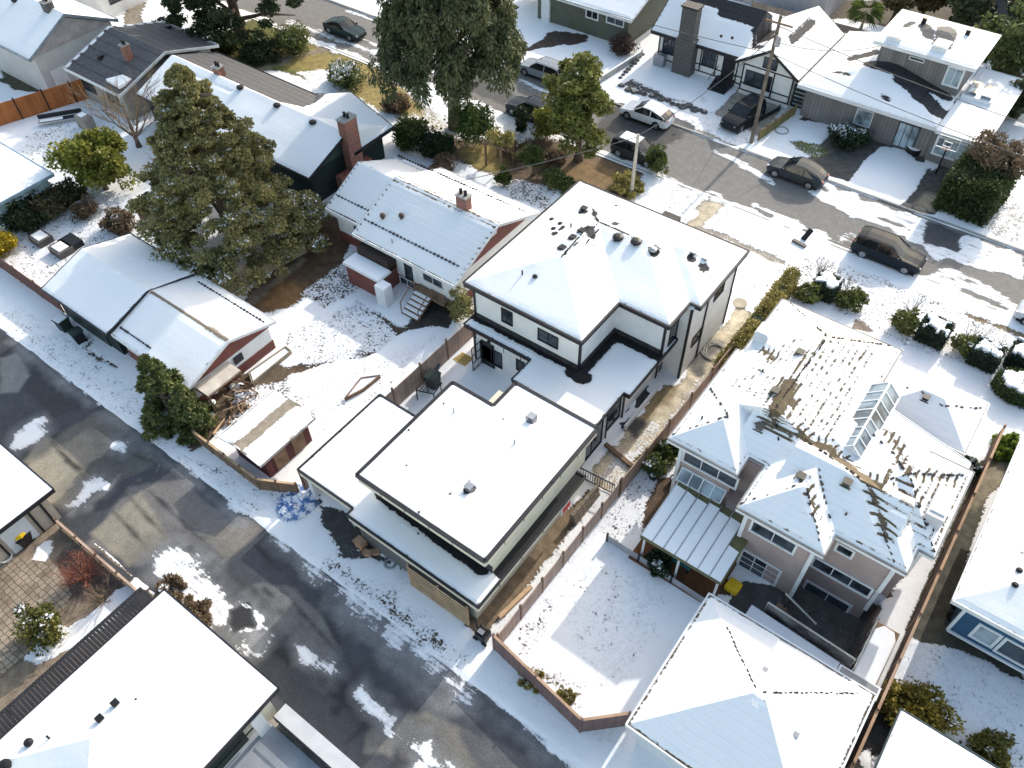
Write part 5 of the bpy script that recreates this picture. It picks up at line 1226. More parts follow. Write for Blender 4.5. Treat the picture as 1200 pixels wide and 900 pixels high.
def hedge(name, label, poly, h, m, seed, size=.09, dens=260, snowcap=True, group=None, bulge=.06, lumpy=.0):
    root = thing(name, label, 'hedge', (*poly[0], 0), group); r = np.random.default_rng(seed)
    cx = sum(p[0] for p in poly)/len(poly); cy = sum(p[1] for p in poly)/len(poly)
    core = [((x-cx)*.93+cx, (y-cy)*.93+cy) for x, y in poly]; MB().prism(core, 0, h-.06).build('core', mat('hedge twigs', (.02, .03, .018), .9), root, bevel=.08)
    L = []
    for a, b in zip(poly, poly[1:]+poly[:1]):
        ln = math.dist(a, b); n = int(ln*h*dens); t = r.random(n); L.append(np.stack([a[0]+(b[0]-a[0])*t, a[1]+(b[1]-a[1])*t, r.random(n)*h], -1))
    xs, ys = [p[0] for p in poly], [p[1] for p in poly]; n = int((max(xs)-min(xs))*(max(ys)-min(ys))*dens)
    tp = np.stack([r.uniform(min(xs), max(xs), n), r.uniform(min(ys), max(ys), n), np.full(n, h)], -1); tp = tp[poly_sd(tp[:, 0], tp[:, 1], poly) > 0]; L.append(tp)
    L = np.concatenate(L); L += r.normal(size=L.shape)*bulge; L[:, 2] += lumpy*(pnoise(L[:, 0], L[:, 1], .7, seed)-.5)*(L[:, 2] > h*.6); L[:, 2] = np.abs(L[:, 2])
    leaf_object('foliage', L, size, m, root, 1.6, None, seed)
    if snowcap:
        N = 22; bm = bmesh.new(); xs_, ys_ = np.linspace(min(xs), max(xs), N), np.linspace(min(ys), max(ys), N); XX, YY = np.meshgrid(xs_, ys_, indexing='ij')
        sd = poly_sd(XX, YY, poly)+(pnoise(XX, YY, .3, seed)-.62)*.75; hh = h+.02+.07*np.clip(sd/.3, 0, 1)**.5+.09*pnoise(XX, YY, .3, seed+2)
        vv = {}
        for i in range(N-1):
            for j in range(N-1):
                if sd[i, j] > 0 and sd[i+1, j] > 0 and sd[i, j+1] > 0 and sd[i+1, j+1] > 0:
                    bm.faces.new([vv.setdefault(q, None) or vv.__setitem__(q, bm.verts.new((XX[q], YY[q], hh[q]))) or vv[q] for q in ((i, j), (i+1, j), (i+1, j+1), (i, j+1))])
        ed = [e for e in bm.edges if e.is_boundary]; e2 = bmesh.ops.extrude_edge_only(bm, edges=ed)
        for v in e2['geom']:
            if isinstance(v, bmesh.types.BMVert): v.co.z = h-.05
        o = wloc(root); bmesh.ops.translate(bm, vec=-o, verts=bm.verts); me = bpy.data.meshes.new('snow_cap'); bm.to_mesh(me); bm.free()
        for p in me.polygons: p.use_smooth = True
        link_mesh('snow_cap', me, root, SNOW)
    return root

def g2(px, py, z=0): p = at(px, py, z); return (p.x, p.y)

conifer('golden_conifer', 'huge golden brown conifer with snow in its gaps, behind the two garages', (-45.8, 25.8), 15.0, 5.9, GOLD, 3, n=620, per=270, size=.14, z0=.08, prof=.72, snow=.3, droop=.1, clump=.74, aspect=1.5)
# tall cedar, bare trunk below a drooping crown
tc = thing('tall_cedar', 'towering dark cedar with a bare brown trunk and drooping sprays by the street', 'tree', (-43.0, 48.2, 0)); r = np.random.default_rng(5)
trunk(tc, (-43.0, 48.2, 0), 24, .55, 5, limbs=30, spread=6.5, z0=.2)
n = 640; t = r.random(n)**1.1; an = r.random(n)*6.283; rad = 6.2*(1-t*.75)*np.sqrt(r.uniform(.15, 1, n)); Cc = np.stack([-43.0+rad*np.cos(an), 48.2+rad*np.sin(an), 7.4+17*t-rad*.28], -1)
LL, dd = clumps(Cc, .45+.5*r.random(n), 230, 5, 1.5); dd[:, 2] -= .9; leaf_object('crown', LL, .15, CEDAR, tc, 2.8, dd, 5, .5)
# spreading conifer at the top edge
tl = thing('spreading_cedar', 'spreading dark cedar with long arching limbs at the top edge', 'tree', (-71.3, 48.4, 0)); r = np.random.default_rng(6)
trunk(tl, (-71.3, 48.4, 0), 14, .6, 6, limbs=22, spread=9, z0=.12)
n = 190; an = r.random(n)*6.283; rad = 8.5*np.sqrt(r.uniform(.1, 1, n)); zz = 3+r.random(n)*9; rad *= 1-.04*zz; Cc = np.stack([-71.3+rad*np.cos(an), 48.4+rad*np.sin(an), zz-rad*.12], -1)
LL, dd = clumps(Cc, .7+.6*r.random(n), 240, 6, .4); leaf_object('crown', LL, .2, leafm('dark cedar', (.02, .035, .016), (.06, .085, .03)), tl, 2.0, dd, 6, .4)
bushy('broadleaf_evergreen', 'tall glossy green broadleaf tree in front of the white hatchback', (-31.4, 50.4), 3.1, 3.0, 9.6, leafm('olive broadleaf', (.06, .085, .022), (.27, .27, .075)), 8, n=70, per=230, size=.22, z0=1.0, cat='tree', clump=.26, trunk_h=1, hollow=.35, aspect=1.4)
bushy('yellow_laurel', 'round yellow green laurel between the blue shed and the golden conifer', (-60.6, 24.6), 3.0, 2.8, 5.2, BRIGHT, 9, n=80, per=170, size=.2, cat='tree', clump=.3, z0=.4, trunk_h=1)
bushy('dark_shrub', 'low dark shrub at the foot of the round yellow green laurel', (-61.5, 22.0), 2.2, 1.3, 1.8, leafm('dark olive shrub', (.03, .04, .015), (.12, .10, .04)), 10, n=30)  # leaf colours run from dark olive to brown
conifer('lane_conifer', 'young green conifer in front of the red garage by the lane', (-36.6, 12.6), 5.8, 1.7, MIDG, 12, n=90, per=150, size=.16, z0=.03, prof=.75, clump=.5)
conifer('lane_conifer', 'smaller green conifer leaning against the first one near the log pile', (-34.7, 12.9), 4.0, 1.3, MIDG, 13, n=60, per=140, size=.15, z0=.03, prof=.75, clump=.45)
bt = thing('bare_tree', 'leafless brown tree with a haze of thin twigs before the slate roof', 'tree', (-63.5, 30.0, 0)); trunk(bt, (-63.5, 30.0, 0), 4, .22, 3); twigs('branches', (-63.5, 30.0, .9), 16, 6.5, .95, TWIG, bt, 21, .07, 4, .5)
b2_ = thing('bare_tree', 'second leafless tree filling the gap beside the golden conifer', 'tree', (-57.5, 30.6, 0)); twigs('branches', (-57.5, 30.6, 0), 12, 5.5, .9, TWIG, b2_, 22, .06, 4, .5)
for i, (nm, lab, px, py, rx, h, m, sn) in enumerate((
    ('rounded_shrub', 'clipped dark green globe shrub in front of the dark green house gable', 481, 172, 1.7, 2.6, LAUREL, 0),
    ('broad_shrub', 'low dark shrub between the globe shrub and the cedar trunk', 512, 182, 1.7, 1.9, DEEP, 0),
    ('laurel_bush', 'tall bright laurel bush right of the cedar trunk', 557, 170, 2.0, 4.4, leafm('bright laurel', (.025, .06, .02), (.13, .19, .04)), 0),
    ('red_twig_bush', 'dry reddish bush below the globe shrub', 518, 200, 1.1, 1.3, DRY, 0),
    ('dry_bush', 'dry brown bush at the edge of the ochre lawn', 465, 128, 1.5, 1.2, DRY, 0),
    ('snowy_rhododendron', 'dark rhododendron with snow on one side on the ochre lawn', 408, 98, 2.0, 1.7, MIDG, .8),
    ('pale_rhododendron', 'pale leafed rhododendron beside the brick path', 345, 60, 2.1, 2.4, RHODO, .1),
    ('dark_bush', 'dark bush left of the pale rhododendron', 305, 68, 2.2, 1.8, DEEP, 0),
    ('low_bush', 'low bright bush in the strip under the spreading cedar', 262, 62, 1.8, 1.2, LAUREL, 0),
    ('column_bush', 'narrow grey green upright bush by the dark parked car', 611, 155, .75, 2.6, DEEP, 0),
    ('standard_tree', 'small round-headed tree in the bungalow garden', 625, 205, 1.1, 2.8, LAUREL, 0),
    ('upright_yew', 'small upright yew beside the garden arbour', 591, 217, .65, 1.7, LAUREL, 0),
    ('yellow_green_bush', 'yellow green bush left of the tall broadleaf tree', 642, 160, 1.6, 3.4, BRIGHT, 0),
    ('garden_bush', 'low dark bush below the tall broadleaf tree', 648, 215, 1.0, 1.3, MIDG, 0),
    ('garden_bush', 'small bush hugging the front eave of the white house', 664, 224, .9, 1.0, LAUREL, 0),
    ('pole_bush', 'rounded green bush just behind the pale utility pole', 768, 202, 1.2, 2.7, LAUREL, 0),
    ('pole_hedge', 'low olive bush at the foot of the pale utility pole', 735, 222, 1.4, 1.0, OLIVE, 0),
    ('patch_bush', 'dry twiggy bush in the reddish soil before the arbour', 650, 190, 1.2, .9, DRY, 0),
    ('patch_bush', 'dry brown bush near the column bush', 605, 182, 1.3, 1.0, DRY, .2),
    ('lawn_bush', 'bare dark bush at the corner of the olive house', 728, 62, 1.3, 1.8, leafm('winter bush', (.05, .035, .03), (.16, .11, .09)), 0),
    ('wall_bush', 'dark bush under the windows of the olive house', 700, 38, 1.2, 1.2, DEEP, 0),
    ('snow_shrub', 'snow loaded rhododendron on the lawn of the grey house', 992, 168, 1.6, 1.5, DEEP, .9),
    ('entry_bush', 'brown rounded bush beside the grey house door', 1013, 143, 1.0, 1.3, DRY, 0),
    ('yard_bush', 'pale green bush with snow in the left corner of the grey house', 968, 130, 1.1, 1.5, RHODO, .3),
    ('yellow_shrub', 'bright golden shrub at the left picture edge', 6, 296, 1.3, 1.9, YEL, 0),
    ('garden_shrub', 'dark green bush behind the left edge garden', 35, 262, 1.9, 2.0, DEEP, 0),
    ('garden_shrub', 'mixed green brown bush beside the dark bush near the blue shed', 62, 248, 1.6, 1.8, leafm('olive bush', (.06, .06, .03), (.2, .17, .08)), 0),
    ('garden_scrub', 'straw coloured scrub beside the green garage', 143, 268, 1.4, 1.3, DRY, .1),
    ('garden_scrub', 'brown scrub between the stepping stones and the bush', 103, 252, 1.2, 1.4, DRY, .1),
    ('fern_bush', 'small dark bush behind the green garage roof', 205, 312, 1.3, 1.3, DEEP, .2),
    ('pale_yard_shrub', 'pale yellow leafed shrub at the corner of the white house', 540, 372, 1.1, 2.6, leafm('pale yellow', (.16, .16, .06), (.4, .37, .16)), 0),
    ('round_laurel', 'round clipped laurel with a snowy side on the paved yard', 57, 742, 1.25, 2.2, leafm('laurel gold', (.05, .06, .014), (.2, .19, .05)), .35),
    ('verge_bush', 'straw brown grass clump at the peak of the large hip roof', 205, 700, 1.2, .7, DRY, .2),
    ('verge_bush', 'dry brown clump on the lane verge below the snow bank', 232, 722, .9, .6, DRY, 0),
    ('fence_bush', 'low mossy bush inside the plum fence corner', 622, 795, .75, .35, OLIVE, .2),
    ('fence_bush', 'small green bush along the plum fence of the snowy yard', 663, 818, .5, .25, OLIVE, .4),
    ('canopy_bush', 'dark leafy bush in front of the patio canopy', 770, 665, .8, 1.1, DEEP, .3),
    ('bed_bush', 'dark bush with snow in the narrow bed by the walkway', 765, 550, .9, 1.2, MIDG, .3),
    ('bed_bush', 'small snowy bush in the narrow bed beside the taupe house', 782, 535, .8, 1.2, LAUREL, .2),
    ('golden_hedge', 'golden leaved shrub against the long brown fence', 1055, 835, 1.3, 1.3, leafm('golden hedge', (.10, .09, .02), (.42, .32, .06)), .15),
    ('golden_hedge', 'golden shrub behind the corner garage gutter', 1085, 838, 1.3, 1.1, LM['golden hedge'], .1),
    ('bed_shrub', 'straggling green shrub in the bed below the snowy lawn', 1160, 880, 1.1, .8, leafm('straggling', (.08, .08, .02), (.3, .26, .07)), .25),
    ('porch_bush', 'dark bush with twigs at the porch roof of the taupe house', 1128, 552, .9, 1.0, DEEP, .3),
    ('path_bush', 'fresh green low bush beside the curved beige path', 1185, 532, 1.6, .6, leafm('fresh lawn', (.10, .16, .02), (.28, .36, .06)), 0))):
    bushy(nm, lab, g2(px, py), rx, rx*.95, h, m, 100+i, n=26 if rx < 1.3 else 42, per=120, size=.12 if rx < 1.4 else .15, snow=sn, cat='tree' if nm == 'standard_tree' else 'shrub', z0=.9 if nm == 'standard_tree' else 0, trunk_h=1 if nm == 'standard_tree' else 0)
rb = thing('red_twig_shrub', 'reddish leafless twig shrub behind the yellow-topped bin yard', 'shrub', (*g2(98, 680), 0)); twigs('branches', (*g2(98, 680), 0), 34, 2.1, 1.1, TWIGRED, rb, 31, .03, 3, .45)
rb = thing('tan_twig_shrub', 'pale tan leafless shrub beside the black slatted pergola', 'shrub', (*g2(122, 705), 0)); twigs('branches', (*g2(122, 705), 0), 14, 1.7, 1.0, TWIG, rb, 32, .03, 3, .4)
for i, (px, py, lab) in enumerate(((955, 330, 'bare twiggy shrub nearest the brown hedge strip by the street'), (988, 350, 'bare shrub between the first boxed hedge and the brown walk'), (1068, 370, 'bare shrub right of the brown front walk'),
                                   (1132, 400, 'bare shrub between the second and third boxed hedges'), (1185, 425, 'bare shrub beyond the third boxed hedge'))):
    q = thing('bare_shrub', lab, 'shrub', (*g2(px, py), 0), 'leafless shrubs along the front hedge'); twigs('branches', (*g2(px, py), 0), 9, 2.3, .8, mat('grey twigs', (.2, .17, .14), .9) if i == 0 else bpy.data.materials['grey twigs'], q, 40+i, .022, 3, .5)
for i, (px, py, lab) in enumerate(((945, 352, 'leafy rhododendron left of the first boxed hedge'), (995, 358, 'yellow green rhododendron right of the first boxed hedge'), (1058, 384, 'pale rhododendron right of the brown front walk'), (1130, 412, 'rhododendron between second and third boxed hedges'))):
    bushy('rhododendron', lab, g2(px, py), .95, .95, 1.3, RHODO, 160+i, n=26, per=90, size=.15, snow=.15, group='rhododendrons along the front hedge')
for i, (px, py, w_, d_, lab) in enumerate(((965, 345, 1.5, 1.6, 'first boxed hedge under snow, left of the brown walk'), (1090, 397, 1.7, 1.6, 'second boxed hedge under snow, right of the brown walk'), (1150, 425, 1.6, 1.5, 'third boxed hedge under snow, before the big round one'),
                                       (1196, 428, 1.8, 1.6, 'boxed hedge under snow cut by the right picture edge'))):
    x, y = g2(px, py); hedge('boxed_hedge', lab, [(x-w_/2, y-d_/2), (x+w_/2, y-d_/2), (x+w_/2, y+d_/2), (x-w_/2, y+d_/2)], 1.35, HEDGE, 200+i, group='boxed hedges along the front walk')
x, y = g2(1190, 462); hedge('round_hedge', 'rounded green hedge with a snowy top in the front yard', [(x+1.3*math.cos(a)*1.15, y+1.1*math.sin(a)) for a in [k*.3927 for k in range(16)]], 1.1, leafm('green round hedge', (.03, .06, .018), (.09, .13, .04)), 210)
hedge('cedar_hedge', 'strip of yellowing cedar hedge along the fence between the two front yards', [(-11.0, 35.5), (-10.2, 35.5), (-10.2, 46.2), (-11.0, 46.2)], 1.3, OLIVE, 211, .1, 420, False, lumpy=.7, bulge=.1)
hedge('tall_hedge', 'tall thick green hedge with a brown twiggy top beside the grey house driveway', [(-5.2, 61.0), (-1.6, 60.8), (-1.2, 65.3), (-5.0, 65.6)], 3.0, leafm('tall hedge', (.025, .04, .012), (.085, .11, .03)), 212, .14, 200, False, lumpy=.6, bulge=.15)
tw = thing('twig_bush', 'brown twiggy bush rising behind the tall green hedge', 'shrub', (-3.0, 65.8, 0)); twigs('branches', (-3.0, 65.0, 1.6), 34, 4.6, 1.1, TWIG, tw, 55, .04, 3, .4)
L_, d_ = clumps(np.array([[-3+random.uniform(-2, 2), 65+random.uniform(-1.5, 1.5), random.uniform(3, 4.3)] for _ in range(36)]), np.full(36, .6), 90, 77); leaf_object('foliage', L_, .16, DRY, tw, 1.6, d_, 77)
bushy('low_snowy_hedge', 'low dark hedge with snow in front of the tall green hedge', g2(1132, 252), 1.5, .9, .9, DEEP, 213, n=26, per=110, size=.12, snow=.9)
for i, (px, py, H_, R__, m, lab) in enumerate(((1165, 100, 8, 3.6, MIDG, 'big green evergreen beside the upper roof of the grey house'), (1195, 60, 9, 3.5, DEEP, 'dark evergreen at the top right corner'), (1120, 40, 6, 2.2, CEDAR, 'grey green tree behind the long grey house'),
                                      (1080, 20, 5, 2.2, leafm('hazel', (.09, .07, .03), (.24, .19, .09)), 'brownish thicket at the top edge behind the long grey house'), (1045, 25, 5, 1.9, LM['hazel'], 'brown leafed thicket right of the palm'), (1190, 140, 4, 1.8, CEDAR, 'shaded shrub tree by the carport'),
                                      (965, 0, 4, 2.0, DEEP, 'dark shrub tree behind the half-timbered house'), (640, -4, 7, 2.8, DEEP, 'dark evergreen at the corner of the olive house'))):
    bushy('background_tree', lab, g2(px, py), R__, R__, H_, m, 230+i, n=55, per=120, size=.26, cat='tree', z0=.5, trunk_h=1, clump=.3, group='trees beyond the street')
pl = thing('palm_tree', 'small windmill palm with drooping dry skirt behind the grey house', 'tree', (*g2(1003, 52), 0)); x, y = g2(1003, 52); trunk(pl, (x, y, 0), 3.4, .25, 3, m=TWIG)
fr_ = MB()
for k in range(26):
    a = k*2.4; e = random.uniform(-.5, .8); d = Vector((math.cos(a)*math.cos(e), math.sin(a)*math.cos(e), math.sin(e))); c = Vector((x, y, 3.4)); s = d.cross(Vector((0, 0, 1))).normalized()
    for j in range(-3, 4): fr_.face([c+d*.5, c+d*1.3+s*j*.18+Vector((0, 0, -.1)), c+d*1.7+s*j*.26+Vector((0, 0, -.5))])
fr_.build('fronds', LAUREL, pl)

# ------------------------------------------------------------------ fences and posts
fence('board_fence', 'pinkish brown board fence with taller posts between the maroon bungalow and the white house', [(-25.75, 29.0), (-25.85, 13.6)], 1.75, BROWNF, OLDWOOD, 2.5, ph=.25)
fence('board_fence', 'pale brown fence with posts from the lane to the snowy yard corner', [(-11.15, 12.75), (-11.05, 24.0)], 1.4, BROWNF, OLDWOOD, 1.9, ph=.25)
fence('walkway_fence', 'weathered fence along the wet sandy walkway beside the taupe house', [(-11.0, 24.0), (-10.7, 37.0)], 1.7, BROWNF, OLDWOOD, 2.4, ph=.2)
fence('lane_fence', 'plum brown board fence facing the lane around the snowy yard', [(-11.25, 12.55), (-5.55, 11.75), (-3.95, 13.3)], 1.7, PLUMF, PLUMF, 2.9, cap=mat('tan rail', (.4, .26, .17), .7))
fence('long_brown_fence', 'long dark brown fence with a tan top rail between the taupe and blue houses', [(5.05, 40.2), (5.05, 11.5)], 1.8, mat('dark brown boards', (.085, .042, .028), .8, .2, board=.2), mat('tan posts', (.36, .22, .14), .7), 3.0, cap=bpy.data.materials['tan rail'])
fence('garden_fence', 'maroon brown fence at the lane edge left of the green garage', [(-64, 14.1), (-50.6, 14.0)], 1.5, mat('maroon brown boards', (.16, .075, .06), .8, .2, board=.16), OLDWOOD, 2.6)
fence('tan_panel_fence', 'tan panel fence between the red garage and the golden conifer', [(-42.8, 21.0), (-41.3, 28.6)], 1.8, TANF, OLDWOOD, 2.2)
fence('grey_panel_fence', 'grey brown fence behind the golden conifer', [(-54.5, 23.6), (-54.5, 29.5)], 1.6, mat('grey brown boards', (.14, .11, .085), .8, .2, board=.2), OLDWOOD, 2.4)
fence('orange_fence', 'new orange cedar fence beside the grey gabled house', [(-77.5, 22.0), (-73.6, 33.5)], 2.0, ORANGEF, PLASTK, 2.4)
fence('shed_fence', 'short weathered fence around the little maroon shed', [(-33.8, 12.2), (-28.1, 12.1), (-26.0, 13.2)], 1.1, OLDWOOD, OLDWOOD, 1.4, cap=WOOD)
fence('yard_wire_fence', 'low wire fence with black posts across the top of the snowy yard', [(-10.0, 21.1), (-3.9, 20.9)], .7, mat('wire mesh', (.4, .4, .42), .5, metal=.4), PLASTK, 2.1, th=.015)
fence('picket_fence', 'short yellowish picket row beside the tall dark pole', [(-20.4, 61.6), (-19.6, 67.2)], 1.0, mat('yellow pickets', (.22, .18, .07), .8, board=.35), OLDWOOD, 1.2)
fence('grey_board_fence', 'long grey fence behind the half-timbered and grey houses', [(-31, 81.6), (-17, 82.2)], 1.8, mat('grey fence boards', (.15, .135, .12), .8, board=.2), None, 2.6)
fence('lot_fence', 'low dark edging wall with snowy top along the pergola yard', [(-35.3, 3.7), (-27.9, 3.75)], .8, OLDWOOD, OLDWOOD, 2.0, cap=mat('pale coping', (.5, .36, .28), .7))
fence('garden_rail', 'white ribbed pipe rail laid along the edge of the snowy lawn', [(5.6, 22.6), (12, 20.6)], .35, WHITE, PLASTK, 1.9)
fence('driveway_wall', 'low dark wall stepping up to the half-timbered house garage', [(-22.3, 61.5), (-21.0, 67.0)], .5, PLASTK, PLASTK, 5)
fence('lawn_wall', 'low concrete wall between the olive and half-timbered houses', [(-36.6, 62.0), (-36.0, 68.4)], .6, CONC, CONC, 6, snowcap=True)
rl = thing('entry_gate', 'black bar railing across the foot of the wet walkway', 'railing', (-13.4, 23.8, 0)); q = MB(); q.bar((-13.5, 23.75, 1.0), (-11.3, 23.9, 1.0), .06, .06).bar((-13.5, 23.75, .12), (-11.3, 23.9, .12), .05, .05); q.build('rail', BLACK, rl); q = MB()
for k in range(15): t_ = k/14; q.bar((-13.5+2.2*t_, 23.75+.15*t_, .1), (-13.5+2.2*t_, 23.75+.15*t_, 1.0), .03, .03)
q.build('balusters', BLACK, rl)
MBs = thing('retaining_wall', 'stacked block wall at the end of the dirt strip', 'wall', (-12.2, 22.4, 0)); q = MB()
for i in range(4):
    for j in range(6): q.box(-12.35+j*.02, -11.9-i*.06, 20.9+j*.42, 21.29+j*.42, i*.22, .21+i*.22)
q.build('blocks', mat('wall blocks', (.2, .17, .13), .9, .3), MBs)
rm = thing('walkway_edge', 'dark timber step between the two walkway levels', 'step', (-12.2, 26.1, 0)); MB().bar((-13.6, 26.6, .12), (-11.2, 26.1, .12), .25, .22).build('timber', OLDWOOD, rm)
cu = thing('window_well', 'low white curb beside the white house wall', 'curb', (-13.2, 30, 0)); MB().box(-13.35, -13.2, 28.3, 32.2, 0, .4).build('curb', WHITE, cu); MB().box(-13.94, -13.36, 28.3, 32.2, .02, .06).build('gravel', DARK, cu)

def pole(name, label, x, y, h, r, m, arms=True, lean=(0, 0)):
    root = thing(name, label, 'utility pole', (x, y, 0)); MB().tube([(x, y, 0), (x+lean[0], y+lean[1], h)], [r, r*.7], 10).build('post', m, root)
    if arms:
        MB().bar((x-1.1, y, h-.6), (x+1.1, y, h-.6), .1, .12).build('crossarm', OLDWOOD, root); MB().lathe((x+.3, y-.25, h-2.2), [(.22, 0), (.24, .1), (.24, .8), (.1, .85)], 10).build('transformer', METAL, root)
    return root
pole('dark_utility_pole', 'tall weathered brown utility pole across the street', -20.75, 61.0, 11, .17, mat('pole timber', (.17, .14, .11), .9, .3))
pole('pale_utility_pole', 'short pale grey pole at the front of the white house', -25.2, 48.7, 5.6, .16, mat('pale pole', (.42, .39, .34), .8), False)
def wire(lab, a, b, sag=.6, r=.028):
    o = thing('overhead_wire', lab, 'wire', a); a, b = Vector(a), Vector(b)
    MB().tube([a.lerp(b, t/14)-Vector((0, 0, sag*4*(t/14)*(1-t/14))) for t in range(15)], r, 5).build('cable', mat('cable', (.12, .12, .12), .6) if 'cable' not in bpy.data.materials else bpy.data.materials['cable'], o)
wire('service wire from the dark pole to the pale pole', (-20.75, 61, 9.6), (-25.2, 48.7, 5.5)); wire('service wire from the pale pole down to the bungalow eave', (-25.2, 48.7, 5.4), (-40.5, 31.5, 3.2), .5)
wire('street wire running right from the dark pole past the grey house', (-20.75, 61, 8.0), (24, 58.5, 8.0), 1.2); wire('street wire running left from the dark pole', (-20.75, 61, 8.0), (-78, 62, 8.0), 1.2)
wire('service wire from the dark pole to the half-timbered gable', (-20.75, 61, 9.2), (-23, 67.8, 4.6)); wire('service wire from the dark pole to the grey house eave', (-20.75, 61, 9.0), (-15.4, 72, 5.6)); wire('second street wire right of the dark pole, above the first', (-20.75, 61, 10.2), (24, 58.5, 10.2), 1.2)
wire('white wire from the golden conifer to the bungalow', (-43.5, 27, 4), (-40.6, 31.4, 3.3), .1, .03)

# ------------------------------------------------------------------ cars
CGLASS = glass_mat('car glass', (.008, .01, .012), .05)
def car(name, label, x, y, heading, L, W, H, paint, kind='suv', snow=False, group=None, z=.015):
    """car lofted along its length: heading 0 points the nose to +X."""
    root = thing(name, label, 'car', (0, 0, 0), group)
    if kind == 'suv': ts = [0, .015, .05, .16, .35, .54, .72, .86, .95, .985, 1]; belt = [.50, .58, .60, .61, .61, .61, .60, .57, .52, .46, .38]; roofh = [.50, .66, .92, .985, 1, .985, .60, .57, .52, .46, .38]; cab = (1, 6)
    elif kind == 'sedan': ts = [0, .015, .06, .14, .32, .50, .68, .84, .94, .985, 1]; belt = [.50, .60, .65, .67, .66, .65, .64, .60, .54, .46, .36]; roofh = [.50, .60, .65, .67, .97, 1, .64, .60, .54, .46, .36]; cab = (3, 6)
    else: ts = [0, .015, .06, .14, .34, .52, .73, .86, .95, .985, 1]; belt = [.48, .58, .62, .63, .63, .62, .60, .55, .49, .44, .36]; roofh = [.48, .60, .70, .82, .99, 1, .60, .55, .49, .44, .36]; cab = (2, 6)
    wf = [.80, .90, .96, .99, 1, 1, .99, .98, .93, .84, .70]
    rings = []
    for t, b, rh, wv in zip(ts, belt, roofh, wf):
        w2 = W/2*wv; zb = .2 if .03 < t < .97 else .3; cabin = rh > b+.02
        k = .80 if cabin else .94; rz = rh*H
        half = [(w2*.86, zb), (w2*.98, zb+.12), (w2, (zb+b*H)/2+.05), (w2*.955, b*H), (w2*k*.96 if cabin else w2*.90, rz-.05 if cabin else rz+.012), (w2*k*.8 if cabin else w2*.6, rz), (0, rz+.02)]
        rings.append([(t*L-L/2, y_, z_) for y_, z_ in half])
    body, wind, side, rearw = MB(), MB(), MB(), MB()
    for i in range(len(ts)-1):
        a, b = rings[i], rings[i+1]; ca, cb = roofh[i] > belt[i]+.02, roofh[i+1] > belt[i+1]+.02
        for sgn in (1, -1):
            A = [(x_, sgn*y_, z_) for x_, y_, z_ in a]; Bq = [(x_, sgn*y_, z_) for x_, y_, z_ in b]
            for j in range(6):
                tgt = body
                if j == 3 and (ca and cb): tgt = side
                elif j == 3 and (ca or cb): tgt = side
                elif j in (4, 5) and ca and not cb: tgt = wind
                elif j in (4, 5) and cb and not ca: tgt = rearw
                elif j in (4, 5) and ca and cb and i == cab[0] and kind != 'sedan': tgt = rearw
                tgt.face([A[j], Bq[j], Bq[j+1], A[j+1]])
        if i == 0: body.face([(x_, y_, z_) for x_, y_, z_ in a]+[(x_, -y_, z_) for x_, y_, z_ in a[::-1][1:]])
        if i == len(ts)-2: body.face([(x_, y_, z_) for x_, y_, z_ in b]+[(x_, -y_, z_) for x_, y_, z_ in b[::-1][1:]])
    bo = body.build('body', paint, root, smooth=False)
    wind.build('windshield', CGLASS, root); build_each(side, 'side_window', CGLASS, root); rearw.build('rear_window', CGLASS, root)
    i0 = 4; q = MB()
    for sgn in (1, -1):
        a, b = rings[4][3], rings[4][4]; q.bar((a[0], sgn*a[1]*1.005, a[2]), (b[0], sgn*b[1]*1.005, b[2]), .1, .03)
        for i in range(cab[0], cab[1]): a, b = rings[i][4], rings[i+1][4]; q.bar((a[0], sgn*a[1]*1.0, a[2]+.01), (b[0], sgn*b[1]*1.0, b[2]+.01), .05, .05)
        q.box(L*.17, L*.17+.12, sgn*(W/2+.02)-.09, sgn*(W/2+.02)+.09, belt[5]*H, belt[5]*H+.13)
    build_each(q, 'pillar_trim', paint, root)
    q = MB()
    for sgn in (1, -1): q.box(-L/2+.25, L/2-.25, sgn*W/2*.97-.03, sgn*W/2*.97+.02, .18, .34)
    q.box(L/2-.1, L/2+.01, -W*.3, W*.3, .3, .48); build_each(q, 'sill', PLASTK, root)
    wr_ = .35 if kind != 'sedan' else .33
    for xx in (-L*.30, L*.31):
        for sgn in (1, -1):
            wh = bpy.data.objects.new('wheel', None); COL.objects.link(wh); wh.parent = root; yy = sgn*(W/2-.12)
            MB().lathe((xx, yy, wr_), [(wr_*.72, -.125), (wr_, -.1), (wr_, .1), (wr_*.72, .125)], 20, 'y').build('tyre', RUBBER, wh)
            MB().lathe((xx, yy+sgn*.02, wr_), [(wr_*.7, -.115), (wr_*.66, .115), (wr_*.2, .125)] if sgn > 0 else [(wr_*.2, -.125), (wr_*.66, -.115), (wr_*.7, .115)], 16, 'y').build('rim', METAL, wh)
            # dark wheel arch
            MB().lathe((xx, yy+sgn*.105, wr_+.02), [(wr_*1.13, -.012), (wr_*1.13, .012)], 20, 'y').build('wheel_arch', PLASTK, root)
    for sgn in (1, -1):
        MB().bar((L/2-.22, sgn*W*.37, .44*H), (L/2-.07, sgn*W*.30, .415*H), .22, .14).build('headlight', bpy.data.materials.get('lamp lens') or glass_mat('lamp lens', (.5, .52, .55), .15), root)
        MB().bar((-L/2+.03, sgn*W*.36, .54*H), (-L/2+.03, sgn*W*.24, .54*H), .08, .13).build('tail_light', bpy.data.materials.get('tail lens') or glass_mat('tail lens', (.35, .01, .01), .2), root)
    MB().box(-L/2-.012, -L/2+.02, -.26, .26, .5, .62).build('number_plate', WHITE, root)
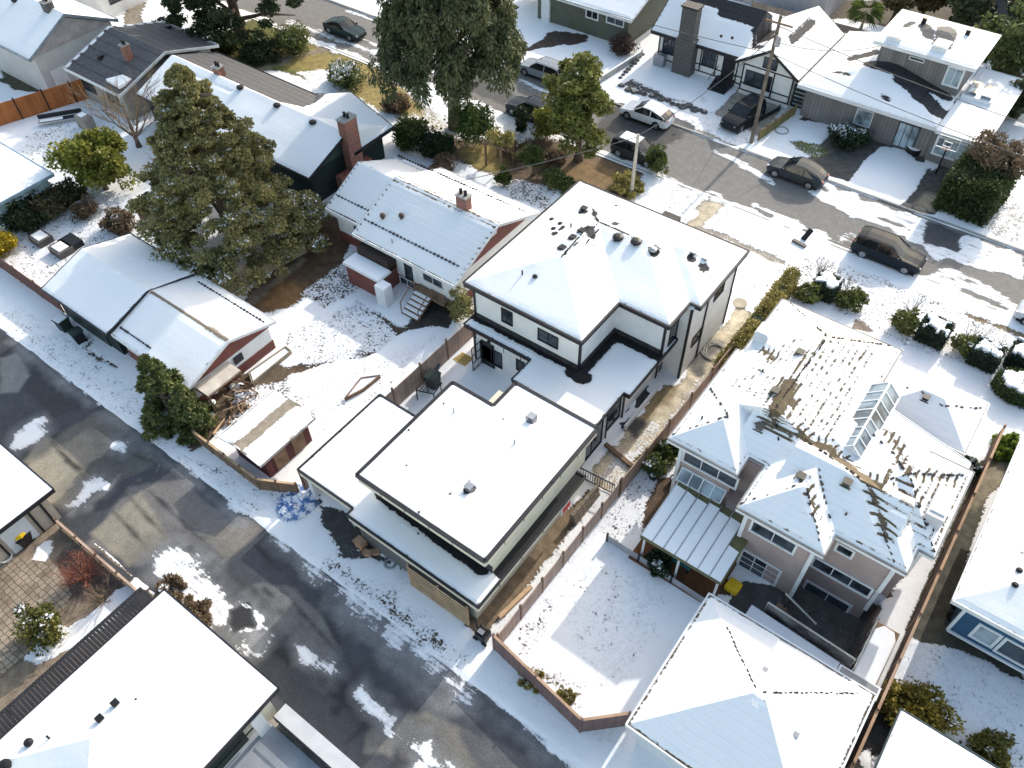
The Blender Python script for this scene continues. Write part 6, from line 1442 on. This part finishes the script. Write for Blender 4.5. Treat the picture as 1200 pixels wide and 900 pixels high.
    if snow:
        a = rings[3]; q = MB(); q.prism([(rings[3][5][0], -W*.3), (rings[5][5][0], -W*.3), (rings[5][5][0], W*.3), (rings[3][5][0], W*.3)], H-.01, H+.07); q.build('roof_snow', SNOW, root)
        q = MB(); q.prism([(L*.24, -W*.33), (L*.42, -W*.28), (L*.42, W*.28), (L*.24, W*.33)], .6*H, .6*H+.04); q.build('bonnet_snow', SNOW, root)
    root.location = (x, y, z); root.rotation_euler = (0, 0, R_(heading)); return root
car('parked_suv', 'dark blue-grey seven-seat suv parked below the snowy strip on the street', -6.1, 53.0, 0, 5.05, 1.95, 1.72, paint_mat('slate blue paint', (.014, .021, .029)), 'suv')
car('parked_suv', 'grey crossover parked in front of the grey house driveway', -15.6, 58.5, 180, 4.7, 1.9, 1.6, paint_mat('grey paint', (.04, .05, .058)), 'hatch')
car('parked_car', 'white hatchback on the pullout before the half-timbered house', -29.9, 59.0, 180, 4.75, 1.92, 1.6, paint_mat('white paint coat', (.8, .81, .82), 0), 'hatch')
car('driveway_suv', 'black suv nosed down the driveway of the half-timbered house', -22.9, 63.6, -98, 4.7, 1.9, 1.68, paint_mat('black paint', (.02, .024, .03)), 'suv', snow=False)
car('parked_suv', 'silver suv parked beside the snowy front lawn of the olive house', -41.8, 59.9, 180, 4.7, 1.9, 1.65, paint_mat('silver paint', (.25, .28, .31)), 'suv')
car('parked_suv', 'dark suv half hidden behind the yellow green bush', -38.6, 53.6, 180, 4.7, 1.9, 1.7, paint_mat('ink blue paint', (.02, .03, .045)), 'suv')
car('parked_sedan', 'dark teal sedan parked on the street at the top of the picture', -63.2, 55.2, 0, 4.8, 1.85, 1.42, paint_mat('teal black paint', (.03, .05, .055)), 'sedan')
car('snowy_car', 'dark car with snow on its roof half hidden behind the pole bush', -27.6, 53.6, 0, 4.5, 1.85, 1.6, paint_mat('dark grey paint', (.04, .042, .046)), 'suv', snow=True)
car('parked_car', 'pale silver car cut by the right picture edge', 5.3, 52.6, 180, 4.6, 1.85, 1.5, paint_mat('pale silver paint', (.55, .57, .6)), 'sedan')

# ------------------------------------------------------------------ yard things
def bin_(name, label, x, y, h, w_, m, lid, rot=0, group=None, snow=False):
    root = thing(name, label, 'bin', (x, y, 0), group, rot); q = MB(); a, b = w_*.42, w_*.5; n0 = [(-a, -a), (a, -a), (a, a), (-a, a)]; n1 = [(-b, -b), (b, -b), (b, b), (-b, b)]
    q.face([(*p, .06) for p in n0][::-1])
    for i in range(4): j = (i+1) % 4; q.face([(*n0[i], .06), (*n0[j], .06), (*n1[j], h*.92), (*n1[i], h*.92)])
    q.face([(*p, h*.92) for p in n1])
    for o_ in (q.build('body', m, None),): o_.parent = root
    q = MB(); q.box(-b-.03, b+.03, -b-.05, b+.03, h*.92, h).box(-b*.7, b*.7, b+.03, b+.09, h*.88, h*.95); o_ = q.build('lid', lid, None); o_.parent = root
    for s in (-1, 1): o_ = MB().lathe((s*a, a*.95, .1), [(.1, -.03), (.1, .03)], 12, 'z').build('wheel', RUBBER, None); o_.parent = root
    if snow: o_ = MB().box(-b*.9, b*.9, -b, b*.9, h, h+.06).build('snow_cap', SNOW, None); o_.parent = root
    return root
x, y = g2(78, 386); bin_('wheelie_bin', 'dark green wheeled bin with snow on its lid by the green garage', x, y, 1.05, .75, PLASTG, PLASTG, .1, snow=True)
x, y = g2(95, 400); bin_('wheelie_bin', 'black wheeled bin beside the snow-lidded one', x, y, 1.0, .7, PLASTK, PLASTG, -.1)
x, y = g2(30, 636); bin_('yellow_topped_bin', 'black bin with a bulging yellow cover beside the cream garage corner', x, y, .8, .8, PLASTK, PLASTK, .3)
yb = thing('yellow_bag', 'crumpled yellow bag sitting on the black bin', 'bag', (x, y, .8)); MB().lathe((x, y, .8), [(.3, 0), (.42, .12), (.36, .28), (.15, .36)], 9).build('sack', YELLOW, yb)
x, y = g2(858, 690); yb = thing('yellow_toy', 'yellow covered box beside the patio canopy post', 'box', (x, y, 0)); MB().prism([(x-.4, y-.3), (x+.35, y-.35), (x+.4, y+.3), (x-.3, y+.35)], 0, .55).build('box', YELLOW, yb, bevel=.08)
# white tank box and porch clutter
fb = thing('white_cabinet', 'tall white box standing alone on the snow by the bungalow steps', 'cabinet', (-32.7, 28.0, 0)); MB().box(-33.2, -32.3, 27.6, 28.4, .06, 1.75).build('case', WHITE, fb, bevel=.03); MB().box(-32.95, -32.5, 27.57, 27.6, .1, 1.65).build('door', WHITE, fb); MB().box(-33.2, -32.3, 27.6, 28.4, 1.75, 1.82).build('snow_cap', SNOW, fb, bevel=.03)
# patio things by the white house
x, y = g2(508, 452); bin_('patio_bin', 'dark green box bin on the small snowy patio', x, y, 1.1, .8, PLASTG, PLASTG, .1)
pr = thing('folded_rack', 'black barred rack leaning over the snowy patio', 'rack', (-24.6, 22.9, 0)); q = MB()
P0, P1, P2, P3 = Vector((-25.1, 22.6, 1.0)), Vector((-23.9, 22.9, 1.2)), Vector((-24.0, 23.7, 1.3)), Vector((-25.0, 23.5, 1.1))
for a, b in ((P0, P1), (P1, P2), (P2, P3), (P3, P0)): q.bar(a, b, .06, .06)
for k in range(1, 6): q.bar(P0.lerp(P1, k/6), P3.lerp(P2, k/6), .03, .03)
for p in (P0, P1, P2, P3): q.bar((p.x, p.y, 0), p, .05, .05)
q.build('frame', BLACK, pr)
br_ = thing('patio_railing', 'thin black railing around the patio corner by the boundary fence', 'railing', (-25.3, 24, 0)); q = MB(); q.bar((-25.3, 22.8, .9), (-25.3, 24.8, .9), .05, .05).bar((-25.3, 22.8, .5), (-25.3, 24.8, .5), .04, .04)
for yy in (22.8, 23.8, 24.8): q.bar((-25.3, yy, 0), (-25.3, yy, .95), .05, .05)
q.build('bars', BLACK, br_)
tb_ = thing('blue_tub', 'small blue tub with snow against the boundary fence', 'tub', (*g2(510, 432), 0)); x, y = g2(510, 432); MB().lathe((x, y, 0), [(.3, 0), (.38, .4), (.34, .4), (.3, .3)], 12).build('tub', mat('navy plastic', (.03, .05, .12), .5), tb_)
pk = thing('plank_stack', 'yellowish planks stacked in the gap by the white house corner', 'planks', (-25.0, 27.3, 0))
for k in range(5): MB().box(-25.5+k*.04, -24.45, 26.6+k*.17, 26.74+k*.17, 0, .1+.02*k).build('plank', mat('yellow lumber', (.45, .33, .12), .7) if k == 0 else bpy.data.materials['yellow lumber'], pk)
lg = thing('timber_beam', 'long timber beam lying on the dirt beside the lane house', 'beam', (-11.95, 15, 0)); MB().bar((-12.05, 14.0, .12), (-11.75, 16.4, .12), .22, .2).build('beam', WOOD, lg)
# tarp and boxes by the carport
bt_ = thing('blue_tarp', 'crumpled blue tarp half covered by snow beside the carport post', 'tarp', (*g2(350, 592), 0))
tm = NT('crumpled blue tarp'); p_ = tm.pos(); tm.link(tm.mix(tm.ramp(tm.noise(p_, 2.6, 5, .7), .46, .54), (.09, .19, .42), (.82, .83, .86)), tm.b.inputs['Base Color']); tm.b.inputs['Roughness'].default_value = .5; tm.bump(tm.noise(p_, 7, 4), .8, .08)
c0 = at(348, 590); q = MB(); N = 26
hz = lambda i, j: (.05+.55*float(pnoise(np.array([i*.13]), np.array([j*.13]), .55, 44)[0])*max(0, 1-((i-N/2)**2+(j-N/2)**2)/(N/2)**2)+.12*float(pnoise(np.array([i*.13]), np.array([j*.13]), .22, 45)[0]))
G_ = [[(c0.x+(i-N/2)*.085, c0.y+(j-N/2)*.1, hz(i, j)) for j in range(N+1)] for i in range(N+1)]
q.v = [G_[i][j] for i in range(N+1) for j in range(N+1)]
for i in range(N):
    for j in range(N):
        if ((i-N/2)**2+(j-N/2)**2) < (N/2)**2*(.75+.5*random.random()): q.f.append([i*(N+1)+j, (i+1)*(N+1)+j, (i+1)*(N+1)+j+1, i*(N+1)+j+1]); q.mi.append(0)
q.build('sheet', tm.m, bt_)
for k, (px, py, w_, h, lab) in enumerate(((424, 640, .55, .6, 'brown cardboard box leaning at the garage door post'), (432, 650, .4, .3, 'small flattened carton beside the cardboard box'), (441, 648, .4, .2, 'loose brown carton on the slush by the garage door'))):
    x, y = g2(px, py); o = thing('cardboard_box', lab, 'box', (x, y, 0), 'cartons by the garage door', .4*k); q = MB(); q.box(-w_/2, w_/2, -w_/2.4, w_/2.4, .02, h).bar((-w_/2, -w_/2, h), (-w_/2, w_/2, h*.8), .2, .02); b_ = q.build('carton', mat('cardboard', (.36, .22, .14), .85) if k == 0 else bpy.data.materials['cardboard'], None); b_.parent = o
tr_ = thing('loose_tyre', 'small pale ring lying on the slush by the slat screen', 'tyre', (*g2(457, 662), .1)); x, y = g2(457, 662); MB().tube([(x+.28*math.cos(a), y+.28*math.sin(a), .1) for a in [k*.5236 for k in range(13)]], .07, 8).build('ring', METAL, tr_)
mw = thing('black_cart', 'black wheeled cart standing at the end of the boundary fence', 'cart', (-12.0, 12.7, 0)); q = MB(); q.box(-12.4, -11.75, 12.4, 13.0, .15, .75).bar((-12.4, 12.7, .7), (-12.7, 12.9, 1.1), .08, .08).box(-12.3, -11.9, 12.5, 12.9, .75, .95); q.build('body', PLASTK, mw, bevel=.05)
MB().box(-12.25, -11.9, 12.46, 12.7, .96, 1.0).build('tray', METAL, mw)
for xx in (-12.35, -11.8): MB().lathe((xx, 12.4, .16), [(.16, -.05), (.16, .05)], 12, 'y').build('wheel', RUBBER, mw)
# logs and debris by the small conifer
rd = random.Random(4); PLG = pts([232, 480, 265, 462, 300, 450, 330, 448, 268, 490, 240, 505])
lp = thing('brush_pile', 'pile of cut branches and planks with snow beside the lane conifers', 'brush pile', (*g2(270, 475), 0))
for k in range(46):
    c = g2(rd.uniform(228, 300), rd.uniform(445, 505)); a = rd.uniform(0, 3.1); l = rd.uniform(.5, 1.5); zz = rd.uniform(.05, .6)
    MB().tube([(c[0]-math.cos(a)*l/2, c[1]-math.sin(a)*l/2, zz), (c[0]+math.cos(a)*l/2, c[1]+math.sin(a)*l/2, zz+rd.uniform(-.15, .25))], [.05+rd.random()*.05, .04], 6).build('branch', OLDWOOD if k % 6 else WOOD, lp)
for k in range(12):
    c = g2(rd.uniform(235, 310), rd.uniform(445, 500)); MB().lathe((*c, rd.uniform(.05, .3)), [(.3, 0), (.25, .1), (.1, .16)], 8).build('snow_lump', SNOW, lp)
# snowy planter bed frames in the bungalow yard and far yards
def bed(name, label, poly_px, h, m, snow=True, cat='planter'):
    p = pts(poly_px); cx = sum(q[0] for q in p)/len(p); cy = sum(q[1] for q in p)/len(p); o = thing(name, label, cat, (cx, cy, 0)); q = MB()
    for a, b in zip(p, p[1:]+p[:1]): q.bar((*a, h/2), (*b, h/2), .08, h)
    q.build('frame', m, o); MB().prism([((x-cx)*.94+cx, (y-cy)*.94+cy) for x, y in p], 0, h*.8).build('snow_fill' if snow else 'soil', SNOW if snow else OLDWOOD, o)
bed('planter_bed', 'low wooden bed frame filled with snow near the fence in the bungalow yard', [424, 446, 446, 443, 426, 459, 405, 470], .3, OLDWOOD)
bed('strip_bed', 'long snow-filled bed beside the red garage wall', [293, 440, 336, 410, 342, 415, 297, 452], .35, mat('old planks', (.3, .25, .18), .85))
for k, (px, py, lab) in enumerate(((50, 283, 'square grey planter box with snow nearest the golden shrub'), (74, 296, 'dark planter box beside the green garage corner'), (85, 288, 'open dark cold frame behind the green garage'))):
    x, y = g2(px, py); o = thing('planter_box', lab, 'planter', (x, y, 0), 'planters in the far left garden'); MB().box(x-.75, x+.75, y-.6, y+.6, 0, .55).build('box', mat('grey planter', (.12, .11, .105), .8) if k == 0 else (bpy.data.materials['grey planter'] if k < 2 else PLASTK), o)
    if k < 2: MB().box(x-.55, x+.55, y-.42, y+.42, .5, .62).build('snow_fill', SNOW, o, bevel=.04)
for k, (px, py) in enumerate(((174, 230), (179, 236), (186, 242), (193, 247))):
    x, y = g2(px, py); o = MB().prism(rotp([(-.5, -.35), (.5, -.35), (.5, .35), (-.5, .35)], (x, y), .2), 0.02, .12).build('stepping_stone', PLASTK); tag(o, 'dark stepping stone in the snow beside the golden conifer', 'stepping stone', 'row of stepping stones')
pf = thing('covered_grill', 'grey brown covered grill beside the slate roof house', 'grill', (-69.8, 29.2, 0)); MB().box(-70.6, -69.0, 28.7, 29.7, 0, 1.3).build('cover', mat('grill cover', (.28, .24, .21), .8), pf, bevel=.18); MB().box(-70.2, -69.5, 28.9, 29.5, 1.3, 1.36).build('snow_cap', SNOW, pf)
bn = thing('garden_bench', 'black bench frame half covered with snow near the orange fence', 'bench', (-72.3, 28, 0)); q = MB(); q.bar((-73.6, 26.9, .45), (-71.4, 29.9, .45), .5, .08).bar((-73.9, 27.1, .7), (-71.7, 30.1, .7), .06, .4); q.build('seat', BLACK, bn); MB().bar((-73.5, 26.95, .52), (-72.3, 28.5, .52), .35, .06).build('snow_cap', SNOW, bn)
cv = thing('snow_awning', 'pale blue awning with snow tucked under the golden conifer', 'awning', (-53.5, 29.5, 0)); MB().prism([(-55.2, 28.6), (-52.4, 28.6), (-52.4, 30.2), (-55.2, 30.2)], 2.0, 2.1).build('sheet', mat('blue awning', (.3, .45, .5), .5), cv); MB().box(-55.1, -52.5, 28.8, 30.1, 2.1, 2.2).build('snow_cap', SNOW, cv)
for xx in (-55.0, -52.6): MB().box(xx-.05, xx+.05, 28.7, 28.8, 0, 2).build('post', METAL, cv)
# arbour in the bungalow garden
ab = thing('garden_arbour', 'rustic timber arbour with climbing plants in the bungalow front garden', 'arbour', (*g2(572, 190), 0)); x, y = g2(572, 195)
for dx in (-.2, 1.4):
    for dy in (0, 1.6): MB().box(x+dx-.07, x+dx+.07, y+dy-.07, y+dy+.07, 0, 2.2).build('post', OLDWOOD, ab)
for dy in (0, 1.6): MB().bar((x-.5, y+dy, 2.25), (x+1.7, y+dy, 2.25), .1, .14).build('beam', OLDWOOD, ab)
L_, d_ = clumps(np.array([[x+.6+random.uniform(-1, 1), y+.8+random.uniform(-.9, .9), 2.4+random.uniform(-.2, .3)] for _ in range(14)]), np.full(14, .5), 90, 91); leaf_object('climber', L_, .13, OLIVE, ab, 1.5, d_, 91)
for k in range(16):
    x, y = g2(730+k*6.4+random.uniform(-2, 2), 103+k*1.95+random.uniform(-2, 2)); s = random.uniform(.25, .45)
    o = MB().lathe((x, y, -.02), [(s, 0), (s*.95, s*.4), (s*.6, s*.7), (s*.1, s*.75)], 7).build('edging_stone', DKSTONE); tag(o, 'dark rough stone edging the snowy lawn of the half-timbered house', 'stone', 'row of edging stones')
for k in range(9):
    x, y = g2(727+k*3.2, 92-k*3.4); s = random.uniform(.2, .35)
    o = MB().lathe((x, y, -.02), [(s, 0), (s*.95, s*.5), (s*.5, s*.9), (s*.1, s)], 7).build('edging_stone', DKSTONE); tag(o, 'small dark stone beside the low wall at the left of the half-timbered lawn', 'stone', 'stones along the low wall')
# street side small things
bh = thing('basketball_hoop', 'white framed basketball hoop beside the grey house carport', 'basketball hoop', (-6.6, 65.3, 0)); q = MB(); q.tube([(-6.6, 65.6, 0), (-6.6, 65.5, 2.6), (-6.6, 65.1, 3.0)], .07, 8); q.build('post', PLASTK, bh)
q = MB(); 
for a, b in (((-7.4, 64.95, 2.7), (-5.8, 64.95, 2.7)), ((-7.4, 64.95, 3.7), (-5.8, 64.95, 3.7)), ((-7.4, 64.95, 2.7), (-7.4, 64.95, 3.7)), ((-5.8, 64.95, 2.7), (-5.8, 64.95, 3.7)), ((-6.9, 64.94, 2.9), (-6.3, 64.94, 2.9)), ((-6.9, 64.94, 3.3), (-6.3, 64.94, 3.3)), ((-6.9, 64.94, 2.9), (-6.9, 64.94, 3.3)), ((-6.3, 64.94, 2.9), (-6.3, 64.94, 3.3))): q.bar(a, b, .06, .06)
q.build('backboard', WHITE, bh); MB().tube([(-6.6+.23*math.cos(k*.5236), 64.68+.23*math.sin(k*.5236), 2.85) for k in range(13)], .02, 6).build('rim', mat('orange rim', (.5, .1, .03), .5), bh)
tp = thing('snowy_tub', 'small round black tub full of snow on the grey house driveway', 'tub', (*g2(1070, 178), 0)); x, y = g2(1070, 178); MB().lathe((x, y, 0), [(.62, 0), (.68, .45), (.6, .46)], 20).build('rim', PLASTK, tp); MB().lathe((x, y, .3), [(.58, 0), (.56, .2), (.3, .24)], 20).build('snow_fill', SNOW, tp)
x, y = g2(916, 154); hr = thing('manhole_ring', 'oval ring in the snow on the grey house lawn', 'manhole', (x, y, 0)); MB().tube([(x+.55*math.cos(a), y+.55*math.sin(a), .1) for a in [k*.3142 for k in range(21)]], .05, 6).build('ring', CONC, hr)
x, y = g2(867, 356); mh = thing('manhole_cover', 'round beige manhole cover in the snow beside the cedar hedge', 'manhole', (x, y, 0)); MB().lathe((x, y, .03), [(.5, 0), (.5, .07), (.42, .08)], 20).build('lid', mat('beige iron', (.4, .36, .28), .7), mh)
x, y = g2(8, 655); mh = thing('stepping_basin', 'small white basin on the pavers at the left picture edge', 'basin', (x, y, 0)); MB().lathe((x, y, 0), [(.3, 0), (.42, .3), (.36, .3), (.2, .1)], 14).build('bowl', WHITE, mh)
x, y = g2(935, 282); dq = thing('dark_debris', 'dark upturned frame lying in the snow by the street', 'debris', (x, y, 0)); q = MB(); q.bar((x-.3, y-.3, .15), (x+.8, y-.5, .15), .3, .12).bar((x+.3, y+.2, .1), (x+.5, y+.9, .7), .4, .1); q.build('frame', PLASTK, dq)
x, y = g2(848, 270); st_ = thing('thin_stake', 'thin white signpost in front of the white house', 'signpost', (x, y, 0)); MB().tube([(x, y, 0), (x, y, 1.7)], .03, 6).build('post', WHITE, st_); MB().box(x-.02, x+.02, y-.18, y+.18, 1.45, 1.75).build('plate', WHITE, st_)
hb = thing('hose_coil', 'loose pale hose coiled on the snow between house and fence', 'hose', (*g2(838, 412), 0)); x, y = g2(838, 412); MB().tube([(x+(.5+.012*k)*math.cos(k*.45), y+(.6+.008*k)*math.sin(k*.45), .08) for k in range(40)], .025, 6).build('coil', mat('pale hose', (.55, .53, .48), .6), hb)
# bins and table along the blue house
for k, (px, py, lab) in enumerate(((1136, 727, 'dark barrel nearest the fence path by the blue house'), (1178, 768, 'dark barrel right of the picnic bench'), (1195, 775, 'dark barrel at the right picture edge below the blue house'))):
    x, y = g2(px, py); o = thing('dark_barrel', lab, 'barrel', (x, y, 0), 'barrels along the blue house'); MB().lathe((x, y, 0), [(.42, 0), (.47, .4), (.42, .85), (.3, .9)], 14).build('drum', mat('charcoal drum', (.04, .045, .048), .5) if k == 0 else bpy.data.materials['charcoal drum'], o); MB().lathe((x, y, .9), [(.36, 0), (.36, .05)], 14).build('lid', METAL, o)
for k, (px, py, lab) in enumerate(((1115, 727, 'tyre leaning on the blue house corner'), (1120, 712, 'upper tyre at the blue house corner'))):
    x, y = g2(px, py); o = thing('old_tyre', lab, 'tyre', (x, y, .3)); MB().tube([(x+.28*math.cos(a), y+.1*math.sin(a), .35+.28*math.sin(a)) for a in [i*.5236 for i in range(13)]], .1, 8).build('ring', RUBBER, o)
x, y = g2(1153, 757); pb = thing('picnic_bench', 'small light wooden bench table under the blue house windows', 'bench', (x, y, 0))
for k in range(3): MB().bar((x-.75, y+.22-k*.2+.15, .62), (x+.75, y-.12-k*.2+.15, .62), .17, .05).build('board', WOOD, pb)
for dx in (-.6, .6): MB().box(x+dx-.05, x+dx+.05, y-.2, y+.2, 0, .59).build('leg', WOOD, pb)
x, y = g2(1030, 790); fn = thing('round_fan', 'small round white vent unit on the snow by the long brown fence', 'vent unit', (4.3, 20.9, 0)); MB().lathe((4.3, 20.9, 0), [(.3, 0), (.3, .4), (.2, .45)], 14).build('drum', WHITE, fn); MB().lathe((4.3, 20.9, .45), [(.12, 0), (.1, .04)], 10).build('hub', PLASTK, fn)
dk_ = thing('patio_floor', 'reddish timber patio floor under the ribbed canopy', 'deck', (-6, 22.5, 0)); MB().box(-8.5, -3.6, 20.9, 25.0, .03, .14).build('boards', mat('reddish deck boards', (.17, .075, .035), .8, .2, board=.12), dk_)
tl_ = thing('teal_table', 'teal covered table in the shade of the patio canopy', 'table', (-6.3, 22.3, .14)); MB().box(-7.2, -5.4, 21.8, 22.6, .7, .78).build('tabletop', mat('teal cloth', (.03, .17, .18), .6), tl_)
for xx in (-7.1, -5.5):
    for yy in (21.9, 22.5): MB().box(xx-.04, xx+.04, yy-.04, yy+.04, .14, .7).build('leg', BLACK, tl_)
for k, (px, py) in enumerate(((765, 560), (790, 565))):
    x, y = g2(px, py); o = thing('plant_pot', ('grey pot in the narrow bed by the walkway fence', 'dark pot beside the taupe house glass strip')[k], 'pot', (x, y, 0)); MB().lathe((x, y, 0), [(.22, 0), (.3, .4), (.25, .4), (.22, .3)], 12).build('pot', PLASTK, o); MB().lathe((x, y, .36), [(.22, 0), (.12, .08)], 10).build('snow_fill', SNOW, o)
